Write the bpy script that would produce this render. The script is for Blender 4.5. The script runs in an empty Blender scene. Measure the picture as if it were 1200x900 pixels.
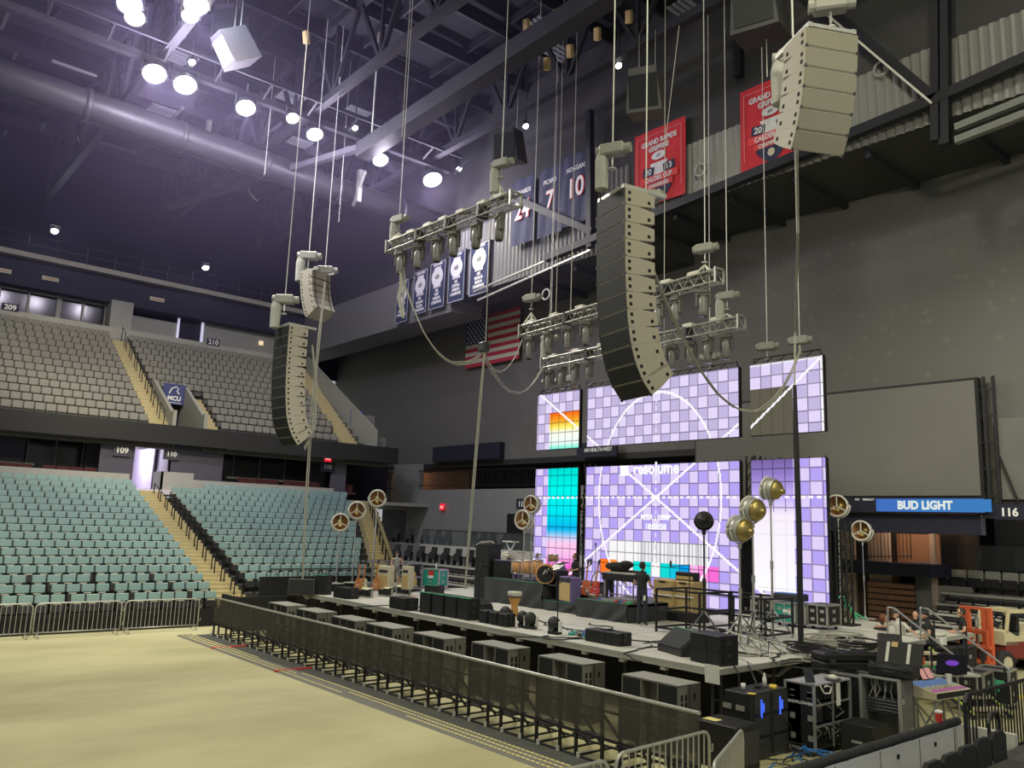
import bpy, math, random
from mathutils import Vector, Matrix, Euler
import numpy as np
random.seed(7)
C = bpy.context.scene.collection
SC = bpy.context.scene
R90 = math.pi/2
# ------------------------------------------------------------------ camera
F, H = 960.0, 4.0                      # focal length in pixels of the 1200x900 frame, eye height
v1 = np.array([-840., 135., F]); v2 = np.array([1160., 206., F])
v1 /= np.linalg.norm(v1); v2 /= np.linalg.norm(v2)
_X, _Y = -v1, v2
_Z = np.cross(_X, _Y); _Z /= np.linalg.norm(_Z)
_b = _X+_Y; _b -= _b.dot(_Z)*_Z; _b /= np.linalg.norm(_b); _d = np.cross(_Z, _b)
RM = np.array([(_b-_d)/math.sqrt(2), (_b+_d)/math.sqrt(2), _Z])
cam = bpy.data.cameras.new('camera'); cam.sensor_width = 36; cam.lens = F/1200*36; cam.clip_end = 300
co = bpy.data.objects.new('camera', cam); C.objects.link(co); SC.camera = co
co.matrix_world = Matrix([[RM[i][0], -RM[i][1], -RM[i][2], (0, 0, H)[i]] for i in range(3)]+[[0, 0, 0, 1]])
def at(px, py, z=None, x=None, y=None):
    r = RM @ np.array([px-600, py-450, F])
    t = (z-H)/r[2] if z is not None else (x/r[0] if x is not None else y/r[1])
    return Vector((t*r[0], t*r[1], H+t*r[2]))
def dp(px, py, D):
    r = RM @ np.array([(px-600)/F, (py-450)/F, 1])*D
    return Vector((r[0], r[1], H+r[2]))
# ------------------------------------------------------------------ world, exposure
SC.view_settings.view_transform = 'Standard'; SC.view_settings.look = 'None'
SC.view_settings.exposure = 0; SC.view_settings.gamma = 1; SC.view_settings.use_curve_mapping = False
SC.cycles.use_denoising = True
SC.cycles.max_bounces = 6; SC.cycles.diffuse_bounces = 3; SC.cycles.glossy_bounces = 2; SC.cycles.transparent_max_bounces = 12
SC.cycles.transmission_bounces = 2; SC.cycles.volume_bounces = 0; SC.cycles.caustics_reflective = False; SC.cycles.caustics_refractive = False
SC.cycles.sample_clamp_indirect = 4
W = bpy.data.worlds.new('world'); SC.world = W; W.use_nodes = True
W.node_tree.nodes['Background'].inputs[0].default_value = (.84, .86, .86, 1); W.node_tree.nodes['Background'].inputs[1].default_value = .46
def spot(name, loc, target, power, col, cone=95, blend=.6, size=.5):
    l = bpy.data.lights.new(name, 'SPOT'); l.energy = power; l.color = col; l.spot_size = math.radians(cone); l.spot_blend = blend; l.shadow_soft_size = size
    o = bpy.data.objects.new(name, l); C.objects.link(o); o.location = loc
    o.rotation_euler = (Vector(target)-Vector(loc)).to_track_quat('-Z', 'Y').to_euler(); return o
def point(name, loc, power, col, size=.3):
    l = bpy.data.lights.new(name, 'POINT'); l.energy = power; l.color = col; l.shadow_soft_size = size
    o = bpy.data.objects.new(name, l); C.objects.link(o); o.location = loc; return o
WARM = (1, .97, .62)
LAMP_PW = 1800
# the house lamps on the catwalk above this side of the bowl
for y_, tx, ty in ((-6, -14, 0), (0, -16, 6), (6, -20, 9), (12, -22, 12), (17, -14, 20)):
    spot('house_or_fill_lamp', (-4, y_, 22), (tx, ty, 0), LAMP_PW, WARM, 110, .7, .8)
# wash lamps for the upper seats across the bowl
spot('house_or_fill_lamp', (-20, 2, 25), (-47, 6, 10), 9000, (1, .93, .55), 46, .9, .8)
spot('house_or_fill_lamp', (-22, 8, 25), (-47, 15, 10), 27000, (1, .93, .70), 46, .9, .8)
spot('house_or_fill_lamp', (-6, 4, 22), (-31.5, 8, 2.0), 19000, (1, .97, .82), 34, .9, .8)  # added unseen spot to brighten the front teal rows
spot('house_or_fill_lamp', (-6, 10, 22), (-28, 13.3, 9), 6500, (1, .97, .88), 22, .8, .8)  # added unseen spot to brighten the far line array
spot('house_or_fill_lamp', (4, 16, 19), (-10, 33, 2), 15000, (1, .97, .82), 50, .9, .8)  # added unseen spot to lift the dark bleachers at the right end
spot('house_or_fill_lamp', (5, 6, 19), (-8, 13, 0), 3800, (1, .97, .80), 62, .9, .8)  # added unseen spot from behind the camera, for the rink board and racks
spot('house_or_fill_lamp', (-8, 8, 24), (-8, 30, 15), 8000, (1, .96, .74), 100, .9, .8)  # added unseen spot to lift the right end wall
spot('house_or_fill_lamp', (3, 0, 14.5), (-10, 30, 13.5), 6800, (1, .95, .74), 60, .9, .8)  # added unseen low spot, reaches the end wall under the balcony
point('end_seat_fill', (-8.5, 32.6, 4.7), 150, (1, .97, .88), .4)  # added unseen point light for the dark end seats
spot('house_or_fill_lamp', (-30, 8, 24), (-40, 30, 12), 4500, (.72, .84, 1), 90, .9, .8)  # added unseen cool spot to light the left end wall bluish
# ------------------------------------------------------------------ haze in the roof space, its violet colour standing in for lamp bloom
hz = bpy.data.materials.new('roof_haze'); hz.use_nodes = True; hn = hz.node_tree; hn.nodes.clear()
vs_ = hn.nodes.new('ShaderNodeVolumeScatter'); vs_.inputs['Color'].default_value = (.62, .55, 1, 1); vs_.inputs['Density'].default_value = .0030; vs_.inputs['Anisotropy'].default_value = .25
hn.links.new(vs_.outputs[0], hn.nodes.new('ShaderNodeOutputMaterial').inputs['Volume'])
# ------------------------------------------------------------------ materials
def mat(name, col, rough=.6, metal=0, noise=.12, scale=4, emit=None, es=1, alpha=1, spec=.4, bump=0):
    m = bpy.data.materials.new(name); m.use_nodes = True; nt = m.node_tree; b = nt.nodes['Principled BSDF']
    b.inputs['Roughness'].default_value = rough; b.inputs['Metallic'].default_value = metal; b.inputs['Specular IOR Level'].default_value = spec
    if noise:
        tc = nt.nodes.new('ShaderNodeTexCoord'); n = nt.nodes.new('ShaderNodeTexNoise'); n.inputs['Scale'].default_value = scale; n.inputs['Detail'].default_value = 3
        mx = nt.nodes.new('ShaderNodeMix'); mx.data_type = 'RGBA'
        mx.inputs[6].default_value = (*[c*(1-noise) for c in col], 1); mx.inputs[7].default_value = (*[min(1, c*(1+noise)) for c in col], 1)
        nt.links.new(tc.outputs['Object'], n.inputs['Vector']); nt.links.new(n.outputs['Fac'], mx.inputs[0]); nt.links.new(mx.outputs[2], b.inputs['Base Color'])
    else: b.inputs['Base Color'].default_value = (*col, 1)
    if emit: b.inputs['Emission Color'].default_value = (*emit, 1); b.inputs['Emission Strength'].default_value = es
    if alpha < 1: b.inputs['Alpha'].default_value = alpha
    return m
def emat(name, col, s=1):
    m = bpy.data.materials.new(name); m.use_nodes = True; nt = m.node_tree; nt.nodes.clear()
    e = nt.nodes.new('ShaderNodeEmission'); o = nt.nodes.new('ShaderNodeOutputMaterial'); e.inputs[0].default_value = (*col, 1); e.inputs[1].default_value = s
    nt.links.new(e.outputs[0], o.inputs[0]); return m
def sr(r, g, b):
    f = lambda c: ((c/255+.055)/1.055)**2.4 if c > 10 else c/255/12.92
    return (f(r), f(g), f(b))
M = dict(
    black=mat('black_plastic', (.012, .012, .013), .55), blackmat=mat('black_cloth', (.014, .014, .015), .9, noise=.3, scale=9), dark=mat('dark_grey_paint', (.035, .035, .038), .5),
    steel=mat('galvanised_steel', (.42, .42, .38), .42, .55, .15, 12), alu=mat('aluminium', (.55, .55, .54), .35, .75, .08), chrome=mat('chrome', (.75, .75, .76), .15, 1, .03),
    grille=mat('speaker_grille', (.017, .019, .020), .7, .2, .2, 30), cab=mat('textured_cabinet_paint', (.10, .098, .088), .6, 0, .12, 30), cabl=mat('pale_cabinet_paint', (.32, .295, .235), .6, 0, .08, 20),
    hole=mat('recess_black', (.004, .004, .004), .9, noise=0), white=mat('white_paint', (.72, .72, .70), .5), offw=mat('off_white', (.55, .54, .47), .6),
    yellow=mat('yellow_paint', (.75, .55, .08), .5), red=mat('red_paint', (.55, .04, .03), .5), orange=mat('orange_mast_paint', (.60, .12, .05), .5), teal=mat('teal_panel', (.02, .30, .23), .5),
    green=mat('green_tape', (.06, .42, .2), .6), blue=mat('blue_plastic', (.03, .18, .6), .5), gold=mat('gold_reflector', (.40, .31, .11), .36, .8, .3, 6), brass=mat('brass', (.5, .4, .2), .3, .8),
    wood=mat('orange_wood', (.48, .20, .06), .4, 0, .35, 14), amber=mat('amber_shell', (.55, .27, .10), .3, 0, .5, 18), tan=mat('tan_grille_cloth', (.50, .36, .16), .7, 0, .15, 40), cream=mat('cream_case', (.55, .5, .36), .6),
    purple=mat('purple_vinyl', (.16, .12, .30), .6), skin=mat('skin', (.52, .30, .20), .55), hair=mat('dark_hair', (.03, .02, .015), .7), tee=mat('black_tee', (.018, .02, .02), .85), jean=mat('dark_jeans', (.03, .033, .045), .85),
    greytank=mat('grey_tank', (.33, .35, .37), .85), short=mat('grey_shorts', (.18, .19, .22), .85), wshirt=mat('pale_shirt', (.55, .54, .48), .85), shoe=mat('dark_shoe', (.03, .03, .032), .6),
    deck=mat('stage_deck_top', (.58, .57, .52), .55, 0, .18, 1.2), tape=mat('silver_tape', (.55, .55, .5), .5), cable=mat('grey_cable', (.34, .335, .28), .6), bcable=mat('black_cable', (.02, .02, .022), .6),
    rubber=mat('rubber', (.02, .02, .02), .8), glass=mat('dark_glass', (.02, .022, .026), .12, 0, 0), mesh=mat('perforated_sheet', (.075, .07, .055), .7, 0, .3, 6, alpha=.5),
    navy=mat('navy_paint', (.012, .013, .028), .7), maroon=mat('maroon_upholstery', (.075, .018, .024), .8), seatd=mat('charcoal_seat', (.022, .022, .024), .5), seatp=mat('pale_seat_back', (.30, .31, .27), .55), paper=mat('paper', (.75, .74, .66), .8))
# ------------------------------------------------------------------ geometry helpers
class MB:
    def __init__(s, Mx=None): s.v = []; s.f = []; s.m = []; s.M = Mx or Matrix()
    def add(s, vs, fs, mi=0):
        o = len(s.v); Mx = s.M; s.v += [tuple(Mx @ Vector(p)) for p in vs]
        s.f += [tuple(i+o for i in f) for f in fs]; s.m += [mi]*len(fs); return s
    def box(s, c, d, rot=None, mi=0, b=0):
        x, y, z = d[0]/2, d[1]/2, d[2]/2
        if b:
            vs = []; ix = {}
            for sx in (-1, 1):
                for sy in (-1, 1):
                    for sz in (-1, 1):
                        for k in range(3):
                            p = [sx*(x-b), sy*(y-b), sz*(z-b)]; p[k] += (sx, sy, sz)[k]*b; ix[sx, sy, sz, k] = len(vs); vs.append(p)
            fs = []
            for k in range(3):
                a, q = (k+1) % 3, (k+2) % 3
                for sg in (-1, 1):
                    r = []
                    for u, w in ((-1, -1), (1, -1), (1, 1), (-1, 1)):
                        t = [0]*3; t[k] = sg; t[a] = u; t[q] = w; r.append(ix[(*t, k)])
                    fs.append(r if sg > 0 else r[::-1])
                for u in (-1, 1):
                    for w in (-1, 1):
                        t0 = [0]*3; t0[k] = -1; t0[a] = u; t0[q] = w; t1 = t0[:]; t1[k] = 1
                        r = [ix[(*t0, a)], ix[(*t1, a)], ix[(*t1, q)], ix[(*t0, q)]]; fs.append(r if u*w > 0 else r[::-1])
            for sx in (-1, 1):
                for sy in (-1, 1):
                    for sz in (-1, 1):
                        r = [ix[sx, sy, sz, k] for k in range(3)]; fs.append(r if sx*sy*sz > 0 else r[::-1])
        else:
            vs = [(-x, -y, -z), (x, -y, -z), (x, y, -z), (-x, y, -z), (-x, -y, z), (x, -y, z), (x, y, z), (-x, y, z)]
            fs = [(3, 2, 1, 0), (4, 5, 6, 7), (0, 1, 5, 4), (1, 2, 6, 5), (2, 3, 7, 6), (3, 0, 4, 7)]
        T = Matrix.Translation(c)
        if rot is not None: T = T @ (Euler(rot).to_matrix().to_4x4() if not isinstance(rot, Matrix) else rot.to_4x4())
        return s.add([T @ Vector(p) for p in vs], fs, mi)
    def bx(s, a, b_, mi=0, b=0):
        return s.box([(a[i]+b_[i])/2 for i in range(3)], [abs(b_[i]-a[i]) for i in range(3)], None, mi, b)
    def bar(s, p, q, w, h=None, mi=0):
        p, q = Vector(p), Vector(q); d = q-p; L = d.length
        if L < 1e-6: return s
        z = d/L; up = Vector((0, 0, 1)) if abs(z.z) < .95 else Vector((0, 1, 0)); x = up.cross(z).normalized(); y = z.cross(x)
        return s.box((p+q)/2, (w, h or w, L), Matrix((x, y, z)).transposed(), mi)
    def tube(s, pts, r, n=6, mi=0, cap=True):
        pts = [Vector(p) for p in pts]; rings = []; vs = []; fs = []; px = None
        for i, p in enumerate(pts):
            d = (pts[min(i+1, len(pts)-1)]-pts[max(i-1, 0)]).normalized()
            if px is None: px = (Vector((0, 0, 1)) if abs(d.z) < .9 else Vector((0, 1, 0))).cross(d).normalized()
            px = (px-d*px.dot(d)).normalized(); py = d.cross(px); rr = r[i] if isinstance(r, (list, tuple)) else r
            vs += [p+(px*math.cos(2*math.pi*k/n)+py*math.sin(2*math.pi*k/n))*rr for k in range(n)]
        for i in range(len(pts)-1):
            fs += [(i*n+k, i*n+(k+1) % n, (i+1)*n+(k+1) % n, (i+1)*n+k) for k in range(n)]
        if cap: fs += [tuple(range(n))[::-1], tuple(range((len(pts)-1)*n, len(pts)*n))]
        return s.add(vs, fs, mi)
    def cyl(s, p, q, r, n=12, mi=0): return s.tube([p, q], r, n, mi)
    def lathe(s, prof, n=16, mi=0, T=None, cap=True):
        T = T or Matrix(); vs = []; fs = []
        for r, z in prof: vs += [T @ Vector((r*math.cos(2*math.pi*k/n), r*math.sin(2*math.pi*k/n), z)) for k in range(n)]
        for i in range(len(prof)-1): fs += [(i*n+k, i*n+(k+1) % n, (i+1)*n+(k+1) % n, (i+1)*n+k) for k in range(n)]
        if cap: fs += [tuple(range(n))[::-1], tuple(range((len(prof)-1)*n, len(prof)*n))]
        return s.add(vs, fs, mi)
    def prism(s, poly, t0, t1, ax='y', mi=0):   # poly in the two other axes, extruded along ax
        n = len(poly); k = 'xyz'.index(ax); vs = []
        for t in (t0, t1):
            for u, w in poly:
                p = [u, w]; p.insert(k, t); vs.append(p)
        fs = [tuple(range(n))[::-1], tuple(range(n, 2*n))]+[(i, (i+1) % n, n+(i+1) % n, n+i) for i in range(n)]
        return s.add(vs, fs, mi)
    def ball(s, c, r, n=10, mi=0):
        r = r if isinstance(r, (tuple, list)) else (r, r, r); k = max(4, n//2)
        return s.lathe([(max(.001, math.sin(math.pi*i/k)), -math.cos(math.pi*i/k)) for i in range(k+1)], n, mi, Matrix.Translation(c) @ Matrix.Diagonal((*r, 1)))
    def ring(s, c, r, w, n=20, m=6, mi=0, T=None, a0=0, a1=2*math.pi):
        T = T or Matrix(); k = n if a1-a0 > 6.2 else n+1
        pts = [T @ Vector((c[0]+r*math.cos(a0+(a1-a0)*i/n), c[1]+r*math.sin(a0+(a1-a0)*i/n), c[2])) for i in range(n+1)]
        return s.tube(pts, w, m, mi)
    def build(s, name, mats, parent=None, smooth=False):
        me = bpy.data.meshes.new(name); me.from_pydata(s.v, [], s.f)
        for m in (mats if isinstance(mats, (list, tuple)) else [mats]): me.materials.append(M[m] if isinstance(m, str) else m)
        if any(s.m): me.polygons.foreach_set('material_index', s.m)
        if smooth: me.polygons.foreach_set('use_smooth', [True]*len(me.polygons))
        me.update(); o = bpy.data.objects.new(name, me); C.objects.link(o)
        if parent: o.parent = parent
        return o
def tag(o, label=None, cat=None, group=None, kind=None):
    if label: o['label'] = label
    if cat: o['category'] = cat
    if group: o['group'] = group
    if kind: o['kind'] = kind
    return o
def thing(name, label, cat, loc=(0, 0, 0), rz=0, group=None):
    o = bpy.data.objects.new(name, None); C.objects.link(o); o.location = loc; o.rotation_euler = (0, 0, rz); o.empty_display_size = .1
    return tag(o, label, cat, group)
def struct(name, mb, m): return tag(mb.build(name, m), kind='structure')
def dup(root, loc, rz=None, label=None):
    r = root.copy(); C.objects.link(r); r.location = loc
    if rz is not None: r.rotation_euler = (0, 0, rz)
    if label: r['label'] = label
    for ch in root.children:
        c = ch.copy(); C.objects.link(c); c.parent = r
        for g in ch.children:
            d = g.copy(); C.objects.link(d); d.parent = c
    return r
def text(body, size, loc, rot, m, parent=None, name='lettering', ext=.004, bold=0, align='CENTER', sx=1):
    cu = bpy.data.curves.new(name, 'FONT'); cu.body = body; cu.size = size; cu.align_x = align; cu.align_y = 'CENTER'; cu.extrude = ext; cu.offset = bold; cu.resolution_u = 3
    t = bpy.data.objects.new(name, cu); C.objects.link(t); me = bpy.data.meshes.new_from_object(t); bpy.data.objects.remove(t); me.name = name
    me.materials.clear(); me.materials.append(M[m] if isinstance(m, str) else m); o = bpy.data.objects.new(name, me); C.objects.link(o); o.location = loc; o.rotation_euler = rot; o.scale = (sx, 1, 1)
    if parent: o.parent = parent
    return o
FACE_Y = (R90, 0, 0)            # lettering that reads from -Y
FACE_X = (R90, 0, R90)          # lettering that reads from +X
ORD = 'first second third fourth fifth sixth seventh eighth ninth tenth eleventh twelfth thirteenth fourteenth fifteenth sixteenth seventeenth eighteenth nineteenth twentieth'.split()
ORD += ['twenty-'+o for o in ORD[:9]]+['thirtieth']+['thirty-'+o for o in ORD[:9]]
def catenary(p, q, sag, n=14):
    p, q = Vector(p), Vector(q); return [p.lerp(q, i/n)-Vector((0, 0, sag*4*(i/n)*(1-i/n))) for i in range(n+1)]
# ================================================================== the setting
floor_m = mat('concrete', (.50, .47, .36), .75)
nt = floor_m.node_tree; tc = nt.nodes['Texture Coordinate']
n1 = nt.nodes['Noise Texture']; n1.inputs['Scale'].default_value = .35; n1.inputs['Detail'].default_value = 8; n1.inputs['Roughness'].default_value = .62
mp = nt.nodes.new('ShaderNodeMapping'); mp.inputs['Scale'].default_value = (1, .45, 1); nt.links.new(tc.outputs['Object'], mp.inputs['Vector']); nt.links.new(mp.outputs[0], n1.inputs['Vector'])
rp = nt.nodes.new('ShaderNodeValToRGB'); nt.links.new(n1.outputs['Fac'], rp.inputs[0]); mx = nt.nodes['Mix']
for e, p, c in zip(range(2), (.36, .68), ((.38, .35, .185, 1), (.55, .515, .29, 1))): rp.color_ramp.elements[e].position = p; rp.color_ramp.elements[e].color = c
nt.links.new(rp.outputs[0], nt.nodes['Principled BSDF'].inputs['Base Color'])
struct('floor', MB().bx((-62, -14, -.3), (6, 42, 0)), floor_m)
wall_m = mat('dark_wall_paint', (.12, .117, .106), .85, 0, .10, .5)
tn = wall_m.node_tree; vo = tn.nodes.new('ShaderNodeTexVoronoi'); vo.inputs['Scale'].default_value = 1.5   # pale acoustic-spray flecks on the panels
cr = tn.nodes.new('ShaderNodeValToRGB'); cr.color_ramp.elements[0].position = .12; cr.color_ramp.elements[0].color = (.145, .138, .122, 1); cr.color_ramp.elements[1].position = .22; cr.color_ramp.elements[1].color = (.120, .117, .107, 1)
tn.links.new(tn.nodes['Texture Coordinate'].outputs['Object'], vo.inputs['Vector']); tn.links.new(vo.outputs['Distance'], cr.inputs[0]); tn.links.new(cr.outputs[0], tn.nodes['Principled BSDF'].inputs['Base Color'])
band_m = mat('grey_band_paint', (.30, .30, .27), .7); conc_m = mat('terrace_concrete', (.30, .29, .25), .85); fas_m = mat('fascia_paint', (.020, .020, .020), .7)
step_m = mat('yellow_nosed_steps', (.72, .56, .22), .7, 0, .2, 6); ceil_m = mat('ceiling_deck', (.018, .019, .024), .8, 0, .3, .6); roofm = mat('roof_steel', (.03, .03, .036), .6, .2)
lav_m = mat('pale_lavender_wall', (.62, .58, .66), .7); purp_m = mat('slate_purple_wall', (.075, .07, .095), .8)
corr_m = mat('corrugated_metal', (.26, .26, .235), .5, .3, .06); cinder = mat('painted_block', (.22, .225, .215), .8, 0, .08, 2)
# --- ceiling and walls
struct('ceiling', MB().bx((-62, -14, 27.5), (6, 42, 27.9)), ceil_m)
struct('wall_far', MB().bx((-58, -14, 15.2), (-57.6, 31, 27.5)), M['navy'])
struct('wall_end', MB().bx((-57.6, 30.5, 7.7), (-23, 30.9, 27.5)).bx((-23, 30.5, 5.0), (6, 30.9, 27.5)), wall_m)
struct('wall_lower_end', MB().bx((-60, 37, 0), (-16, 37.4, 8)).bx((-10.6, 37, 0), (6, 37.4, 8)).bx((-17, 38.5, 0), (6.3, 38.7, 8)).bx((6, 30, 0), (6.3, 38.7, 8)), mat('slate_block', (.055, .056, .06), .85))
struct('floor_end_mezzanine', MB().bx((-60, 30.5, 7.4), (-23, 37, 7.7)), fas_m)
# --- lower bowl across the floor
P0, Z0, NR = .75, 1.2, 17
rowx = lambda i: -30.8-P0*i
rowz = lambda i: Z0+.27*i-.80
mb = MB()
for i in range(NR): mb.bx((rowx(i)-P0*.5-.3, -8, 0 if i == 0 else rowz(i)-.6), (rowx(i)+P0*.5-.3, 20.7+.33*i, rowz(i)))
struct('floor_lower_terrace', mb, mat('shadow_concrete', (.05, .05, .045), .9))  # concrete coloured dark, shade on the rows put into the material
def stairs(y0, y1, n, x0, dx, z0, dz, dy=0):
    m = MB()
    for i in range(n*2):
        x = x0-dx*i/2; z = z0+dz*i/2; sh = dy*i/2
        m.bx((x-dx/2-.02, y0+sh, z-.4), (x, y1+sh, z)); m.bx((x-.06, y0+sh, z), (x, y1+sh, z+.012), 1)
    return m
stair_m = [mat('stair_concrete', (.42, .36, .20), .8), step_m]
struct('floor_lower_stair', stairs(12.2, 13.45, NR, rowx(0)+.55, P0, .55, .27), stair_m)
struct('floor_lower_stair_east', stairs(19.3, 20.5, NR, rowx(0)+.2, P0, .55, .27, .33), stair_m)
XC = rowx(NR)+.1               # the wall above the lower bowl
mb = MB().bx((XC-.15, -8, 4.9), (XC, 12.1, 5.82)).bx((XC-.15, 13.6, 4.9), (XC, 15.25, 6.05)).bx((XC-1.2, 13.6, 4.9), (XC, 13.72, 6.05)).bx((XC-.15, 15.25, 4.9), (XC, 23.4, 5.72))
struct('wall_lower_band', mb, mat('pale_band', (.36, .355, .33), .7))
struct('floor_concourse', MB().bx((-49, -8, 4.9), (XC, 30.4, 5.1)).bx((-62, 30.4, 4.9), (-49, 37, 5.1)), conc_m)
XB = -46.2
mb = MB().bx((XB-.2, -8, 5.1), (XB, 3.4, 7.6)).bx((XB-.2, 10.6, 5.1), (XB, 12.4, 7.6)).bx((XB-.2, 14.05, 5.1), (XB, 16.7, 7.6)).bx((XB-.2, 23.2, 5.1), (XB, 24.2, 7.6)).bx((XB-.2, 6.3, 5.1), (XB, 7.9, 7.6))
mb.bx((XB+2.2, 10.75, 5.1), (XB+2.3, 12.35, 7.6)).bx((XB+2.2, 14.2, 5.1), (XB+2.3, 16.9, 7.6)).bx((XB+2.2, 23.4, 5.1), (XB+2.3, 24.4, 7.6))
struct('wall_concourse', mb, purp_m)
struct('wall_suite_back', MB().bx((-49.1, -8, 5.1), (-48.9, 12.2, 7.6)).bx((-49.1, 14.3, 5.1), (-48.9, 30.4, 7.6)), M['navy'])
# windows of the club suites: one pane run each, with mullions
wi = 0
for a, b_ in ((-7.9, 3.3), (3.5, 6.2), (8.0, 10.5), (16.8, 23.1)):
    wi += 1; w = tag(MB().bx((XB-.06, a, 5.9), (XB-.02, b_, 7.5)).build('window_%d' % wi, 'glass'), kind='structure')
    m = MB(); n = max(2, round((b_-a)/1.5))
    for k in range(n+1):
        y = a+(b_-a)*k/n; m.bx((XB-.1, y-.03, 5.1), (XB+.03, y+.03, 7.5))
    m.bx((XB-.1, a, 7.45), (XB+.05, b_, 7.53)).bx((XB-.1, a, 5.84), (XB+.05, b_, 5.94)); m.build('window_frame', mat('mullion', (.16, .155, .17), .5), w)
struct('trim_counter', MB().bx((XB+.1, 2, 6.02), (XB+.45, 8.3, 6.14)).bx((XB+.1, 10.6, 6.0), (XB+.45, 12.2, 6.12)).bx((XB+.1, 17.9, 6.0), (XB+.45, 23.1, 6.12)), mat('counter_edge', (.42, .41, .38), .6))
struct('trim_soffit_light', MB().bx((-43.6, -8, 7.44), (-43.5, 10.7, 7.5)).bx((-43.6, 16.9, 7.44), (-43.5, 24, 7.5)), mat('pale_edge', (.4, .39, .42), .6))
# lit vomitory beside the 109 sign
mb = MB().bx((-52, 12.3, 4.9), (-44, 12.36, 7.5)).bx((-52, 14.2, 4.9), (-44.5, 14.26, 7.5)).bx((-52.1, 12.3, 4.9), (-52, 14.26, 7.5)).bx((-52, 12.3, 7.5), (-44, 14.26, 7.56)).bx((-52, 12.3, 4.88), (-43, 14.26, 5.11))
struct('wall_lit_passage', mb, lav_m); point('passage_lamp', (-48, 13.2, 7.1), 260, (.86, .82, 1), .4)
# --- upper deck
UP, UZ, NU = .8, 8.95, 13
ux = lambda i: -43.8-UP*i
uz = lambda i: UZ+.49*i-.82
struct('wall_upper_fascia', MB().bx((-43.6, -8, 7.5), (-43.3, 27.6, 8.42)).bx((-49, -8, 7.46), (-43.3, 27.6, 7.52)).bx((-43.6, 27.4, 7.5), (-58, 27.6, 8.42)), fas_m)
mb = MB()
for i in range(NU):
    x0, x1 = ux(i)-.75, ux(i)+.05
    for a, b_ in ([(-8, 14.0), (15.65, 27.2)] if i < 5 else [(-8, 27.2)]): mb.bx((x0, a, uz(i)-.9), (x1, b_, uz(i)))
struct('floor_upper_terrace', mb, mat('upper_concrete', (.085, .082, .07), .9))
struct('floor_upper_stair', stairs(12.85, 13.95, NU, ux(0)+.35, UP, uz(0)+.05, .49), stair_m)
struct('floor_upper_stair_short', stairs(15.8, 16.55, 5, ux(0)+.35, UP, uz(0)+.05, .49), stair_m)
struct('floor_upper_stair_east', stairs(24.0, 25.1, NU, ux(0)+.35, UP, uz(0)+.05, .49, .08), stair_m)
gw = mat('wing_wall', (.30, .30, .25), .75)
for y in (14.0, 15.62):
    prof = [(-43.5, 7.6), (-43.5, 8.5+.75), (-43.9, 9.2), (-47.6, 11.35), (-47.6, 8.2)]
    struct('wall_vomitory', MB().prism(prof, y-.09, y+.09, 'y'), gw)
struct('wall_vomitory_back', MB().bx((-48, 14, 8.2), (-47.8, 15.6, 10.2)), M['navy'])
prof = [(-43.4, 8.0), (-43.4, 9.4), (-53.4, 15.3), (-53.4, 12)]
struct('wall_upper_end', MB().prism([(x, z) for x, z in prof], 25.9, 26.1, 'y'), gw)
struct('wall_upper_block', MB().bx((-47.5, 26.4, 8.4), (-45.9, 27.3, 10.6)).bx((-44.6, 26.2, 8.4), (-44.5, 27.4, 9.1)), mat('grey_block', (.20, .20, .19), .8))
XU = ux(NU)-.1
struct('wall_upper_band', MB().bx((XU-.2, -8, 14.2), (XU, 26.1, 15.28)), mat('upper_band', (.36, .355, .31), .7))
struct('floor_suite', MB().bx((-57.6, -8, 14.4), (XU, 26.1, 14.6)), conc_m)
XS = XU-1.6
mb = MB().bx((XS-.2, -8, 17.0), (XS, 26.1, 17.5))
for a, b_ in ((-8, -6), (7.05, 7.15), (10.2, 10.4), (13.0, 14.3), (14.3, 17.5), (19.2, 26.1)): mb.bx((XS-.2 if a != 13.0 else XS-.3, a, 14.6), (XS if a != 13.0 else XS+1.3, b_, 17.1 if a in (13.0,) else (16.6 if a == 14.3 else 17.0)))
struct('wall_suites', mb, band_m)
struct('wall_bulkhead', MB().bx((XU-.9, -8, 17.05), (XU-.6, 30.4, 19.0)).bx((XU-3.9, -8, 16.95), (XU-.6, 26, 17.06)), mat('navy_bulkhead', (.022, .023, .04), .8))
struct('wall_suite_far', MB().bx((-57.4, -8, 14.6), (-57.2, 30.4, 17)), M['navy'])
for a, b_ in ((3, 7.05), (7.15, 10.2), (10.4, 13.0)):
    wi += 1; w = tag(MB().bx((XS-.14, a, 15.2), (XS-.1, b_, 16.9)).build('window_%d' % wi, 'glass'), kind='structure')
    m = MB().bx((XS-.2, a, 15.1), (XS+.04, b_, 15.24)).bx((XS-.2, a, 16.85), (XS+.04, b_, 16.95))
    for k in range(3 if b_ > 12 else 2): y = a+(b_-a)*k/2; m.bx((XS-.2, y-.06, 14.7), (XS+.04, y+.06, 16.95))
    m.build('window_frame', band_m, w)
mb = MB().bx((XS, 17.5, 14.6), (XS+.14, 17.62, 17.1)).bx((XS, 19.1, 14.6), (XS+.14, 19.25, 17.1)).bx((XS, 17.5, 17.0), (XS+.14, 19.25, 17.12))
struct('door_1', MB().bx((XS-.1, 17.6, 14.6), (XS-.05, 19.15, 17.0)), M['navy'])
struct('trim_lit_doorframe', mb, mat('lit_frame', (.7, .68, .8), .5, emit=(.72, .72, 1), es=.55))  # emission makes the door frame look lit, no lamp behind it
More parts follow.
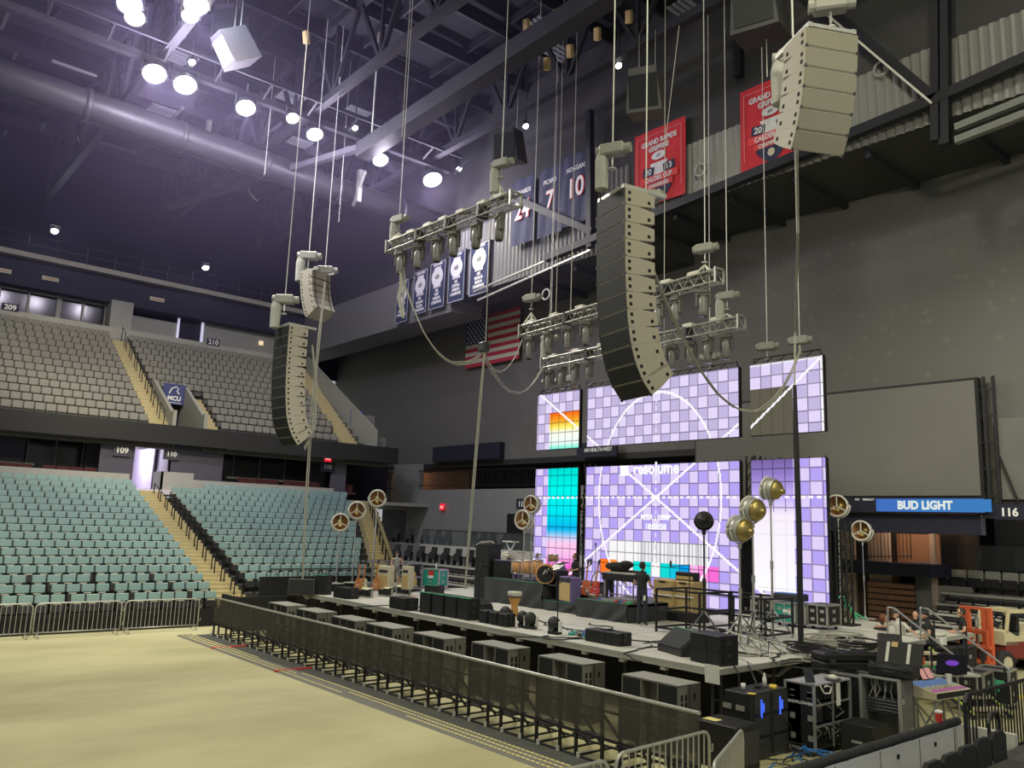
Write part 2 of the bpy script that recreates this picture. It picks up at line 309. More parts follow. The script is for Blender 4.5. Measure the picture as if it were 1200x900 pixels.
# catwalk above the upper seats
cw = XU+.2
struct('trim_catwalk', MB().bx((cw-.5, -8, 18.55), (cw, 30, 18.85)), mat('catwalk_edge', (.34, .33, .26), .6))
m = MB()
for z in (19.35, 19.9): m.tube([(cw, -8, z), (cw, 30, z)], .03, 5)
for k in range(24): m.tube([(cw, -8+k*1.6, 18.8), (cw, -8+k*1.6, 19.9)], .025, 4)
tag(m.build('trim_catwalk_rail', 'dark'), kind='structure')
# --- end balcony with corrugated face, catwalk steel in front of it
YB = 26.23
struct('wall_balcony_white', MB().bx((-57.5, YB, 15.7), (-36.5, 28.4, 18.6)), mat('balcony_grey', (.15, .15, .145), .7))
def corrugated(x0, x1, z0, z1, y, pitch=.30):
    m = MB(); n = int((x1-x0)/pitch)
    for k in range(n):
        a = x0+k*pitch; m.add([(a, y, z0), (a+.1, y-.07, z0), (a+.2, y-.07, z0), (a+.3, y, z0), (a, y, z1), (a+.1, y-.07, z1), (a+.2, y-.07, z1), (a+.3, y, z1)], [(0, 1, 5, 4), (1, 2, 6, 5), (2, 3, 7, 6)])
    return m
struct('wall_corrugated', corrugated(-36.5, -23.2, 16.4, 20.2, YB), mat('corrugated_shade', (.15, .15, .14), .55, .3, .06))  # darker copy of the corrugated metal, shade put into its colour
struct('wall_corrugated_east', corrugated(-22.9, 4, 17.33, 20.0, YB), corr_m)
struct('wall_balcony_core', MB().bx((-36.5, YB+.02, 16.4), (-33, 28.4, 27.4)).bx((-33, YB+.02, 16.4), (-23, 30.5, 27.4)).bx((-23, YB+.02, 17.33), (6, 30.5, 27.4)).bx((-57.5, YB+1.5, 18.6), (-36.5, 30.5, 27.4)), mat('balcony_dark', (.045, .045, .043), .85))
mb = MB()
for x in (-30, -27, -21, -18.2, -15.4, -12.6, -9.5, -6): mb.bx((x-.1, YB+.3, 17.05 if x > -23 else 16.1), (x+.1, 30.4, 17.33 if x > -23 else 16.4))
struct('beam_soffit', mb, roofm)
YC = 25.7
p_ = lambda a, b_, y=YC: at(a, b_, y=y)
dsteel = mat('dark_steel', (.012, .012, .016), .6, .1)
def steel(name, segs, w, m=dsteel):
    mm = MB()
    for a, b_ in segs: mm.bar(a, b_, w)
    return struct(name, mm, m)
steel('beam_chord', [(p_(640, 303), p_(1095, 118)), (p_(1095, 118), p_(1560, -94))], .34)
steel('beam_brace', [(p_(795, -140), p_(1095, 116)), (p_(603, 232), p_(695, 272))], .34)
steel('beam_brace_flange', [(p_(795, -130, 25.5), p_(1092, 121, 25.5))], .07, M['offw'])
steel('column_steel', [(p_(1097, -140), p_(1098, 165)), (p_(1106, -140), p_(1108, 170)), (p_(691, 130), p_(692, 290)), (p_(866//1, -10), p_(866, 90))], .3)
steel('beam_rails', [(p_(555, 342), p_(692, 283)), (p_(560, 352), p_(692, 293))], .09, M['steel'])
steel('beam_ledge', [(p_(1120, 150), p_(1500, -5)), (p_(1120, 165), p_(1500, 18))], .22, mat('ledge_paint', (.16, .17, .15), .6))
m = MB()
for px, py in ((1033, 80), (821, 199), (640, 345)):
    c = p_(px, py, YB-.25); m.ring((0, 0, 0), .26, .05, 16, 6, T=Matrix.Translation(c) @ Matrix.Rotation(R90, 4, 'X'))
struct('trim_vent_rings', m, M['steel'])
# --- lower end wall left of the screens: grey wall, glass rail, concourse opening
struct('wall_end_pier', MB().bx((-47.5, 30, 5.1), (-44.7, 30.5, 7.7)), cinder)
struct('wall_end_lower', MB().bx((-46, 30.2, 2.6), (-31.3, 30.6, 6.0)).bx((-31.3, 30.0, 2.6), (-28.3, 30.6, 6.1)).bx((-28.3, 30.2, 2.6), (-22, 30.6, 5.9)), cinder)
m = MB()
for i in range(9):
    for j in range(9): m.bx((-31.1+i*.3, 29.96, 2.9+j*.32), (-31.02+i*.3, 30.01, 3.05+j*.32))
struct('trim_acoustic_slots', m, M['hole'])
struct('door_2', MB().bx((-35.6, 30.1, 2.6), (-34.2, 30.25, 4.6)).bx((-29.5, 29.95, 2.6), (-29.15, 30.02, 4.7)), M['hole'])
struct('wall_orange_recess', MB().bx((-52.5, 33, 5.1), (-43, 33.2, 7.7)), mat('orange_tile', (.34, .18, .10), .7)); point('recess_lamp', (-49, 31.6, 7.3), 60, (1, .62, .36), .3)
struct('wall_scoreboard_box', MB().bx((-43.2, 30.1, 7.75), (-36.5, 30.5, 8.7)), M['navy'])
# --- lower end right of the screens
lit_o = mat('passage_orange', (.36, .20, .12), .75, 0, .15, 2); beige = mat('passage_beige', (.42, .34, .28), .8)
struct('wall_right_recess', MB().bx((-19, 35.8, 0), (-13.2, 36.0, 5.2)), mat('passage_dark', (.10, .07, .055), .8, 0, .3, 3)); point('recess_lamp', (-15.2, 33.4, 4.3), 60, (1, .66, .42), .3)
m = MB()
for k, (a, b_) in enumerate(((-18.2, -17.5), (-16.9, -16.0), (-14.4, -14.2))): m.bx((a, 34.2, 0), (b_, 34.35, 4.4))
struct('wall_passage_panels', m, beige)
struct('wall_passage_back', MB().bx((-16.0, 34.9, 2.8), (-14.3, 35.0, 4.2)), lit_o)
struct('beam_passage_floor', MB().bx((-17.6, 33.0, 2.55), (-13.9, 34.9, 3.04)), M['navy'])
m = MB()
for k in range(9): m.bx((-16.9, 34.0, .1+k*.24), (-15.0, 34.15, .28+k*.24))
struct('trim_stacked_boards', m, mat('stacked_boards', (.20, .105, .065), .8, 0, .4, 3))
struct('wall_right_lower', MB().bx((-12.9, 36.8, 2.2), (6, 36.95, 5.2)), mat('dusk_wall', (.05, .052, .055), .85))
struct('wall_right_acoustic', MB().prism([(-11.2, 3.2), (-8.9, 5.6), (6, 5.6), (6, 3.2)], 36.6, 36.75, 'y'), mat('acoustic_grey', (.16, .165, .16), .85))
struct('wall_right_upper_panel', MB().bx((-10.3, 30.25, 5.4), (6, 30.5, 8.1)), mat('panel_grey', (.13, .13, .115), .8, 0, .15, 1.5))
struct('beam_lintel_east', MB().bx((-19, 30.2, 4.2), (-11, 30.6, 4.88)), M['navy'])
# --- roof structure
for k, y in enumerate((2, 9, 16, 23)):
    m = MB(); m.bar((-57, y, 23.2), (5, y, 23.2), .35); m.bar((-57, y, 26.9), (5, y, 26.9), .35)
    for i in range(15):
        x = -57+i*4.1; m.bar((x, y, 23.2), (x+2.05, y, 26.9), .18); m.bar((x+2.05, y, 26.9), (x+4.1, y, 23.2), .18); m.bar((x, y, 23.2), (x, y, 26.9), .15)
    struct('beam_roof_truss', m, roofm)
m = MB()
for i in range(20): m.bx((-55+i*3.05-.08, -10, 26.6), (-55+i*3.05+.08, 30, 27.3))
for i in range(9): m.bx((-55, -6+i*4-.05, 27.0), (5, -6+i*4+.05, 27.4))
struct('beam_purlins', m, roofm)
m = MB()
for i in range(34):
    x, y = random.uniform(-50, -12), random.uniform(2, 25); L = random.uniform(.6, 2.4); z = random.uniform(22.5, 26)
    if random.random() < .5: m.bx((x, y, z), (x+L, y+.12, z+.12))
    else: m.bx((x, y, z), (x+.12, y+L, z+.12))
struct('beam_ceiling_conduit', m, mat('conduit', (.12, .12, .12), .5, .3))
m = MB()
for i in range(16):
    x, y = random.uniform(-46, -14), random.uniform(6, 25)
    for k in range(4): m.bx((x+k*.28, y, 25.6), (x+k*.28+.16, y+1.3, 25.68))
struct('beam_ceiling_louvres', m, mat('louvre', (.30, .31, .34), .5))
za = 22
steel('beam_main', [(at(425, 178, z=21.8), at(720, -12, z=21.8))], .75, mat('beam_paint', (.035, .035, .042), .5))
steel('beam_main_flange', [(at(425, 174, z=22.2), at(720, -18, z=22.2))], .12, M['steel'])
steel('beam_brace_far', [(at(196, 243, x=-46), at(425, 172, z=22))], .30, mat('beam_paint_b', (.06, .06, .07), .5))

tag(MB().bx((-56.5, -6, 13.5), (-21, 25.5, 27.3)).build('haze', hz), 'thin roof haze, coloured violet for the bloom of the house lights', 'haze', kind='stuff')
# ================================================================== seats
teal = mat('teal_seat_shell', (.225, .345, .335), .5, 0, .10, 3); hinge = mat('seat_hinge', (.62, .60, .48), .5); gseat = mat('grey_upholstery', (.20, .195, .165), .75, 0, .12, 3); gpan = mat('dark_upholstery', (.08, .078, .07), .8)
def seat_mesh(w, mats, hb=.80, name='arena_seat', bk=.262):
    m = MB(); m.M = Matrix.Translation((0, 0, hb)) @ Matrix.Rotation(-.16, 4, 'Y')
    m.box((0, 0, -bk/2), (.06, w-.045, bk), None, 0, .018)
    m.M = Matrix.Translation((.10, 0, hb-bk-.19)) @ Matrix.Rotation(-.22, 4, 'Y'); m.box((0, 0, 0), (.07, w-.06, .26), None, 1, .02)
    m.M = Matrix(); m.bx((.03, -.13, hb-bk-.045), (.09, .10, hb-bk-.012), 2)
    for s in (-1, 1): m.bx((-.05, s*w/2-.02, 0), (.06, s*w/2+.02, .56), 3)
    o = m.build(name, mats); C.objects.unlink(o); return o
def merge(o, locs, name):
    me = o.data; n = len(me.vertices); base = np.zeros(n*3); me.vertices.foreach_get('co', base); base = base.reshape(-1, 3)
    fs = [tuple(p.vertices) for p in me.polygons]; mi = [p.material_index for p in me.polygons]
    V = np.concatenate([base+np.array(l) for l in locs]); FF = [tuple(i+k*n for i in f) for k in range(len(locs)) for f in fs]
    m2 = bpy.data.meshes.new(name); m2.from_pydata(V.tolist(), [], FF); m2.polygons.foreach_set('material_index', mi*len(locs))
    for x in me.materials: m2.materials.append(x)
    m2.update(); ob = bpy.data.objects.new(name, m2); C.objects.link(ob); return ob
def fill(proto, spots, cat, group, stuffname, stufflabel):
    spots.sort(key=lambda s: (Vector(s[0])-Vector((0, 0, H))).length)
    for p, lab in spots[:300]:
        o = proto.copy(); C.objects.link(o); o.location = p; tag(o, lab, cat, group)
    if spots[300:]: tag(merge(proto, [p for p, _ in spots[300:]], stuffname), stufflabel, 'seats', kind='stuff')
pr = seat_mesh(.46, [teal, M['black'], hinge, M['black']])
sp = []
for i in range(NR):
    y = 11.85; k = 0
    while y > 4.6+.07*i:
        sp.append(((rowx(i), y, rowz(i)), f'teal folding seat, {ORD[i]} row from the floor, {ORD[k]} left of the stairs below sign 109')); k += 1
        y -= .465
        if i < 3 and (k-2-i) % 4 == 0: y -= .14
    if i > 1:
        y = 13.95; k = 0
        while y < 19.0+.33*max(0, i-1):
            if not (i == 16 and y < 15.5): sp.append(((rowx(i), y, rowz(i)), f'teal folding seat, {ORD[i]} row from the floor, {ORD[k]} right of the stairs below sign 109'))
            k += 1; y += .465
fill(pr, sp, 'seat', 'teal seats of the lower bowl', 'lower_bowl_seats', 'farther rows of teal folding seats below the pale wall')
pr = seat_mesh(.46, [gseat, gpan, M['black'], M['black']], name='upholstered_seat', bk=.36)
sp = []
for i in range(NU):
    y = 12.6; k = 0
    while y > 5.0+.1*i:
        sp.append(((ux(i)-.2, y, uz(i)), f'grey upper deck seat, {ORD[i]} row from the front, {ORD[k]} left of the upper stairs')); k += 1; y -= .47
    y = 16.85 if i < 5 else 14.2; k = 0
    while y < 23.75+.08*i:
        sp.append(((ux(i)-.2, y, uz(i)), f'grey upper deck seat, {ORD[i]} row from the front, {ORD[k]} right of the {"short" if i < 5 else "long upper"} stairs')); k += 1; y += .47
fill(pr, sp, 'seat', 'grey seats of the upper deck', 'upper_deck_seats', 'farther rows of grey seats on the upper deck')
# suite chairs behind the pale band
pr = seat_mesh(.5, [M['seatd'], M['seatd'], M['black'], M['black']])
for k, y in enumerate([3.6+.62*j for j in range(8)]+[14.6+.55*j for j in range(5)]):
    o = pr.copy(); C.objects.link(o); o.name = 'suite_chair'; o.location = (XU-.75, y, 14.62); tag(o, f'dark suite chair behind the upper pale band, {ORD[k if k < 8 else k-8]} {"from the picture edge" if k < 8 else "right of the square pillar"}', 'chair', 'chairs of the upper suites')
# maroon lounge benches on the concourse
for k, (a, b_) in enumerate(((3, 8.0), (8.4, 10.8), (11.2, 12.1), (16.0, 16.9), (18.0, 20.4), (20.7, 23.0), (23.6, 25.2))):
    m = MB(); n = max(1, round((b_-a)/.6))
    for j in range(n):
        y = a+(b_-a)*(j+.5)/n; w = (b_-a)/n*.96; m.box((0, y, .30), (.5, w, .14), None, 0, .03); m.box((-.26, y, .58), (.14, w, .5), None, 0, .03)
    o = m.build('lounge_bench', 'maroon'); o.location = (-44.2, 0, 5.2)
    where = ('by the picture edge', 'second from the picture edge', 'under the 109 sign', 'beside the 110 sign', 'behind the glass, nearer the 110 sign', 'behind the glass, farther from the 110 sign', 'under the small far 110 sign')[k]
    tag(o, 'maroon lounge bench on the concourse '+where, 'bench', 'maroon benches on the concourse')
# ---- black seats at the stage end: facing -Y
def endseat(mats, w=.5, top=.85):
    m = MB(); m.M = Matrix.Translation((0, 0, top)) @ Matrix.Rotation(-.14, 4, 'X')
    m.box((0, 0, -.22), (w-.03, .06, .44), None, 0, .02); m.M = Matrix.Translation((0, -.17, .43)) @ Matrix.Rotation(-.2, 4, 'X'); m.box((0, 0, 0), (w-.05, .07, .36), None, 1, .02); m.M = Matrix()
    for s in (-1, 1): m.bx((s*w/2-.02, -.2, 0), (s*w/2+.02, .03, .5), 2)
    m.bx((-w/2+.03, -.24, .20), (w/2-.03, -.19, .235), 3)
    o = m.build('folding_seat', mats); C.objects.unlink(o); return o
mm_ = MB(); mm_.box((0, -.05, .13), (.46, .36, .14), (.12, 0, 0), 0, .03); mm_.bx((-.20, -.24, .02), (.20, -.20, .055), 1); mm_.bx((-.24, -.2, 0), (-.21, .1, .16)); mm_.bx((.21, -.2, 0), (.24, .1, .16))
pr1 = mm_.build('folding_seat', [M['seatd'], M['offw']]); C.objects.unlink(pr1)
pr2 = endseat([M['seatp'], M['seatd'], M['black'], M['black']], .58, .9); pr3 = endseat([M['seatd'], M['seatd'], M['black'], M['black']], .58, .88)
def bank(x0, x1, yt, zt, n, side, dz=.32):
    m = MB(); mr = MB()
    for k in range(n):
        y, z = yt-.75*k, zt-dz*k
        m.bx((x0-.4, y-.4, z-.06), (x1+.4, y+.38, z)); mr.bx((x0-.5, y-.45, z-.10), (x1+.5, y-.39, z-.015))
        for j in range(8): m.bx((x0+(x1-x0)*j/7-.03, y-.3, max(0, z-1.6)), (x0+(x1-x0)*j/7+.03, y+.3, z-.05))
        X = x0; q = 0
        while X < x1:
            o = pr1.copy(); C.objects.link(o); o.location = (X, y, z); q += 1
            tag(o, f'{side} bleachers, black seat, {ORD[k]} row down, {ORD[q-1]} from the {"steps" if side == "forklift" else "stairs"} end', 'seat', f'black seats of the {side} bleachers'); X += .52
    t = thing('bleacher', f'black telescopic bleacher bank with pale rails {"beside the forklift" if side == "forklift" else "behind the teal road case"}', 'bleachers'); m.build('deck', 'black', t); mr.build('rail', 'offw', t)
    m = MB(); m.bx((x0-.6, yt+.35, zt+.28), (x1+1, yt+.42, zt+.36)); m.bx((x0-.4, yt+.4, zt-1.2), (x1+1, yt+.5, zt+.3), 1); m.build('top_rail', ['offw', 'dark'], t)
bank(-13.6, -6.5, 34.2, 1.62, 5, 'forklift')
A = at(478, 657, y=26.2); bank(-39.2, -29.0, 25.7, A.z-.4, 5, 'stage-left')
struct('floor_end_walk', MB().bx((-13.9, 34.6, 0), (6, 37, at(1100, 692, y=35).z)), cinder)
zw = at(478, 638.5, y=27).z-.88
struct('floor_end_walk_west', MB().bx((-53, 26.2, 0), (-22, 28.0, zw)), mat('walk_paint', (.22, .22, .19), .8))
zb = at(1100, 692, y=35).z; zq = at(1120, 644, y=36.1).z-.88
struct('floor_box_step_east', MB().bx((-13.2, 35.75, 0), (6, 37, zq)), cinder)
for k in range(11):
    X = at(1066+18.6*k+.18*k*k, 672, y=35.5).x; o = pr2.copy(); C.objects.link(o); o.name = 'end_seat'; o.location = (X, 35.5, at(1066, 664, y=35.5).z-.9+.0*k)
    tag(o, f'dark seat with pale back above the forklift bleachers, {ORD[k]} from the concrete steps', 'seat', 'pale backed seats above the bleachers')
for k, px in enumerate((1085, 1102, 1125, 1140, 1160, 1178, 1196)):
    o = (pr2 if k in (2, 3) else pr3).copy(); C.objects.link(o); o.name = 'box_chair'; p = at(px, 644, y=36.1); o.location = (p.x, 36.2, zq); tag(o, f'box chair behind the glass rail below the 116 sign, {ORD[k]} from the dark column', 'chair', 'box chairs behind the glass on the right')
for k in range(14):
    p = at(409+14.4*k, 640, y=27.0); o = pr3.copy(); C.objects.link(o); o.name = 'end_seat'; o.location = (p.x, 27.0, at(478, 638.5, y=27).z-.88); tag(o, f'black end seat above the stage-left bleachers, {ORD[k]} from the east stairs', 'seat', 'black seats above the far bleachers')
for k, px in enumerate((466, 482, 500, 515, 526, 556, 568, 578, 594)):
    p = at(px, 624, y=29); o = pr3.copy(); C.objects.link(o); o.name = 'box_chair'; o.location = (p.x, 29, at(520, 640, y=28.3).z); tag(o, f'box chair behind the glass below the 112 sign, {ORD[k]} from the white post', 'chair', 'box chairs behind the glass on the far side')
zl = at(520, 640, y=28.3).z
struct('floor_box_step', MB().bx((-48, 28.2, 0), (-22, 30.2, zl)).bx((-41.2, 28.1, zl-.5), (-22, 28.2, zl+.05), 1), [cinder, M['offw']])
def rail(name, lab, p, q, h, n, m, cat='railing', bars=True, base=0, w=.02):
    t = thing(name, lab, cat); p, q = Vector(p), Vector(q); up = Vector((0, 0, h))
    MB().tube([p+up, q+up], w*1.4, 6).tube([p+up*.12, q+up*.12], w, 5).build('top_rail', m, t)
    mm = MB()
    for k in range(n+1): c = p.lerp(q, k/n); mm.tube([c, c+up], w if k % 4 == 0 or not bars else w*.6, 5)
    mm.build('baluster', m, t); return t
rail('concourse_railing', 'black railing before the orange lit concourse corner', (-50, 30.2, 5.1), (-46.2, 30.2, 5.1), 1.05, 22, 'black')
rail('concourse_railing', 'black railing along the dark far concourse opening', at(488, 571, y=30.15), at(628, 571, y=30.15), 1.05, 60, 'black')
rail('stair_railing', 'black railing before the brick lit passage', at(1000, 656, y=33.2), at(1068, 656, y=33.2), 1.1, 16, 'black')
def glassrail(lab, p, q, h, n):
    t = thing('glass_railing', lab, 'railing'); p, q = Vector(p), Vector(q); m = MB()
    m.add([p, q, q+Vector((0, 0, h)), p+Vector((0, 0, h)), p+Vector((0, .02, 0)), q+Vector((0, .02, 0)), q+Vector((0, .02, h)), p+Vector((0, .02, h))], [(0, 1, 2, 3), (7, 6, 5, 4), (3, 2, 6, 7), (0, 4, 5, 1)])
    m.build('glass_panel', mat('smoked_glass', (.10, .12, .12), .1, 0, 0, alpha=.35), t); m = MB().tube([p+Vector((0, 0, h)), q+Vector((0, 0, h))], .025, 5)
    for k in range(n+1): c = p.lerp(q, k/n); m.tube([c, c+Vector((0, 0, h))], .02, 4)
    m.build('post', 'dark', t)
glassrail('long glass railing in front of the far box chairs', (-41, 28.15, zl), (-27, 28.15, zl), .9, 10)
glassrail('glass railing in front of the right box chairs', at(1062, 664, y=35.8), at(1215, 671, y=35.8), .95, 7)
# small stair left of the right seats
m = MB()
for k in range(5): m.bx((-14.6+k*.0, 34.6+k*.3, 0), (-13.3, 36.4, 1.6+k*.3))
struct('floor_small_steps', m, mat('pale_concrete', (.30, .29, .24), .8)); struct('wall_small_steps', MB().bx((-15.2, 34.6, 0), (-14.6, 36.4, 3.1)), cinder)
# hand rails on the two lower stairs
def handrails(lab, yv, n, dy=0):
    t = thing('stair_handrail', lab, 'handrail')
    for k in range(n):
        i = k*1.45; a = Vector((rowx(0)+.1-P0*i, yv+dy*i, .35+.27*i)); b_ = a+Vector((-P0*1.0, dy, .27))
        MB().tube([a, a+Vector((0, 0, .85)), b_+Vector((0, 0, .85)), b_], .028, 5).build('rail_loop', 'black', t)
handrails('black loop handrails up the stairs below sign 109', 13.0, 11); handrails('black loop handrails up the stairs beside the orange lit corner', 20.0, 11, .33)
t = thing('stair_handrail', 'black loop handrails up the long upper stairs', 'handrail')
for k in range(8):
    i = k*1.6; a = Vector((ux(i)+.2, 13.5, uz(i)+.2)); b_ = a+Vector((-UP, 0, .49)); MB().tube([a, a+Vector((0, 0, .85)), b_+Vector((0, 0, .85)), b_], .025, 5).build('rail_loop', 'black', t)
# ------------------------------------------------------------------ signs of the bowl
def sign(lab, body, px, py, w, h, plane, size, bg, fg='white', face='x', cat='sign', name='section_sign'):
    p = at(px, py, **plane); t = thing(name, lab, cat, p)
    if face == 'x': MB().bx((-.02, -w/2, -h/2), (.02, w/2, h/2)).build('panel', bg, t); text(body, size, (.03, 0, -.02), FACE_X, fg, t, bold=.012)
    else: MB().bx((-w/2, -.02, -h/2), (w/2, .02, h/2)).build('panel', bg, t); text(body, size, (0, -.03, -.02), FACE_Y, fg, t, bold=.012)
    return t
signw = mat('sign_white', (.7, .7, .68), .5, 0, 0, emit=(.7, .7, .68), es=.12); M['signw'] = signw
sign('small dark sign on the upper pale band nearest the picture edge', '209', 12, 360, .85, .42, dict(x=XU+.02), .42, 'navy', 'signw')
sign('small dark sign on the upper pale band below the lit doorway', '210', 250, 401, .85, .45, dict(x=XU+.02), .46, 'navy', 'signw')
sign('slate 109 sign left of the lit passage', '109', 143, 527.5, .8, .6, dict(x=XB+2.38), .40, purp_m, 'signw')
sign('slate 110 sign right of the lit passage', '110', 201, 532, .8, .6, dict(x=XB+2.38), .34, purp_m, 'signw')
sign('small far 110 sign under the second exit sign', '110', 384, 547, .9, .6, dict(x=XB+2.38), .34, M['navy'], mat('dim_sign', (.35, .35, .35), .5))
exitm = emat('exit_red', sr(255, 40, 60), 1.1)
for lab, px, py, pl, fc in (('red EXIT sign above the 109 sign', 151.5, 516, dict(x=XB+.3), 'x'), ('red EXIT sign above the small far 110 sign', 384.5, 537, dict(x=XB+2.5), 'x'), ('red EXIT sign on the grey wall behind the stage lamps', 518, 594, dict(y=30.0), 'y')):
    t = sign(lab, 'EXIT', px, py, .42, .38, pl, .16, exitm, emat('exit_letters', sr(255, 190, 190), 1), fc, name='exit_sign')
sign('navy 112 sign on the wall left of the screens', '112', 612, 590.5, .95, .55, dict(y=29.97), .42, 'navy', 'signw', 'y')
sign('navy 116 sign at the right picture edge', '116', 1183, 600, .95, .5, dict(y=30.1), .36, 'navy', 'signw', 'y')
t = sign('crest MCU banner sign hanging over the upper vomitory', 'MCU', 204.5, 462, 1.25, 1.15, dict(x=-47.0), .34, mat('crest_navy', (.05, .06, .16), .7), 'signw', name='crest_sign')
for c in t.children:
    if c.name.startswith('lettering'): c.location.z = -.25
MB().tube([(.03, -.3, 0), (.03, -.2, .3), (.03, .05, .42), (.03, .2, .3), (.03, .1, .2), (.03, .25, .02)], .035, 5).build('crest', 'signw', t)
MB().bx((.02, -.4, -.5), (.03, .4, -.47)).build('tag_line', 'signw', t)
sign('small blue sign at the top of the east upper stairs', ' ', 418, 490, .9, 1.0, dict(x=-46.5), .2, mat('blue_sign', (.04, .10, .3), .6), name='deck_sign')
tag(MB().ball((0, 0, 0), .16, 8).build('exit_lamp', emat('red_lamp', (1, .02, .06), 2)), 'red lamp glowing above the left line array', 'lamp').location = at(319, 380, x=XS+.1)
tag(MB().bx((-.05, -.15, -.15), (.05, .15, .15)).build('door_lamp', emat('cream_lamp', (1, .8, .5), .9)), 'small square cream lamp left of the left line array', 'lamp').location = at(306, 402, x=XS+.1)
for k, (px, py) in enumerate(((3, 317), (59, 327), (184, 351))):
    tag(MB().bx((-.05, -.45, -.12), (.05, .45, .12)).bx((.05, -.38, -.06), (.06, .38, .06), 1).build('emergency_light', ['offw', 'tan']), f'slim cream light box under the navy bulkhead, {ORD[k]} from the picture edge', 'light', 'slim light boxes').location = at(px, py, x=XU-.5)
# ================================================================== LED screens, scoreboard, banners
YL = 24.5
XL = [at(629, 520, y=YL).x, at(678, 520, y=YL).x, at(687.5, 520, y=YL).x, at(866, 520, y=YL).x, at(880, 520, y=YL).x, at(966.5, 520, y=YL).x]
ZU1, ZU0 = at(960, 416.5, y=YL).z, at(965, 505, y=YL).z; ZL1, ZL0 = at(968, 536, y=YL).z, 1.34
CELL = (XL[3]-XL[2])/17
xc = (XL[2]+XL[3])/2; zc = at(770, 583, y=YL).z
scr = bpy.data.materials.new('led_display'); scr.use_nodes = True; sn = scr.node_tree; sn.nodes.clear()
e = sn.nodes.new('ShaderNodeEmission'); o_ = sn.nodes.new('ShaderNodeOutputMaterial'); a_ = sn.nodes.new('ShaderNodeVertexColor'); a_.layer_name = 'picture'
sn.links.new(a_.outputs[0], e.inputs[0]); sn.links.new(e.outputs[0], o_.inputs[0]); e.inputs[1].default_value = 1.0
def lin(c): c = np.asarray(c, float)/255; return np.where(c > .04, ((c+.055)/1.055)**2.4, c/12.92)
def ramp(t, stops):
    t = np.clip(t, 0, 1); out = np.zeros(t.shape+(3,)); ps = [s[0] for s in stops]; cs = np.array([s[1] for s in stops], float)
    for k in range(3): out[..., k] = np.interp(t, ps, cs[:, k])
    return out
def screen(lab, x0, x1, z0, z1, which):
    st = .04; nx, nz = int((x1-x0)/st), int((z1-z0)/st)
    X = x0+(np.arange(nx)+.5)*(x1-x0)/nx; Z = z0+(np.arange(nz)+.5)*(z1-z0)/nz; X, Z = np.meshgrid(X, Z)
    u = (X-XL[2])/CELL; w = (ZL1-Z)/CELL+.35 if 'low' in which else (ZU1-Z)/CELL
    ch = (np.floor(u)+np.floor(w)) % 2
    A, B = ((226, 210, 252), (184, 166, 246)) if 'low' in which else ((230, 217, 252), (197, 185, 226))
    col = np.where(ch[..., None] > 0, np.array(A, float), np.array(B, float))
    fx, fw = u-np.floor(u), w-np.floor(w)
    seam = (fx < .09) | (fw < .09)
    def paint(mask, c): col[mask] = c
    if which == 'left_up':
        k = (X > x0+CELL*1.9) & (Z < z1-CELL*2.0); g = ramp((z1-CELL*2-Z)/(z1-CELL*2-z0), [(0, (255, 100, 30)), (.22, (255, 165, 40)), (.42, (255, 245, 110)), (.55, (255, 255, 240)), (.85, (240, 255, 250)), (1, (120, 245, 220))]); col[k] = g[k]
    if which == 'left_low':
        k = X > x0+CELL*1.9; g = ramp((z1-Z)/(z1-z0), [(0, (0, 225, 215)), (.18, (0, 250, 240)), (.36, (0, 235, 245)), (.5, (10, 185, 240)), (.57, (210, 215, 255)), (.62, (255, 205, 240)), (.72, (255, 190, 240)), (.82, (255, 90, 215)), (1, (255, 40, 190))]); col[k] = g[k]
    if which == 'mid_low':
        r = (Z-z0)/CELL
        k = (r > 3.35) & (r < 5.1) & (X > x0+3*CELL) & (X < x1-3.0*CELL); col[k] = np.where((np.sin((X-x0)*34)[..., None] > 0) & (X[..., None] > xc-2*CELL), (205, 205, 210), (250, 248, 250))[k]
        pal = {2: (255, 120, 40), 3: (255, 150, 60), 4: (255, 245, 240), 5: (255, 250, 250), 6: (20, 225, 215), 7: (20, 225, 215), 8: (250, 250, 250), 9: (20, 220, 215), 10: (20, 200, 230), 11: (10, 160, 235), 12: (255, 180, 235), 13: (255, 150, 225), 14: (250, 110, 215)}
        for i, c in pal.items():
            k = (r > 2.1) & (r <= 3.35) & (np.floor((X-x0)/CELL) == i); col[k] = c
    if which == 'right_low':
        g = (z1-Z)/(z1-z0); k = (X < x0+CELL*3.6) & (g < .84); gg = ramp(g, [(0, (120, 100, 165)), (.1, (150, 128, 205)), (.25, (200, 182, 250)), (.36, (250, 240, 253)), (.84, (255, 255, 255))]); col[k] = gg[k]
        seam &= ~(k & (g > .34)); col[k & (g > .34) & ((fx < .05) | (fw < .05))] = (238, 234, 244)
    if which == 'right_up':
        k = (X < x0+CELL*3.75) & (Z < z1-CELL*2.05); col[k] = (96, 92, 78); seam &= ~k
        col[k & (np.abs((fx-.5)) > .47)] = (84, 80, 68)
        paint((Z > z1-.10) | (X > x1-.08), (252, 250, 255))
    col[seam] = col[seam]*.66
    # the test picture's white lines: diagonals, circle, dotted cross
    d1 = np.abs((X-xc)*.69-(Z-zc))/1.21; d2 = np.abs((X-xc)*.69+(Z-zc))/1.21; dc = np.abs(np.hypot((X-xc)/2.95, (Z-zc)/4.05)-1)*3.2
    ln = (d1 < .045) | (d2 < .045) | ((dc < .04) & (X > XL[2]) & (X < XL[3]))
    if which == 'right_up': ln = (np.abs(Z-(z1-.12-(x1-.12-X)*.80)) < .05) & (X > x0-.1)
    dot = ((np.abs(Z-zc) < .045) & (np.sin(X*22) > -.2)) | ((np.abs(X-xc) < .04) & (np.sin(Z*22) > -.2))
    paint(ln | dot, (255, 252, 255))
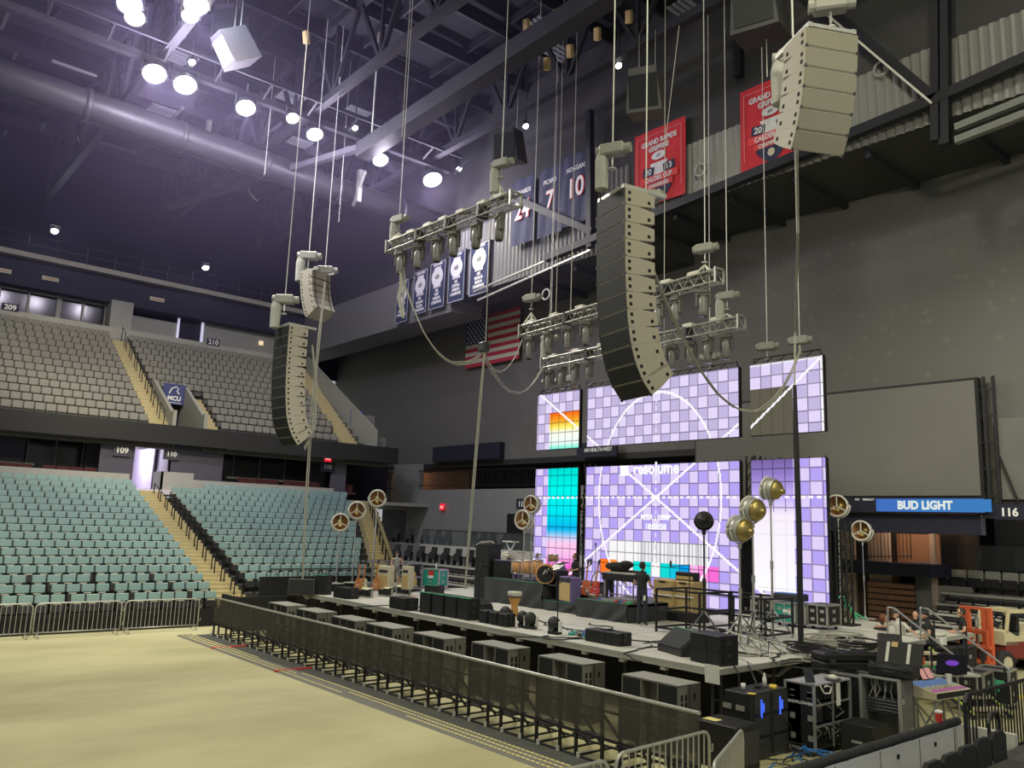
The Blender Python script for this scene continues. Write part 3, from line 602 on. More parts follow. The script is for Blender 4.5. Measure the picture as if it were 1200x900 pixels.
    col = lin(col)
    gx, gz = np.meshgrid(np.linspace(x0, x1, nx+1), np.linspace(z0, z1, nz+1)); V = np.stack([gx.ravel(), np.full(gx.size, YL), gz.ravel()], 1)
    i = (np.arange(nz)[:, None]*(nx+1)+np.arange(nx)[None]).ravel(); Q = np.stack([i, i+1, i+nx+2, i+nx+1], 1)
    t = thing('led_screen', lab, 'screen')
    me = bpy.data.meshes.new('display'); me.vertices.add(len(V)); me.vertices.foreach_set('co', V.ravel()); me.loops.add(Q.size); me.loops.foreach_set('vertex_index', Q.ravel().astype(np.int32))
    me.polygons.add(len(Q)); me.polygons.foreach_set('loop_start', (np.arange(len(Q))*4).astype(np.int32)); me.update(calc_edges=True); me.validate()
    ca = me.color_attributes.new('picture', 'FLOAT_COLOR', 'CORNER'); cc = np.ones((len(Q), 4, 4)); cc[:, :, :3] = col.reshape(-1, 1, 3); ca.data.foreach_set('color', cc.ravel())
    me.materials.append(scr); d = bpy.data.objects.new('display', me); C.objects.link(d); d.parent = t
    m = MB().bx((x0-.02, YL+.02, z0-.02), (x1+.02, YL+.12, z1+.02)); n = round((x1-x0)/.5)
    for k in range(n+1): xx = x0+(x1-x0)*k/n; m.bx((xx-.02, YL+.1, z0), (xx+.02, YL+.18, z1)); m.bx((xx-.015, YL-.0, z1), (xx+.015, YL+.03, z1+.07))
    for k in range(8): zz = z0+(z1-z0)*(k+.5)/8; m.bx((x1+.02, YL-.0, zz-.03), (x1+.05, YL+.08, zz+.03))
    m.build('cabinet_frame', 'black', t)
    if 'up' in which:
        m = MB().tube([(x0+.1, YL+.1, z1+.06), (x0+.1, YL+.1, z1+.22), (x1-.1, YL+.1, z1+.22), (x1-.1, YL+.1, z1+.06)], .03, 5)
        for k in range(int((x1-x0)/.5)): m.tube([(x0+.1+k*.5, YL+.1, z1+.05), (x0+.35+k*.5, YL+.1, z1+.22)], .02, 4)
        m.build('header_bar', 'black', t)
    return t
screen('small upper LED screen with an orange to yellow block', XL[0], XL[1], ZU0+.0, ZU1, 'left_up')
screen('wide upper LED screen showing a pale check pattern', XL[2], XL[3], ZU0, ZU1, 'mid_up')
screen('upper LED screen with a dark dead patch', XL[4], XL[5], ZU0, ZU1, 'right_up')
screen('tall narrow LED screen with a cyan to magenta block', XL[0], XL[1], ZL0, ZL1, 'left_low')
t = screen('large centre LED screen with crossing white lines', XL[2], XL[3], ZL0, ZL1, 'mid_low')
wl = emat('screen_white', (1, 1, 1), 1)
MB().bx((xc-1.80, YL-.012, ZL1-.40), (xc-1.38, YL-.002, ZL1-.0)).build('logo_square', wl, t)
text('resolume', .62, (xc-.0, YL-.012, ZL1-.16), FACE_Y, wl, t, bold=.02, sx=.95)
text('18:03:58', .30, (xc, YL-.012, zc-1.1), FACE_Y, wl, t, bold=.012); text('RESX : 1080P', .26, (xc, YL-.012, zc-.75), FACE_Y, wl, t, bold=.012)
screen('tall LED screen with a bright white block behind the stage lamps', XL[4], XL[5], ZL0, ZL1, 'right_low')
# towers that carry the screens, in the gaps
for lab, x in (('black lattice tower between the left and centre screens', (XL[1]+XL[2])/2), ('black lattice tower between the centre and right screens', (XL[3]+XL[4])/2), ('black lattice tower at the right edge of the screens', XL[5]+.24)):
    t = thing('screen_tower', lab, 'tower', (x, YL+.5, 1.3)); m = MB(); hh = ZL1-1.3+.2 if x < XL[5] else 3.2
    for sx in (-.17, .17):
        for sy in (-.17, .17): m.bar((sx, sy, 0), (sx, sy, hh), .05)
    m.build('upright', 'black', t); m = MB(); n = int(hh/.4)
    for k in range(n):
        z = k*hh/n; m.bar((-.17, -.17, z), (.17, -.17, z+hh/n), .03); m.bar((-.17, -.17, z), (.17, -.17, z), .03); m.bar((.17, -.17, z), (.17, .17, z+hh/n), .03)
    m.build('lacing', 'black', t); MB().bx((-.35, -.3, 0), (.35, .3, .05)).build('base_plate', 'black', t)
# scoreboard and ribbon
bl = at(818, 500, y=30.2); tr_ = at(1143, 446, y=30.2); z0 = at(1152, 581, y=30.2).z
t = thing('scoreboard', 'large blank grey video board on the end wall', 'scoreboard', (0, 30.1, 0))
MB().bx((bl.x, -.06, z0), (tr_.x, .0, tr_.z)).build('screen_face', mat('blank_screen', (.135, .132, .117), .55, 0, .08, .4), t)
m = MB(); m.bx((bl.x-.1, 0, z0-.1), (tr_.x+.1, .3, tr_.z+.1))
for x in (tr_.x+.25, tr_.x+.55): m.bar((x, .1, z0-.5), (x, .1, tr_.z+.1), .09)
for k in range(5): z = z0+k*.9; m.bar((tr_.x, .1, z), (tr_.x+.6, .1, z), .06)
m.bar((tr_.x+.6, .1, z0+1.3), (tr_.x+1.1, .1, z0-.3), .06); m.bx((tr_.x, 0, z0-.75), (tr_.x+1.3, .2, z0-.3)); m.build('frame', 'black', t)
rz0, rz1 = at(1090, 600, y=30).z, at(1090, 584.5, y=30).z; rx0, rx1 = at(1027, 592, y=30).x, at(1153, 592, y=30).x
t = thing('ribbon_board', 'long dark LED ribbon board with a blue BUD LIGHT section', 'ribbon board', (0, 30.0, 0))
MB().bx((-20, 0, rz0-.03), (rx1+.05, .15, rz1+.06)).build('housing', 'navy', t)
MB().bx((rx0, -.02, rz0), (rx1, 0, rz1)).build('blue_panel', emat('ribbon_blue', sr(66, 112, 190), 1), t)
MB().bx((rx0+1.3, -.03, rz0+.02), (rx0+4.1-.2, -.022, rz1-.02)).build('centre_panel', emat('ribbon_blue_b', sr(62, 124, 190), 1), t)
text('BUD LIGHT', .40, ((rx0+rx1)/2-.1, -.04, (rz0+rz1)/2-.01), FACE_Y, emat('ribbon_white', sr(225, 232, 225), 1), t, bold=.018, sx=.92)
ds = emat('ribbon_dim', sr(190, 190, 180), 1)
for body, px in (('PLY', 1005), ('PENALTY', 1018), ('SHOTS', 986)): text(body, .105, (at(px, 585.5, y=30).x, -.02, at(1010, 585.5, y=30).z), FACE_Y, ds, t, bold=.004)
t = thing('ribbon_board', 'narrow dark board reading AN HEALTH-WEST under the upper screens', 'ribbon board', (0, 30.0, 0))
a, b_ = at(676, 523, y=30), at(719, 532, y=30); MB().bx((a.x, 0, b_.z-.1), (b_.x+.2, .1, a.z+.15)).build('housing', M['navy'], t); text('AN HEALTH-WEST', .27, (at(701, 526.7, y=30).x, -.02, at(701, 527, y=30).z), FACE_Y, ds, t, bold=.003, sx=.85)
# ---- banners
def cloth(w, h, nx=10, nz=12, amp=.03, seed=0):
    vs, fs = [], []
    for j in range(nz+1):
        for i in range(nx+1): vs.append((-w/2+w*i/nx, amp*math.sin(i*1.3+seed+j*.25), -h*j/nz))
    o = len(vs); vs += [(x, y+.012, z) for x, y, z in vs]
    for j in range(nz):
        for i in range(nx):
            a = j*(nx+1)+i; fs += [(a, a+nx+1, a+nx+2, a+1), (o+a+1, o+a+nx+2, o+a+nx+1, o+a)]
    m = MB(); m.add(vs, fs); return m
bred = mat('banner_red', (.50, .025, .035), .8, emit=(.5, .03, .04), es=.0); bnavy = mat('banner_navy', (.026, .030, .068), .8); bw = mat('banner_white', (.62, .62, .62), .8); M['hoistp_b'] = mat('emblem_grey', (.20, .20, .18), .8); M.update(bred=bred, bnavy=bnavy, bw=bw)
def redbanner(lab, L, Rr, T, B, year):
    y = YB-.28; a, b_ = at(L, T[0], y=y), at(Rr, T[1], y=y); zt = (a.z+b_.z)/2; w = b_.x-a.x; h = zt-at(L, B, y=y).z
    t = thing('championship_banner', lab, 'banner', ((a.x+b_.x)/2, y, zt)); cloth(w, h, amp=.015).build('cloth', 'bred', t); s = w/2.6; yy = -.035
    for x in (-1.12, 1.12): MB().bx((x*s-.015, yy, -h+.5), (x*s+.015, yy+.01, -.25)).build('stripe', mat('banner_pink', (.6, .2, .2), .8), t)
    MB().bx((-1.12*s, yy, -.28), (1.12*s, yy+.01, -.25)).build('stripe', mat('banner_pink', (.6, .2, .2), .8), t)
    text('GRAND RAPIDS', .30*s, (0, yy, -.58*s), FACE_Y, 'bw', t, bold=.012, sx=.85); text('GRIFFINS', .30*s, (0, yy, -.88*s), FACE_Y, 'bw', t, bold=.012, sx=.85)
    MB().lathe([(.36*s, 0), (.36*s, .012)], 20, 0, Matrix.Translation((0, yy, -1.22*s)) @ Matrix.Rotation(R90, 4, 'X') @ Matrix.Diagonal((1, .5, 1, 1))).build('oval', 'bw', t); text('ahl', .2*s, (0, yy-.015, -1.22*s), FACE_Y, 'bnavy', t)
    MB().prism([(-.45*s, -1.5*s), (.45*s, -1.5*s), (.35*s, -1.75*s), (.6*s, -2.2*s), (-.6*s, -2.2*s), (-.35*s, -1.75*s)], yy-.0, yy+.01, 'y').build('jersey', 'bw', t)
    for sx, b2 in ((-1, year[:2]), (1, year[2:])):
        MB().box((sx*.52*s, yy-.008, -1.82*s), (.56*s, .01, .36*s), (0, -.12*sx, 0)).build('year_panel', 'bnavy', t); text(b2, .34*s, (sx*.52*s, yy-.018, -1.83*s), (R90, -.12*sx, 0), 'bw', t, bold=.01)
    MB().prism([(-.62*s, -2.3*s), (.62*s, -2.3*s), (.62*s, -2.7*s), (.3*s, -3.05*s), (0, -3.2*s), (-.3*s, -3.05*s), (-.62*s, -2.7*s)], yy-.002, yy+.008, 'y').build('shield', 'bnavy', t)
    MB().bx((-.95*s, yy-.014, -2.32*s), (.95*s, yy-.004, -2.02*s)).bx((-.72*s, yy-.014, -2.58*s), (.72*s, yy-.004, -2.36*s)).build('ribbon', mat('banner_scarlet', (.65, .06, .06), .8), t)
    text('CALDER CUP', .27*s, (0, yy-.02, -2.18*s), FACE_Y, 'bw', t, bold=.01, sx=.85); text('CHAMPIONS', .21*s, (0, yy-.02, -2.48*s), FACE_Y, 'bw', t, bold=.008, sx=.85)
    MB().ball((0, yy-.01, -2.82*s), (.15*s, .02, .16*s), 8).build('emblem', 'cream', t)
redbanner('red 2013 champions banner on the balcony', 744, 803, (157, 140), 247, '2013')
redbanner('red 2017 champions banner beside the upper right speaker stack', 867, 941, (107, 79), 207, '2017')
for k, (px, nm, num, zt) in enumerate(((614, 'RICHARDS', '24', 209), (646, 'PICARD', '7', 196), (676, 'HOGGAN', '10', 180))):
    y = YB-.5; a = at(px, zt, y=y); t = thing('retired_number_banner', f'navy banner with the retired number {num}', 'banner', a, 0, 'retired number banners'); cloth(1.75, 3.5, seed=k).build('cloth', 'bnavy', t)
    text(nm, .34, (0, -.06, -.75), FACE_Y, 'bw', t, bold=.006, sx=.8); text(num, 1.35, (.03, -.05, -1.75), FACE_Y, 'bred', t, bold=.05, sx=.85); text(num, 1.35, (0, -.06, -1.75), FACE_Y, 'bw', t, bold=.02, sx=.85)
for k, (l, r, tp, bt) in enumerate(((466, 480, 331, 380), (486, 502, 320, 370), (505, 523, 310, 364), (527, 546, 299, 356), (552, 574, 289, 348))):
    y = YB-.3; a, b_ = at(l, tp, y=y), at(r, tp-3, y=y); w = b_.x-a.x; h = a.z-at(l, bt, y=y).z
    t = thing('division_banner', f'navy division banner with a white disc, {ORD[k]} from the truss cable', 'banner', ((a.x+b_.x)/2, y, a.z), 0, 'division banners'); MB().bx((-w/2-.03, -.02, -.03), (w/2+.03, .34, .02)).build('hanging_bar', 'dark', t); cloth(w, h, seed=k, amp=.01).build('cloth', mat('banner_blue', (.018, .028, .07), .8), t)
    m = MB()
    for sx in (-1, 1): m.bx((sx*(w/2-.05)-.012, -.03, -h+.06), (sx*(w/2-.05)+.012, -.025, -.05))
    for z in (-.05, -h+.06): m.bx((-w/2+.05, -.03, z-.012), (w/2-.05, -.025, z+.012))
    m.build('border', 'bw', t)
    text('GRAND RAPIDS', .20, (0, -.03, -.17), FACE_Y, 'bw', t, bold=.008, sx=.62); text('GRIFFINS', .22, (0, -.03, -.40), FACE_Y, 'bw', t, bold=.008, sx=.75)
    MB().lathe([(w*.36, 0), (w*.36, .012)], 20, 0, Matrix.Translation((0, -.03, -.92)) @ Matrix.Rotation(R90, 4, 'X')).build('disc', 'bw', t)
    MB().ball((0, -.045, -.92), (w*.15, .012, w*.09), 8).ball((.06, -.045, -.86), (w*.07, .012, w*.08), 8).build('emblem', 'hoistp_b', t)
    for j, s in enumerate((('2000-2001', 'IHL'), ('2001-2002', 'AHL'), ('2002-2003', 'AHL'), ('2005-2006', 'AHL'), ('2005-2006', 'AHL'))[k]+(('DIVISION',), ('REGULAR', 'SEASON'), ('WEST', 'DIVISION'), ('CENTRAL', 'DIVISION'), ('REGULAR', 'SEASON'))[k]+('CHAMPIONS',)): text(s, .235, (0, -.03, -1.48-.235*j), FACE_Y, 'bw', t, bold=.009, sx=.72)
# flag
y = 30.2; a, b_ = at(547.5, 373, y=y), at(610, 358.5, y=y); w = b_.x-a.x; zt = b_.z; h = zt-at(608, 420, y=y).z
t = thing('flag', 'striped national flag hanging on the grey end wall', 'flag', ((a.x+b_.x)/2, y, zt)); nst = 13
m = MB(); cw_, chh = .42*w, h*7/13
for k in range(nst): m.bx((-w/2, 0, -h*(k+1)/13), (w/2, .02, -h*k/13), k % 2)
m.build('stripes', [mat('flag_red', (.40, .03, .06), .8), mat('flag_white', (.50, .48, .40), .8)], t)
m = MB().bx((-w/2, -.012, -chh), (-w/2+cw_, 0, 0)); m.build('canton', mat('flag_blue', (.03, .035, .10), .8), t); m = MB()
for r in range(9):
    for c in range(6 if r % 2 == 0 else 5): m.ball((-w/2+cw_*(.09+.165*c+(0 if r % 2 == 0 else .083)), -.02, -chh*(.08+.105*r)), (.07, .01, .07), 6)
m.build('stars', mat('flag_star', (.6, .6, .58), .8), t)
# ================================================================== flown rig
ZT = 26.5; M['hoistp'] = mat('hoist_paint', (.24, .24, .21), .5); M['boxgrey'] = mat('box_grey', (.07, .065, .075), .6)
def cabinet(w, h, d, side, front):
    """One line-array cabinet: origin at its front top edge, front towards -Y."""
    g = .006; b = .055
    body = MB(); hw = w/2; yb = d
    prof = [(0, -g), (0, -h+g), (d*.45, -h+g), (d, -h+b), (d, -b), (d*.45, -g)]
    body.prism(prof, -hw, hw, 'x'); o = body.build('speaker_cabinet', side)
    MB().bx((-hw+.015, -.012, -h+.02), (hw-.015, .0, -.02)).build('grille', front, o)
    for s in (-1, 1):
        for y, z in ((.10, -.11), (.10, -h+.11), (d-.14, -h+.13)): MB().bx((s*hw-.004, y-.035, z-.035), (s*hw+.004, y+.035, z+.035)).build('port', 'hole', o)
    m = MB()
    for s in (-1, 1): m.bx((s*(hw-.02)-.02, -.02, -h-.01), (s*(hw-.02)+.02, .02, -h+.04)); m.bx((s*(hw*.7)-.02, d-.02, -h), (s*(hw*.7)+.02, d+.02, -.02))
    m.build('rigging_link', 'dark', o)
    return o
def line_array(lab, loc, rz, n, w, h, d, splay, side='cabl', front='grille'):
    t = thing('line_array', lab, 'speaker array', loc, rz); y = z = 0.; a = 0.; proto = None
    for k in range(n):
        a += splay[min(k, len(splay)-1)]
        if proto is None: o = proto = cabinet(w, h, d, side, front)
        else:
            o = proto.copy(); C.objects.link(o)
            for g in proto.children: c = g.copy(); C.objects.link(c); c.parent = o
        o.parent = t; o.location = (0, y, z); r = math.radians(a); o.rotation_euler = (r, 0, 0); y += math.sin(r)*h; z -= math.cos(r)*h
    m = MB()
    for s in (-1, 1): m.bx((s*w*.42-.04, -.02, .0), (s*w*.42+.04, d+.35, .09))
    m.bx((-w*.45, .0, .02), (w*.45, .08, .09)).bx((-w*.45, d-.1, .02), (w*.45, d-.02, .09)); m.build('flying_frame', 'steel', t)
    return t, (y, z, a)
def hoist(lab, p, top=ZT, s=1, rz=0, bag=True, m_='hoistp'):
    t = thing('chain_hoist', lab, 'hoist', p, rz)
    MB().box((0, 0, 0), (.46*s, .24*s, .22*s), None, 0, .03*s).cyl((-.3*s, 0, 0), (-.22*s, 0, 0), .10*s, 10).cyl((.22*s, 0, 0), (.34*s, 0, 0), .09*s, 10).build('motor', m_, t)
    m = MB(); L = top-p[2]
    if L > 0: m.tube([(0, 0, .1), (0, 0, L)], .009*s+.004, 5); m.build('lift_chain', 'tape', t)
    MB().tube([(0, 0, -.1*s), (0, 0, -.3*s)], .02*s, 5).ring((0, 0, -.36*s), .06*s, .018*s, 10, 5, T=Matrix.Translation((0, 0, 0))).build('hook', 'steel', t)
    if bag: MB().lathe([(.05, -.75*s), (.12*s, -.72*s), (.13*s, -.2*s), (.10*s, -.05*s)], 10, 0, Matrix.Translation((-.2*s, 0, 0))).build('chain_bag', mat('chain_bag_cloth', (.34, .34, .31), .9), t)
    return t
def cabling(lab, runs, r=.02, m='cable', name='cable_bundle'):
    mm = MB()
    for k, pts in enumerate(runs): mm.tube(pts, r, 6)
    return tag(mm.build(name, m), lab, 'cable')
def strands(pts, n, spread, seed=0):
    rr = random.Random(seed); out = []
    for k in range(n):
        o = Vector((rr.uniform(-1, 1), rr.uniform(-1, 1), rr.uniform(-1, 1)))*spread; out.append([Vector(p)+o*(1 if 0 < i < len(pts)-1 else .4)+Vector((0, 0, rr.uniform(-1, 1)*spread*.6)) for i, p in enumerate(pts)])
    return out
SPL = [0, .3, .4, .5, .8, 1, 1.4, 2.2, 4, 7, 9.5, 12]
pR = dp(716, 229, 17.6); line_array('large black line array hanging before the centre screen', pR, math.radians(-14), 12, 1.10, .375, .74, SPL, 'cabl')
pL = dp(331, 383, 30.0); line_array('large line array hanging before the far upper seats', pL, math.radians(2), 12, 1.10, .372, .76, SPL, 'cabl')
SPS = [2, 3, 4, 5, 6, 6]
pS = dp(975, 36, 14.3); line_array('short pale line array in the upper right corner', pS, math.radians(62), 6, 1.02, .355, .72, [4, 3.5, 4, 5, 6, 8], 'cabl', mat('lit_grille', (.20, .19, .14), .6, 0, .1, 20))  # paler grille copy, the light on it put into the colour
pW = dp(363, 323, 35.5); line_array('short line array hanging behind the far large array', pW, math.radians(-75), 6, 1.05, .36, .72, [4, 4, 4, 5, 6, 7], 'cabl')
hoist('pale chain hoist on top of the large centre array', dp(718, 176, 17.7), s=1.2, rz=.4); hoist('pale chain hoist behind the large centre array', dp(757, 232, 18.3), s=1.2, rz=.4, bag=False)
hoist('pale chain hoist above the far large array', dp(334, 351, 30.2), s=1.5, rz=.9); hoist('pale chain hoist above the far short array', dp(362, 300, 35.6), s=1.6, rz=.9); hoist('pale chain hoist at the back of the far short array', dp(381, 317, 36), s=1.6, rz=.9)
hoist('chain hoist above the upper right array', dp(973, 6, 15.4), s=1.3, rz=.6, bag=False); hoist('pale chain hoist behind the upper right array', dp(930, 68, 15.8), s=1.3, rz=.6)
# --- box truss and moving lights
def box_truss(lab, p, q, s=.36, n=None):
    p, q = Vector(p), Vector(q); t = thing('box_truss', lab, 'truss', p, math.atan2((q-p).y, (q-p).x)); L = (q-p).length; n = n or int(L/.4); z1 = (q-p).z
    f = lambda u, y, z: (u*L, y, z+z1*u)
    for y in (-s/2, s/2):
        for z in (0, s): MB().tube([f(0, y, z), f(1, y, z)], .03, 6).build('chord', 'steel', t)
    m = MB()
    for k in range(n):
        a, b_ = k/n, (k+1)/n
        for y in (-s/2, s/2): m.tube([f(a, y, 0), f((a+b_)/2, y, s), f(b_, y, 0)], .014, 4, cap=False)
        for z in (0, s): m.tube([f(a, -s/2, z), f(b_, s/2, z)], .014, 4, cap=False)
    m.build('lacing', 'steel', t)
    for u in (0, .27, .52, .77, 1):
        e = s/2+.04; c = f(u, 0, s/2); m = MB()
        if u in (0, 1):
            for y in (-e, e): m.box((c[0], y, c[2]), (.06, .05, s+.12))
            for z in (-e, e): m.box((c[0], 0, c[2]+z), (.06, s+.12, .05))
            m.build('end_frame', 'steel', t)
        else: m.box(c, (.16, s+.08, s+.06), None, 0, .02).build('corner_plate', 'dark', t)
    m = MB()
    for u in (.06, .2, .35, .48, .62, .78, .9): m.box(f(u, -.05, s+.08), (.42, .24, .14), None, 0, .03)
    m.build('power_box', 'offw', t); m = MB()
    for k in range(3): m.tube([Vector(f(u/12, .1-.1*k, s+.03))+Vector((0, 0, .05*math.sin(u*2+k))) for u in range(13)], .02, 5)
    m.build('loom', 'bcable', t)
    return t
def moving_head():
    t = thing('moving_light', 'x', 'moving light'); MB().box((0, 0, -.07), (.36, .26, .15), None, 0, .02).build('base', 'cab', t)
    m = MB()
    for s in (-1, 1): m.box((s*.20, 0, -.34), (.07, .16, .46), None, 0, .02)
    m.box((0, 0, -.17), (.42, .16, .07)); m.build('yoke', 'cab', t)
    MB().lathe([(.05, -.86), (.13, -.84), (.14, -.70), (.155, -.50), (.15, -.32), (.10, -.22), (.03, -.20)], 12).build('head', mat('moving_head_shell', (.16, .16, .15), .35), t, True)
    MB().lathe([(.11, -.868), (.11, -.858)], 12).build('lens', 'glass', t)
    MB().tube([(-.1, .05, 0), (-.1, .05, .12)], .02, 5).tube([(.1, .05, 0), (.1, .05, .12)], .02, 5).build('clamp', 'steel', t); return t
mh = moving_head(); first = True
def heads(px, plane_y, z, truss, start):
    global first
    for k, x in enumerate(px):
        p = at(x, 300, y=plane_y); lab = f'moving light under the {truss}, {ORD[k]} from its {start} end'
        loc = (p.x, plane_y, z(p.x)-.10)
        if first: mh.location = loc; mh['label'] = lab; mh['group'] = 'moving lights on the trusses'; mh.rotation_euler = (0, 0, .3); first = False
        else: dup(mh, loc, random.uniform(-.5, .6), lab)
def trussrun(lab, px0, py0, px1, py1, y, name, hp):
    a, b_ = at(px0, py0, y=y), at(px1, py1, y=y); box_truss(lab, a, b_); heads(hp, y, lambda x: a.z+(b_.z-a.z)*(x-a.x)/(b_.x-a.x), name, 'far'); return a, b_
T1 = trussrun('pale box truss with moving lights over the stage front, below the house lights', 458, 296, 604, 240, 15, 'front truss', (470, 490, 512, 531, 557, 584))
T2 = trussrun('box truss with moving lights crossing behind the large centre array', 613, 394, 843, 330, 20, 'middle truss', (624, 646, 668, 689, 772, 792, 824))
T3 = trussrun('lower box truss with moving lights just above the upper screens', 638, 432, 869, 384, 22.3, 'rear truss', (647, 662, 677, 693, 788, 809, 829, 850))
for lab, px, py, y in (('pale chain hoist at the far end of the front truss', 468, 257, 15), ('pale chain hoist at the near end of the front truss', 588, 192, 15), ('chain hoist at the far end of the middle truss', 623, 349, 20), ('pale chain hoist at the near end of the middle truss', 826, 291, 20), ('chain hoist at the far end of the rear truss', 644, 396, 22.3), ('pale chain hoist at the near end of the rear truss', 852, 347, 22.3),
      ('chain hoist left of two above the small upper screen', 644, 447, YL+.1), ('chain hoist right of two above the small upper screen', 667, 444, YL+.1), ('chain hoist above the wide upper screen', 832, 418, YL+.1), ('chain hoist above the dead patch of the upper right screen', 899, 406, YL+.1), ('chain hoist above the top corner of the upper right screen', 937, 399, YL+.1)):
    hoist(lab, at(px, py, y=y), s=1.25, rz=.2, bag=y in (15, 22.3))
for k, (px, py, y, tt) in enumerate(((468, 262, 15, T1), (586, 205, 15, T1), (623, 356, 20, T2), (826, 298, 20, T2), (644, 403, 22.3, T3), (852, 356, 22.3, T3))):
    p = at(px, py, y=y); zb = tt[0].z+(tt[1].z-tt[0].z)*(p.x-tt[0].x)/(tt[1].x-tt[0].x)+.35; m = MB()
    for sx, sy in ((-.28, -.17), (.28, -.17), (-.28, .17), (.28, .17)): m.tube([(p.x, y, p.z-.35), (p.x+sx, y+sy, zb)], .028, 5)
    tag(m.build('round_sling', 'offw'), f'pale lifting sling at the {"far" if k % 2 == 0 else "near"} end of the {("front", "middle", "rear")[k//2]} truss', 'sling', 'truss slings')
# --- cable looms
c1 = at(470, 322, y=15); c2 = at(566, 412, y=17)
cabling('grey cable loop sagging from the front truss to the hanging bundle', strands(catenary(c1, c2, 1.5), 4, .05), .017)
cabling('coiled cable hanging at the far end of the front truss', strands([at(470, 300, y=15), at(472, 330, y=15), at(469, 350, y=15), at(472, 372, y=15)], 5, .08, 2), .022)
cabling('short cable loop between the hanging bundle and the middle truss', strands(catenary(c2, at(613, 395, y=20), 1.0), 2, .05, 3), .015)
cabling('cable loop between the hanging bundle and the rear truss', strands(catenary(c2, at(638, 428, y=22.3), 1.3), 3, .05, 4), .018)
cabling('long cable bundle hanging from the junction down to the stage', strands([at(569, 400, y=17), at(563, 470, y=17), at(554, 580, y=17), at(545, 690, y=17)], 5, .04, 5), .022)
cabling('thin cable rising from the junction past the front truss', [[at(569, 405, y=17), at(573, 300, y=17), at(576, 250, y=17)]], .02)
MB_j = MB().box((0, 0, 0), (.35, .3, .35), None, 0, .05); o = tag(MB_j.build('cable_junction', 'dark'), 'dark junction box where the stage cable loops meet', 'junction box'); o.location = at(567, 407, y=17)
cabling('thick cable loop from the large centre array to the screen corner', strands(catenary(dp(763, 310, 18), at(938, 410, y=YL-1), 2.6, 20), 3, .04, 6), .02)
cabling('cable hanging behind the far large array down to the floor', strands([dp(381, 330, 33), dp(374, 395, 32), dp(364, 500, 31), dp(358, 600, 31), dp(354, 690, 31)], 3, .04, 7), .02)
cabling('slack cable loop below the far large array', strands([dp(366, 405, 30), dp(371, 450, 30), dp(368, 500, 30), dp(362, 512, 30), dp(357, 526, 30)], 3, .06, 8), .02)
cb = at(939, 786, z=.9)
cabling('pale cable run rising from the stage corner to the upper right array', strands([(cb.x, cb.y, 7.6), (cb.x+.05, cb.y, 9.0), dp(935, 270, 16.5), dp(934, 180, 15.8), dp(930, 80, 15.8)], 2, .05, 9), .016)
cabling('thick dark cable bundle standing at the stage corner before the screens', strands([(cb.x, cb.y, .2), (cb.x, cb.y, 2), (cb.x+.02, cb.y, 4), (cb.x, cb.y, 6), (cb.x, cb.y, 7.6)], 6, .035, 10), .035, 'bcable')
for k, (xa, ya, xb, yb, D) in enumerate(((478, -5, 471, 160, 28), (443, 10, 436, 155, 38), (400, 20, 397, 260, 40), (653, 20, 651, 385, 30), (669, 110, 668, 390, 30), (783, 120, 778, 440, 27), (796, 30, 778, 180, 27), (902, -5, 899, 90, 24), (313, 130, 310, 205, 40), (262, 65, 258, 95, 38))):
    tag(MB().tube([dp(xa, ya, D) if k == 6 else Vector((dp(xb, yb, D).x, dp(xb, yb, D).y, 26.8)), dp(xb, yb, D)], .04 if k == 1 else .012, 5).build('rigging_wire', 'offw'), ('thin wire beside the front truss hoist chain', 'thick pale pipe dropping from the roof to the main beam', 'wire behind the far short array', 'wire before the navy number banners, left of two', 'wire before the navy number banners, right of two', 'wire right of the large centre array', 'slanted wire before the 2013 banner', 'wire crossing the 2017 banner', 'short drop wire below the house light row', 'wire below the white ceiling box')[k], 'wire')
# --- house lights in view
lampm = emat('lamp_glow', (1, .96, .80), 30); lampw = emat('lamp_glow_white', (.92, .93, 1), 26)
def house_light(lab, px, py, z=22., r=.42, warm=True, pw=0, tilt=.5):
    r *= .86
    p = at(px, py, z=z) if z else at(px, py, x=-55)
    t = thing('house_light', lab, 'ceiling light', p); T = Matrix.Rotation(-tilt, 4, 'Y')
    MB().lathe([(r*.5, r*1.2), (r*.9, r*.7), (r*1.05, 0), (r*.98, 0), (r*.85, r*.5), (r*.3, r*.7)], 16, 0, T).build('housing', 'dark', t)
    MB().lathe([(r*.93, .02), (r*.8, -.04), (.01, -.06)], 16, 0, T).build('lens', lampm if warm else lampw, t)
    MB().tube([(0, -r*1.1, 0), (0, -r*1.1, r*1.6), (0, r*1.1, r*1.6), (0, r*1.1, 0)], .04, 5).tube([(0, 0, r*1.6), (0, 0, r*1.6+.5) if pw or r > .28 else ((0, 0, 26.8-p.z) if z else (-2.7, 0, r*1.6))], .04, 5).build('bracket', 'dark', t)
    if pw: spot('house_or_fill_lamp', p+Vector((.1, 0, -.4)), (p.x*.55, p.y+2, 0), pw, (1, .96, .72), 120, .8, .4); point('house_lamp_spill', p+Vector((.3, 0, -.75)), pw*.55, (.86, .78, 1), .35)
    return t
LW = 1500
for k, (px, py, r, pw) in enumerate(((152, 5, .5, LW), (158, 21, .42, 0), (230, 6, .5, LW), (223, 19, .36, 0), (181, 87, .55, LW), (217, 100, .55, LW), (288, 127, .5, LW), (343, 139, .34, 0), (369, 158, .45, LW), (446, 188, .46, LW), (507, 211, .6, LW))):
    house_light(f'glaring round house light on the roof catwalk, {ORD[k]} along the row', px, py, 22, r, True, pw)
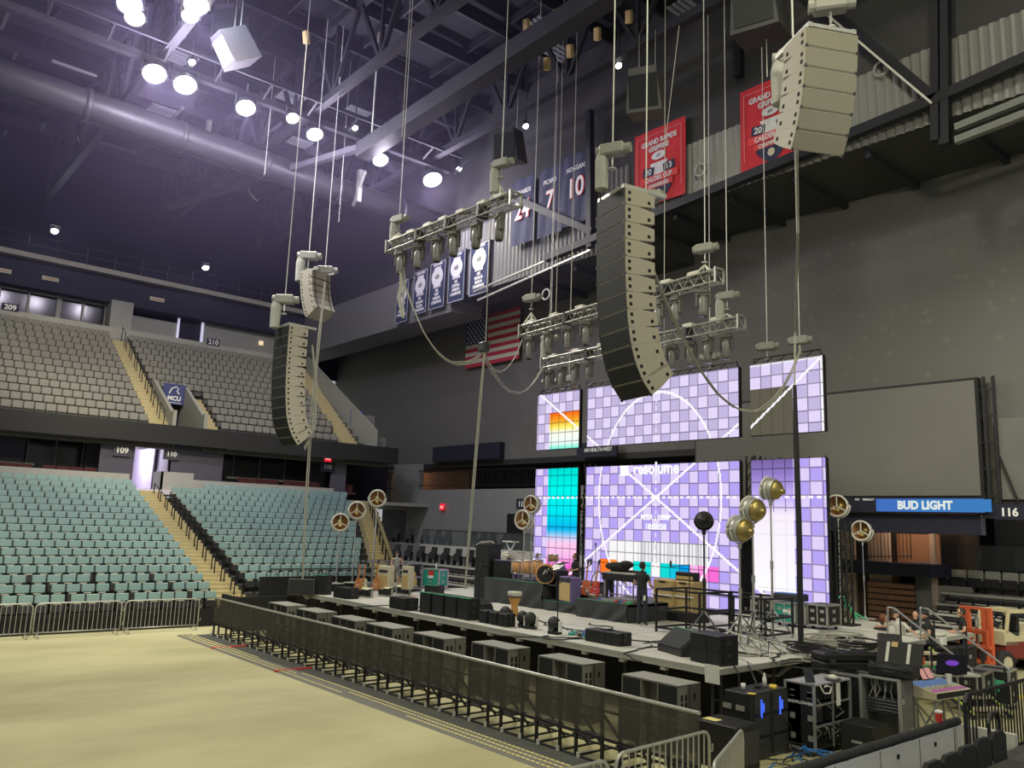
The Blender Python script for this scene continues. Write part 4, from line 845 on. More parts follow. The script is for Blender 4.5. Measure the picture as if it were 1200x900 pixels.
for k, (px, py) in enumerate(((225, 73), (416, 150), (538, 198), (616, 148), (725, 77), (867, 2))):
    house_light(('tiny bright lamp above the pair of house lights', 'small bright lamp near the thick pale pipe', 'small lamp right of the last house light', 'small lamp among the roof steel left of the front wires', 'small lamp beside the large array chain', 'small lamp at the top edge beside the grey roof unit')[k], px, py, 23, .17, False)
for k, (px, py) in enumerate(((64, 271), (241, 314), (439, 320))):
    p = at(px, py, x=-55.0); house_light(('cold wall lamp under the roof above the 209 sign', 'cold wall lamp above the lit doorway', 'cold wall lamp left of the division banners')[k], px, py, None, .26, False); point('wall_lamp', p+Vector((.6, 0, -.2)), 90, (.85, .88, 1), .2)
# catwalk of the house lights, duct, ceiling boxes
a, b_ = at(30, 8, z=22.6), at(520, 205, z=22.6)
m = MB().bar((a.x-.6, a.y-8, 22.7), (a.x-.6, 24, 22.7), .30).bar((a.x-.6, a.y-8, 23.8), (a.x-.6, 24, 23.8), .10).bar((a.x+.5, a.y-8, 23.1), (a.x+.5, 24, 23.1), .12)
for k in range(16): y = a.y-8+k*2.2; m.bar((a.x-.6, y, 22.6), (a.x-.6, y, 23.8), .06); m.bar((a.x-.6, y, 22.7), (a.x+.5, y, 23.1), .08)
struct('beam_catwalk', m, roofm)
a, b_ = at(83, 117, z=21.6), at(390, 221, z=21.6); d = (b_-a).normalized()
m = MB(); m.tube([a-d*14, b_+d*8], .70, 18)
for k in range(8): c = a-d*12+d*k*4.2; m.tube([c-d*.12, c+d*.12], .75, 18)
tag(m.build('air_duct', mat('duct_metal', (.05, .05, .056), .45, .3, .06, 2), None, True), 'long round air duct under the roof left of the house lights', 'duct')
for lab, px, py, D, s, rz, tl, mm in (('cream faced speaker box hanging under the roof', 276, 56, 34, 1.15, .05, .6, 'cream'), ('grey roof speaker box behind the cream faced box', 271, 32, 36, 1.2, .7, .1, 'dark'), ('pale horn box hanging near the red banners', 758, 110, 30, 1.3, .5, .25, 'cab'), ('dark speaker box hanging right of the front truss hoist', 597, 172, 34, 1.1, .5, .25, 'dark'), ('grey roof unit at the top edge beside a small lamp', 890, 10, 24, 1.4, .3, .2, 'dark')):
    p = dp(px, py, D); t = thing('roof_speaker', lab, 'roof speaker', p, rz); c = MB(Matrix.Rotation(tl, 4, 'X')); c.prism([(-.5*s, -.6*s), (.5*s, -.6*s), (.38*s, .6*s), (-.38*s, .6*s)], -.55*s, .55*s, 'y'); c.build('cabinet', 'boxgrey' if mm == 'cream' else mm, t)
    c = MB(Matrix.Rotation(tl, 4, 'X')); c.bx((-.4*s, -.57*s, -.5*s), (.4*s, -.555*s, .4*s)); c.build('grille', 'offw' if mm == 'cream' else 'grille', t); MB().tube([(-.3, 0, .5*s), (-.3, 0, 2.5)], .02, 5).tube([(.3, 0, .5*s), (.3, 0, 2.5)], .02, 5).build('hanger', 'steel', t)
for k, (px, py) in enumerate(((98, 168), (297, 228))):
    p = dp(px, py, 46); t = thing('followspot', f'dark followspot with a pale rim on the {"left" if k == 0 else "second"} roof perch', 'followspot', p, .6, 'followspots'); MB().lathe([(.36, 0), (.36, 1.0), (.25, 1.1)], 16, 0, Matrix.Rotation(1.0, 4, 'Y')).build('barrel', 'black', t); MB().ring((0, 0, 0), .40, .035, 18, 5, T=Matrix.Rotation(1.0, 4, 'Y')).build('rim', 'steel', t); MB().tube([(.3, 0, .1), (.3, 0, 2.5)], .06, 5).build('hanger', 'dark', t)
for k, (px, py) in enumerate(((243, 160), (421, 218))):
    p = dp(px, py, 44); t = thing('roof_strut', f'pale pipe strut with a cross bar under the {"duct" if k == 0 else "main beam"}', 'strut', p); MB().bar((0, 0, -.9), (0, 0, .9), .24).build('post', 'steel', t); MB().bar((-.9, .2, -.8), (.9, -.2, .5), .14).build('brace', 'steel', t)
for k, (px, py) in enumerate(((359, 44), (617, 30), (652, 18), (700, 40), (668, 60), (641, 75), (737, 20))):
    tag(MB().box((0, 0, 0), (.28, .2, .5), (.3, .2, .1), 0, .03).build('shackle_plate', 'tan'), f'small tan roof shackle plate, {ORD[k]} from the house lights', 'bracket', 'tan roof shackle plates').location = dp(px, py, 33)
# ================================================================== barricade, floor mats, subs, stage
YBAR = 11.0
mat_m = mat('dark_floor_mat', (.075, .078, .07), .9, 0, .35, 3)
tag(MB().bx((-28.3, 10.5, 0), (-8.2, 11.08, .012)).build('floor_mat', mat_m), 'long dark floor mat along the crowd barricade', 'mat')
t = thing('cable_ramp', 'grey cable ramp with rows of yellow dashes in front of the barricade', 'cable ramp')
MB().prism([(9.92, .0), (10.02, .035), (10.42, .035), (10.52, 0)], -28.4, -8.0, 'x').build('ramp', mat('ramp_rubber', (.16, .155, .13), .8), t)
m = MB()
for r in range(3):
    for k in range(160):
        x = -28.3+k*.128
        if (k//21+r) % 5 != 4: m.bx((x, 10.03+r*.17, .034), (x+.085, 10.066+r*.17, .042))
m.build('dashes', mat('yellow_dash', (.95, .80, .30), .5), t)
for k, px in enumerate((262, 345)):
    a = at(px, (759, 785)[k], z=.02); tag(MB().bx((a.x-.1, 9.9, .013), (a.x+.0, 11.0, .042)).build('floor_tape', 'red'), f'red tape line across the cable ramp, {"farther" if k == 0 else "nearer"} one', 'tape')
def barricade(lab, x):
    t = thing('barricade_section', lab, 'barricade', (x, YBAR, 0), 0, 'crowd barricade sections'); w = 1.04; hb = 1.22
    m = MB()
    for s in (-.5, -.08): m.bx((s*w-.025 if s > -.5 else -w/2, -.02, 0), (s*w+.025 if s > -.5 else -w/2+.05, .03, hb-.02))
    m.build('post', 'black', t)
    MB().bx((-w/2+.0, -.03, .47), (w/2, -.02, hb-.03)).build('perforated_panel', 'mesh', t)
    MB().tube([(-w/2, -.01, hb), (w/2, -.01, hb)], .032, 8).build('top_rail', 'steel', t)
    m = MB().bx((-w/2, -.02, .40), (w/2, .02, .45)).bx((-w/2, -.0, .86), (w/2, .02, .90)); m.bx((-w/2, -.05, 0), (w/2, .0, .03)); m.bx((-w/2, .9, 0), (w/2, .95, .03))
    for s in (-.46, -.06): m.bx((s*w-.02, 0, 0), (s*w+.02, .95, .03))
    m.build('base_frame', 'black', t); m = MB()
    for s in (-.46, -.06): m.bar((s*w, .03, .80), (s*w, .72, .03), .04)
    m.build('brace', 'black', t); MB().bx((-.22*w, .05, .33), (.22*w, .42, .36)).build('step', 'dark', t)
    MB().bx((-w/2+.02, -.09, 0), (-w/2+.07, -.05, .10)).bx((.02, -.09, 0), (.07, -.05, .10)).build('peg', 'offw', t); return t
x0, x1 = -28.05, at(833, 835, z=1.2).x; nb = round((x1-x0)/1.05); b0 = None
for k in range(nb):
    lab = f'black perforated crowd barricade section, {ORD[k]} from the far end'; x = x0+.525+k*(x1-x0)/nb
    if b0 is None: b0 = barricade(lab, x)
    else: dup(b0, (x, YBAR, 0), None, lab)
# crowd racks
def rack(lab, p, q, h=1.05, group='galvanised crowd racks'):
    p, q = Vector(p), Vector(q); d = q-p; L = d.length; t = thing('crowd_rack', lab, 'barrier', p, math.atan2(d.y, d.x), group)
    r = .15; top = [(0, 0, .1), (0, 0, h-r)]+[(r-r*math.cos(a), 0, h-r+r*math.sin(a)) for a in (.5, 1.1, R90)]+[(L-r+r*math.sin(a), 0, h-r+r*math.cos(a)) for a in (0, .5, 1.1, R90)]+[(L, 0, .1)]
    MB().tube(top, .024, 8).tube([(0, 0, .16), (L, 0, .16)], .022, 6).build('frame', 'steel', t, True)
    m = MB(); n = int(L/.135)
    for k in range(1, n): m.tube([(L*k/n, 0, .16), (L*k/n, 0, h)], .012, 5)
    m.build('bars', 'steel', t); m = MB()
    for x in (.12, L-.12): m.tube([(x, -.3, .02), (x, 0, .14), (x, .3, .02)], .02, 5)
    m.build('foot', 'steel', t); MB().tube([(L, 0, .75), (L+.08, 0, .75), (L+.08, 0, .85)], .016, 5).tube([(L, 0, .3), (L+.08, 0, .3), (L+.08, 0, .4)], .016, 5).build('hook', 'steel', t); return t
Xr = -29.65
yy = [at(px, 746, x=Xr).y for px in (-62, 34.5, 37.5, 139, 143, 230)]
rack('galvanised crowd rack cut by the picture edge below the seats', (Xr, yy[0], 0), (Xr, yy[1], 0)); rack('galvanised crowd rack in the middle of the three below the seats', (Xr, yy[2], 0), (Xr, yy[3], 0)); rack('galvanised crowd rack meeting the far end of the barricade', (Xr, yy[4], 0), (Xr, yy[5], 0))
ra, rb_ = at(722, 884, z=1.05), at(831, 856, z=1.05); ra.z = rb_.z = 0
rack('galvanised crowd rack in front of the near barricade end', ra, rb_)
rc, rd = at(640, 908, z=1.05), at(713, 890, z=1.05); rc.z = rd.z = 0; rack('galvanised crowd rack cut by the bottom edge', rc, rd)
re_, rf = at(836, 895, z=1.05), at(870, 854, z=1.05); re_.z = rf.z = 0; rack('galvanised crowd rack turned towards the stage beside the amp racks', re_, rf)
# black skirt below the first row of seats
tag(MB().bx((-30.42, -8, 0), (-30.36, 12.1, .62)).build('wall_left', 'blackmat'), kind='structure')
# subwoofers
sub0 = None; sx0, sx1 = at(306, 706, z=1.2), at(783, 800, z=1.2)
def subwoofer(lab, p):
    t = thing('subwoofer', lab, 'speaker', p, 0, 'subwoofers before the stage'); w, h, d = 1.38, 1.2, .66
    m = MB(); m.bx((-w/2, .0, 0), (-w/2+.03, d, h)).bx((w/2-.03, 0, 0), (w/2, d, h)).bx((-w/2, 0, h-.03), (w/2, d, h)).bx((-w/2, 0, 0), (w/2, d, .03)).bx((-w/2, .25, 0), (w/2, d, h-.01)).bx((-.22, 0, 0), (-.19, .4, h)).bx((.19, 0, 0), (.22, .4, h)).bx((-w/2, 0, h/2-.015), (w/2, .4, h/2+.015))
    m.build('cabinet', mat('sub_paint', (.16, .155, .13), .6) if 'subp' not in M else M['subp'], t)
    MB().bx((-w/2+.03, .005, .03), (-.22, .02, h-.03)).bx((.22, .005, .03), (w/2-.03, .02, h-.03)).build('grille', 'grille', t)
    m = MB()
    for y in (.10, .22, .48):
        for z in (.12, .26, .78, .92):
            if not (y > .4 and z in (.12, .78)): m.bx((w/2-.002, y-.03, z), (w/2+.004, y+.03, z+.11))
    m.build('handle', 'hole', t); MB().bx((w/2, .32, 0), (w/2+.004, .34, h)).build('seam', 'black', t); MB().bx((-w/2, .0, h), (w/2, d, h+.004)).build('top_board', mat('sub_top', (.30, .295, .26), .6), t); return t
for k, (px, py) in enumerate(((304, 706), (344, 713), (386, 722), (429, 730), (484, 741), (553, 752), (631, 768), (729, 790))):
    q = at(px, py, z=1.2); p = (q.x+.68, max(q.y, 12.1), 0); lab = f'large black subwoofer stack before the stage, {ORD[k]} from the far end'
    if sub0 is None: sub0 = subwoofer(lab, p)
    else: dup(sub0, p, None, lab)
# stage
YF, XS0, XS1, ZS = 14.3, -28.2, -10.25, 1.3
t = thing('stage', 'wide grey stage deck with a pale front edge and black underside', 'stage', (0, 0, 0))
MB().bx((XS0, YF, ZS-.11), (XS1, 27, ZS)).build('deck', 'deck', t)
MB().bx((XS0, YF-.025, ZS-.12), (XS1+.03, YF, ZS-.005)).bx((XS1, YF, ZS-.12), (XS1+.03, 27, ZS-.005)).bx((XS0, YF-.05, ZS-.14), (XS1+.03, YF-.0, ZS-.115)).build('edge_trim', mat('stage_edge', (.42, .42, .36), .5, .3), t)
for k in range(16):
    x = XS0+.2+(XS1-XS0-.4)*k/15; MB().bar((x, YF+.12, 0), (x, YF+.12, ZS-.1), .05).bar((x, YF+.12, .65), (x, YF+.7, .65), .04).build('leg', 'dark', t)
for k in range(6): MB().bar((XS1-.12, YF+.3+k*1.9, 0), (XS1-.12, YF+.3+k*1.9, ZS-.1), .05).build('leg', 'dark', t)
m = MB()
for k in range(16): x = XS0+.2+(XS1-XS0-.4)*k/15; m.bx((x-.07, YF-.02, ZS-.22), (x+.07, YF+.1, ZS-.12))
m.build('clamp', 'offw', t); MB().bx((XS0+.1, YF+1.2, 0), (XS1-.9, YF+1.24, ZS-.11)).bx((XS1-.92, YF+1.2, 0), (XS1-.88, 27, ZS-.11)).build('skirt', 'blackmat', t)
for k in range(14): pass
m = MB()
for k in range(1, 8): x = XS0+(XS1-XS0)*k/8; m.bx((x-.006, YF, ZS), (x+.006, 27, ZS+.002))
for k in range(1, 6): y = YF+k*2.44; m.bx((XS0, y-.006, ZS), (XS1, y+.006, ZS+.002))
m.build('seam', mat('deck_seam', (.12, .12, .1), .8), t)
# dark railings and drapes left of the stage
rail('side_railing', 'black railing between the far seats and the stage', (-30.3, 13.9, 0), (-30.3, 18.6, 0), 2.0, 26, 'black')
tag(MB().bx((-30.6, 13.6, 0), (-30.45, 19.4, 1.7)).build('pipe_drape', 'blackmat'), 'black drape below the far seats behind the stage end', 'drape')
tag(MB().bx((-30.1, 12.0, 0), (-28.6, 12.1, 1.15)).bx((-28.75, 12.1, 0), (-28.65, 14.2, 1.15)).build('pipe_drape', 'blackmat'), 'low black drape closing the gap at the far stage corner', 'drape')
# ================================================================== things on the stage
S_ = lambda px, py, z=ZS: at(px, py, z=z)
def pxm(p): return float(np.linalg.norm([p.x, p.y, p.z-H]))/F*1.0      # metres per pixel at a point (near the axis)
# --- risers
skirt_m = mat('skirt_cloth', (.040, .042, .046), .7, 0, .15, 6)
rA, rB = S_(568, 704), S_(637, 712); yR = 18.9; zr = at(600, 680, y=yR).z
def riser(lab, x0, x1, y0, y1, z0, z1, folds=True):
    t = thing('drum_riser', lab, 'riser', ((x0+x1)/2, y0, z0)); w = x1-x0; h = z1-z0; d = y1-y0
    MB().bx((-w/2, 0, h-.08), (w/2, d, h)).build('deck', 'dark', t)
    n = 48; vs = []; fs = []
    for i in range(n+1):
        u = i/n
        for j in range(11): v = j/10; vs.append((-w/2+w*u, -.04-.05*(.25+.75*v)*(1+math.sin(u*w*5.5+(u-.35)*9*v+1.5*v*v)), (h-.01)*(1-v)))
    for i in range(n):
        for j in range(10): a = i*11+j; fs.append((a, a+1, a+12, a+11))
    m = MB(); m.add(vs, fs); m.bx((-w/2, 0, 0), (-w/2+.02, d, h-.02)).bx((w/2-.02, 0, 0), (w/2, d, h-.02)); m.build('skirt', skirt_m, t)
    m = MB().bx((-w/2, -.025, h-.0), (w/2, .02, h+.008)); m.build('tape_edge', 'green', t)
    m = MB()
    for sx in (-w/2+.1, w/2-.1):
        for y in (.1, d-.1): m.bar((sx, y, 0), (sx, y, h-.08), .05)
    m.build('leg', 'steel', t); return t
x1d = at(637, 700, y=yR).x; x0d = at(568, 700, y=yR).x; x2d = at(683, 710, y=yR).x; x3d = at(744, 715, y=yR).x
riser('high black skirted riser under the gold drum kit', x0d, x1d, yR, 21.9, ZS, zr); zr2 = at(660, 706, y=yR).z; zr3 = at(715, 706, y=yR-.3).z
riser('low black skirted riser under the small tan amplifier', x1d+.03, x2d, yR, 21.9, ZS, zr2); riser('low black skirted riser under the keyboard table', x2d+.03, x3d, yR-.3, 21.6, ZS, zr3)
# --- speakers and cases
def speaker_box(lab, p, w, d, h, rz=0, tilt=0, style='plain', cat='speaker', name='stage_speaker', cm='black'):
    t = thing(name, lab, cat, p, rz); m = MB()
    if style == 'wedge': m.prism([(0, 0), (d, 0), (d, h*.8), (d*.72, h), (.0, h*.28)], -w/2, w/2, 'x'); m.build('cabinet', cm, t); a = Vector((0, 0, h*.28)); b_ = Vector((0, d*.72, h)); MB().add([(-w/2+.03, -.015, h*.28+.02), (w/2-.03, -.015, h*.28+.02), (w/2-.03, d*.70, h), (-w/2+.03, d*.70, h)], [(0, 1, 2, 3)]).build('grille', 'grille', t); MB().bx((-w/2, d*.70, h-.01), (w/2, d*.76, h+.006)).build('tape', 'green', t)
    else:
        m.box((0, d/2, h/2), (w, d, h), None, 0, .015); m.build('cabinet', cm, t); MB().bx((-w/2+.02, -.012, .02), (w/2-.02, .0, h-.02)).build('grille', 'grille', t); m = MB()
        for s in (-1, 1):
            for z in (.28, .68): m.bx((s*w/2-.005, d*.35, h*z), (s*w/2+.005, d*.6, h*z+.08))
        m.build('handle', 'hole' if cm != 'black' else 'dark', t)
        if style == 'tape': MB().bx((-w/2, -.02, h-.005), (w/2, .06, h+.006)).build('tape', 'green', t)
        if style == 'line':
            MB().bx((-w/2, -.018, h/2-.012), (w/2, -.005, h/2+.012)).bx((-w*.06, -.02, .02), (w*.06, -.006, h-.02)).build('divider', 'black', t); m = MB()
            for s in (-1, 1):
                for z in (.1, .3, .6, .8): m.bx((s*w/2-.006, .06, h*z), (s*w/2+.006, .12, h*z+.05))
            m.build('port', 'hole', t)
    return t
speaker_box('grey green tilted monitor box at the far stage corner', S_(352, 697), .9, .7, .55, .95, style='line', cm='cab').rotation_euler.x = -.12
speaker_box('upright black monitor with green tape at the far stage corner', S_(374, 697), .45, .45, .68, .5, style='tape')
speaker_box('low black speaker pair at the far stage edge', S_(398, 701), .85, .5, .36, .05, style='line')
speaker_box('low black front fill by the blue pedals', S_(465, 714), .9, .5, .36, .0, style='line')
for k, px in enumerate((497, 512, 527, 542)): speaker_box(f'black front fill box with green tape, {ORD[k]} of the row of four', S_(px, 718.5+2.6*k), .54, .42, .60, 0, style='tape')
for k, px in enumerate((565.5, 577, 588)): speaker_box(f'small black front fill box beside the white moving lights, {ORD[k]} of three', S_(px, 730+2.2*k), .34, .34, .34, 0, style='line')
speaker_box('small black floor monitor between the case and the box row', S_(505, 699), .6, .45, .40, .4, style='tape')
for k, px in enumerate((697, 714)): speaker_box(f'wide low black front fill before the guard rails, {"far" if k == 0 else "near"} one', S_(px, 753+3*k), .66, .42, .30, 0, style='line')
speaker_box('green taped black wedge monitor at the near stage edge', S_(784, 766), 1.0, .62, .52, -.35, style='wedge', cm='dark')
speaker_box('big black front fill stack at the near stage corner', S_(826, 778), .84, .55, .60, -.12, style='line')
for k, (py, w) in enumerate(((700, 0), (678, 0))): pass
b = S_(563, 702); t = speaker_box('tall lower black speaker of the stack beside the drum riser', b, .72, .62, 1.15, .1); speaker_box('upper black speaker of the stack beside the drum riser', b+Vector((0, 0, 1.16)), .72, .62, .82, .1)
cabling('pale coiled cable draped over the black speaker stack', strands([b+Vector((-.3, -.05, 1.9)), b+Vector((-.2, .1, 2.02)), b+Vector((.1, .3, 2.05)), b+Vector((.35, .25, 2.02))], 4, .04, 3), .022)
def road_case(lab, p, w, d, h, rz=0, face='black', edge='steel', name='road_case', cat='road case', casters=True, cols=1):
    t = thing(name, lab, cat, p, rz); z0 = .12 if casters else 0
    MB().box((0, d/2, z0+h/2), (w, d, h)).build('body', face, t); m = MB(); e = .025
    for x in (-w/2, w/2):
        for y in (0, d): m.bx((x-e, y-e, z0), (x+e, y+e, z0+h))
    for z in (z0, z0+h):
        for y in (0, d): m.bx((-w/2-e, y-e, z-e), (w/2+e, y+e, z+e))
        for x in (-w/2, w/2): m.bx((x-e, 0, z-e), (x+e, d, z+e))
    for c in range(1, cols): x = -w/2+w*c/cols; m.bx((x-e*.7, -e*.6, z0), (x+e*.7, .01, z0+h))
    m.build('edging', edge, t)
    for z in (z0+h*.3, z0+h*.7):
        for x in [-w/2+w*(c+.5)/max(1, cols) for c in range(max(1, cols))]: MB().bx((x-.06, -.014, z-.045), (x+.06, .0, z+.045)).build('latch', 'steel', t)
        for s in (-1, 1): MB().bx((s*w/2-.014, d*.4, z-.05), (s*w/2+.014, d*.6, z+.05)).build('latch', 'steel', t)
    if casters:
        for sx in (-w/2+.1, w/2-.1):
            for y in (.1, d-.1): MB().cyl((sx-.03, y, .06), (sx+.03, y, .06), .06, 10).build('caster', 'rubber', t)
    return t
b = S_(504, 691); t = road_case('teal faced road case with a sticker and metal edges', b, .85, .55, .68, .25, 'teal', 'alu'); MB().bx((-.12, -.03, .45), (.16, -.012, .56)).build('sticker', 'white', t); MB().bx((-.1, -.03, .56), (.16, -.012, .74)).build('sticker', 'red', t)
MB_b = MB().lathe([(.04, 0), (.04, .16), (.015, .22), (.015, .26)], 10); o = tag(MB_b.build('water_bottle', 'white'), 'white bottle standing on the teal road case', 'bottle'); o.location = b+Vector((0, .25, .82))
o = thing('guitar_bag', 'dark guitar bag with tan front leaning beside the teal case', 'guitar bag', S_(485, 692), .3); MB().prism([(-.22, 0), (.22, 0), (.25, .35), (.16, .8), (.06, 1.0), (-.06, 1.0), (-.16, .8), (-.25, .35)], -.1, .1, 'y').build('body', 'blackmat', o); MB().prism([(-.05, .02), (.2, .02), (.22, .35), (.12, .75), (0, .7)], -.125, -.1, 'y').build('pocket', 'tan', o)
# guard rail platform with the three stage lamps
pa, pb = S_(391, 690), S_(474, 694); pa.y = pb.y = (pa.y+pb.y)/2+.1; ht = at(391, 654, y=pa.y).z-ZS
def guard(lab, x0, x1, y0, y1, h, m_, mid=True, name='guard_rail', z=ZS, sides=True):
    t = thing(name, lab, 'guard rail', ((x0+x1)/2, y0, z)); w = x1-x0; d = y1-y0
    corners = [(-w/2, 0), (w/2, 0), (w/2, d), (-w/2, d)]; m = MB()
    for x, y in corners+([(0, 0), (0, d)] if w > 1.6 else []): MB().bar((x, y, 0), (x, y, h), .05).build('post', m_, t)
    for zz in ((h, h*.52, .12) if mid else (h, .12)):
        for i in range(4 if sides else 1):
            a, b_ = corners[i], corners[(i+1) % 4]; m.bar((*a, zz), (*b_, zz), .05)
    m.build('rail', m_, t); return t
guard('grey guard rail frame around the far stage lamps', pa.x, pb.x, pa.y, pa.y+1.6, ht, mat('guard_paint', (.22, .22, .25), .5, .3))
t = thing('lamp_platform', 'low grey platform inside the far guard rail', 'platform', ((pa.x+pb.x)/2, pa.y+.15, ZS)); MB().bx((-(pb.x-pa.x)/2+.1, 0, .12), ((pb.x-pa.x)/2-.1, 1.4, .22)).build('deck', mat('platform_grey', (.26, .26, .25), .6), t); MB().bx((-(pb.x-pa.x)/2+.15, .05, 0), ((pb.x-pa.x)/2-.15, 1.3, .12)).build('frame', 'black', t)
for k, (px, py) in enumerate(((425, 700), (449, 698.5), (470, 697))):
    t = thing('footlight', f'small floor light with a lit cream top, {ORD[k]} from the far stage corner', 'floor light', S_(px, py), .15); MB().box((0, .12, .17), (.62, .22, .26), None, 0, .02).build('housing', 'black', t); MB().bx((-.28, -.0, .27), (.28, .2, .33)).build('lens', mat('cream_lens', (.7, .7, .5), .3, emit=(.8, .8, .5), es=.3), t); MB().bx((-.35, .08, 0), (-.31, .16, .26)).bx((.31, .08, 0), (.35, .16, .26)).build('yoke', 'steel', t)
# --- stage lamps on stands
def stage_lamp(lab, head, base, dia, rz, pitch=0, pole='chrome', shell='steel', tripod=False, zb=ZS, dark=False):
    B = S_(*base, zb); hp = at(*head, y=B.y); h = hp.z-B.z; t = thing('stage_lamp', lab, 'stage lamp', B, rz); r = dia/2; T = Matrix.Translation((0, 0, h)) @ Matrix.Rotation(-pitch, 4, 'X') @ Matrix.Rotation(R90, 4, 'X')
    sh = 'black' if dark else shell
    MB().lathe([(r*.96, .12), (r, .14), (r, .0), (r*.97, -.13), (r*.90, -.15), (r*.88, -.14), (r*.90, -.08), (r*.92, .12)], 24, 0, T, False).build('shell', sh, t, True)
    MB().lathe([(r*.92, -.13), (r*.86, -.20), (r*.72, -.26), (r*.5, -.31), (r*.25, -.335), (.07, -.34), (.07, -.40), (.01, -.41)], 20, 0, T).build('back_dome', 'black' if dark else 'gold', t, True)
    MB().lathe([(r*.92, .11), (r*.75, -.02), (r*.45, -.14), (r*.02, -.19)], 24, 0, T, False).build('reflector', 'dark' if dark else mat('amber_reflector', (.42, .22, .12), .35, .5), t, True)
    MB().ring((0, 0, .13), r*.98, .035, 24, 6, T=T).build('front_rim', 'black' if dark else 'offw', t, True)
    m = MB()
    for k in range(3): a = R90+k*2*math.pi/3; m.tube([T @ Vector((0, 0, .12)), T @ Vector((r*.95*math.cos(a), r*.95*math.sin(a), .12))], .022, 5)
    m.build('spider', 'dark' if dark else 'offw', t); MB().ball(T @ Vector((0, -.10, .02)), .10, 10).build('bulb', 'dark' if dark else mat('bulb_gold', (.75, .6, .22), .2, .5), t, True)
    m = MB(); m.tube([(r*1.12*math.cos(a), 0, h+r*1.12*math.sin(a)) for a in [math.pi*(1+i/12) for i in range(13)]], .022, 6)
    for s in (-1, 1): m.cyl((s*r*.95, 0, h), (s*r*1.16, 0, h), .04, 8)
    m.build('yoke', sh if dark else 'offw', t)
    zc_ = h-r*1.12
    MB().tube([(0, 0, .04), (0, 0, zc_*.55)], .032, 8).tube([(0, 0, zc_*.5), (0, 0, zc_)], .022, 8).cyl((0, 0, zc_-.12), (0, 0, zc_), .05, 8).cyl((0, 0, zc_*.5), (0, 0, zc_*.56), .045, 8).build('pole', pole if not dark else 'black', t)
    if tripod:
        for k in range(3):
            a = .5+k*2.094; e = Vector((.62*math.cos(a), .62*math.sin(a), .03)); MB().bar((0, 0, .75), e, .035).bar(Vector((0, 0, .28)), e*.55+Vector((0, 0, .30)), .022).ball(e, .04, 6).build('leg', 'chrome', t)
    else: MB().lathe([(.34, 0), (.34, .02), (.05, .05), (.04, .1)], 16).build('base', 'steel', t)
    return t
stage_lamp('stage lamp with white rim inside the far guard rail, lowest of three', (400, 612), (393.5, 684), .66, math.radians(66), pole='chrome', zb=1.5)
stage_lamp('stage lamp with white rim inside the far guard rail, middle of three', (421, 598), (412.5, 683), .66, math.radians(62), zb=1.5)
stage_lamp('stage lamp with white rim inside the far guard rail, tallest of three', (443, 584), (436, 683), .66, math.radians(60), zb=1.5)
stage_lamp('stage lamp left of the screens above the gold drums, lower of two', (611, 609), (612.5, 679), .66, math.radians(10), zb=zr, pole='steel')
stage_lamp('stage lamp left of the screens above the gold drums, higher of two', (620, 591), (621.5, 676), .64, math.radians(14), zb=zr, pole='steel')
stage_lamp('dark stage lamp in the gap between the left and centre screens', (680, 592), (682, 690), .66, math.radians(30), .1, shell='dark')
stage_lamp('small black lamp seen from behind on a thin black stand', (824.5, 610), (825.5, 752), .42, math.radians(215), dark=True, tripod=True)
stage_lamp('gold backed stage lamp on a tripod, lowest of three', (862, 620), (868, 758), .62, math.radians(-95), .15, pole='steel', tripod=True)
stage_lamp('gold backed stage lamp on a tripod, middle of three', (879, 597), (884, 754), .62, math.radians(-100), .15, pole='steel', tripod=True)
stage_lamp('gold backed stage lamp on a tripod, highest of three', (902, 573), (906, 748), .60, math.radians(-86), .2, pole='steel', tripod=True)
stage_lamp('pale rimmed stage lamp at the right edge of the screens', (981, 593), (986, 728), .70, math.radians(12), pole='steel')
stage_lamp('pale rimmed stage lamp before the brick lit passage', (1007, 622), (1014, 725), .66, math.radians(6), pole='chrome')
# --- drum kit on the riser
def drum(lab, p, r, d, shell='amber', head='white', axis=0, rz=0, cat='drum', legs=True, hoop='chrome'):
    t = thing('drum', lab, cat, p, rz); T = Matrix.Rotation(axis, 4, 'X') if axis else Matrix()
    T = Matrix.Translation((0, 0, r if axis > 1 else .22)) @ T
    MB().lathe([(r, -d/2 if axis > 1 else 0), (r, d/2 if axis > 1 else d)], 20, 0, T).build('shell', shell, t, True); z0, z1 = (-d/2, d/2) if axis > 1 else (0, d)
    MB().lathe([(r*.96, z1), (r*.96, z1+.012)], 20, 0, T).build('head', head, t); m = MB()
    for z in (z0, z1): m.ring((0, 0, z), r*1.02, .02 if hoop == 'chrome' else .035, 20, 5, T=T)
    m.build('hoop', hoop, t, True); m = MB()
    for k in range(8): a = k*math.pi/4; m.tube([T @ Vector((r*1.04*math.cos(a), r*1.04*math.sin(a), z0)), T @ Vector((r*1.04*math.cos(a), r*1.04*math.sin(a), z1))], .01, 4)
    m.build('lug', 'chrome', t)
    if legs:
        for k in range(3): a = k*2.09+.4; MB().tube([(r*.9*math.cos(a), r*.9*math.sin(a), 0), (r*.9*math.cos(a), r*.9*math.sin(a), .3)], .015, 5).build('leg', 'chrome', t)
    return t
yD = yR+.55
def D_(px, py, dy=0): p = at(px, py, y=yD+dy); p.z = zr; return p
for k, (px, r, d) in enumerate(((608, .27, .42), (619, .25, .46), (629, .20, .50))): drum(f'amber floor drum on the high riser, {ORD[k]} from the black amplifier', D_(px, 680), r, d)
t = drum('large amber bass drum with a black front head', D_(639.5, 680, -.25), .30, .42, 'amber', 'black', R90+.0, .72, 'bass drum', False, 'amber')
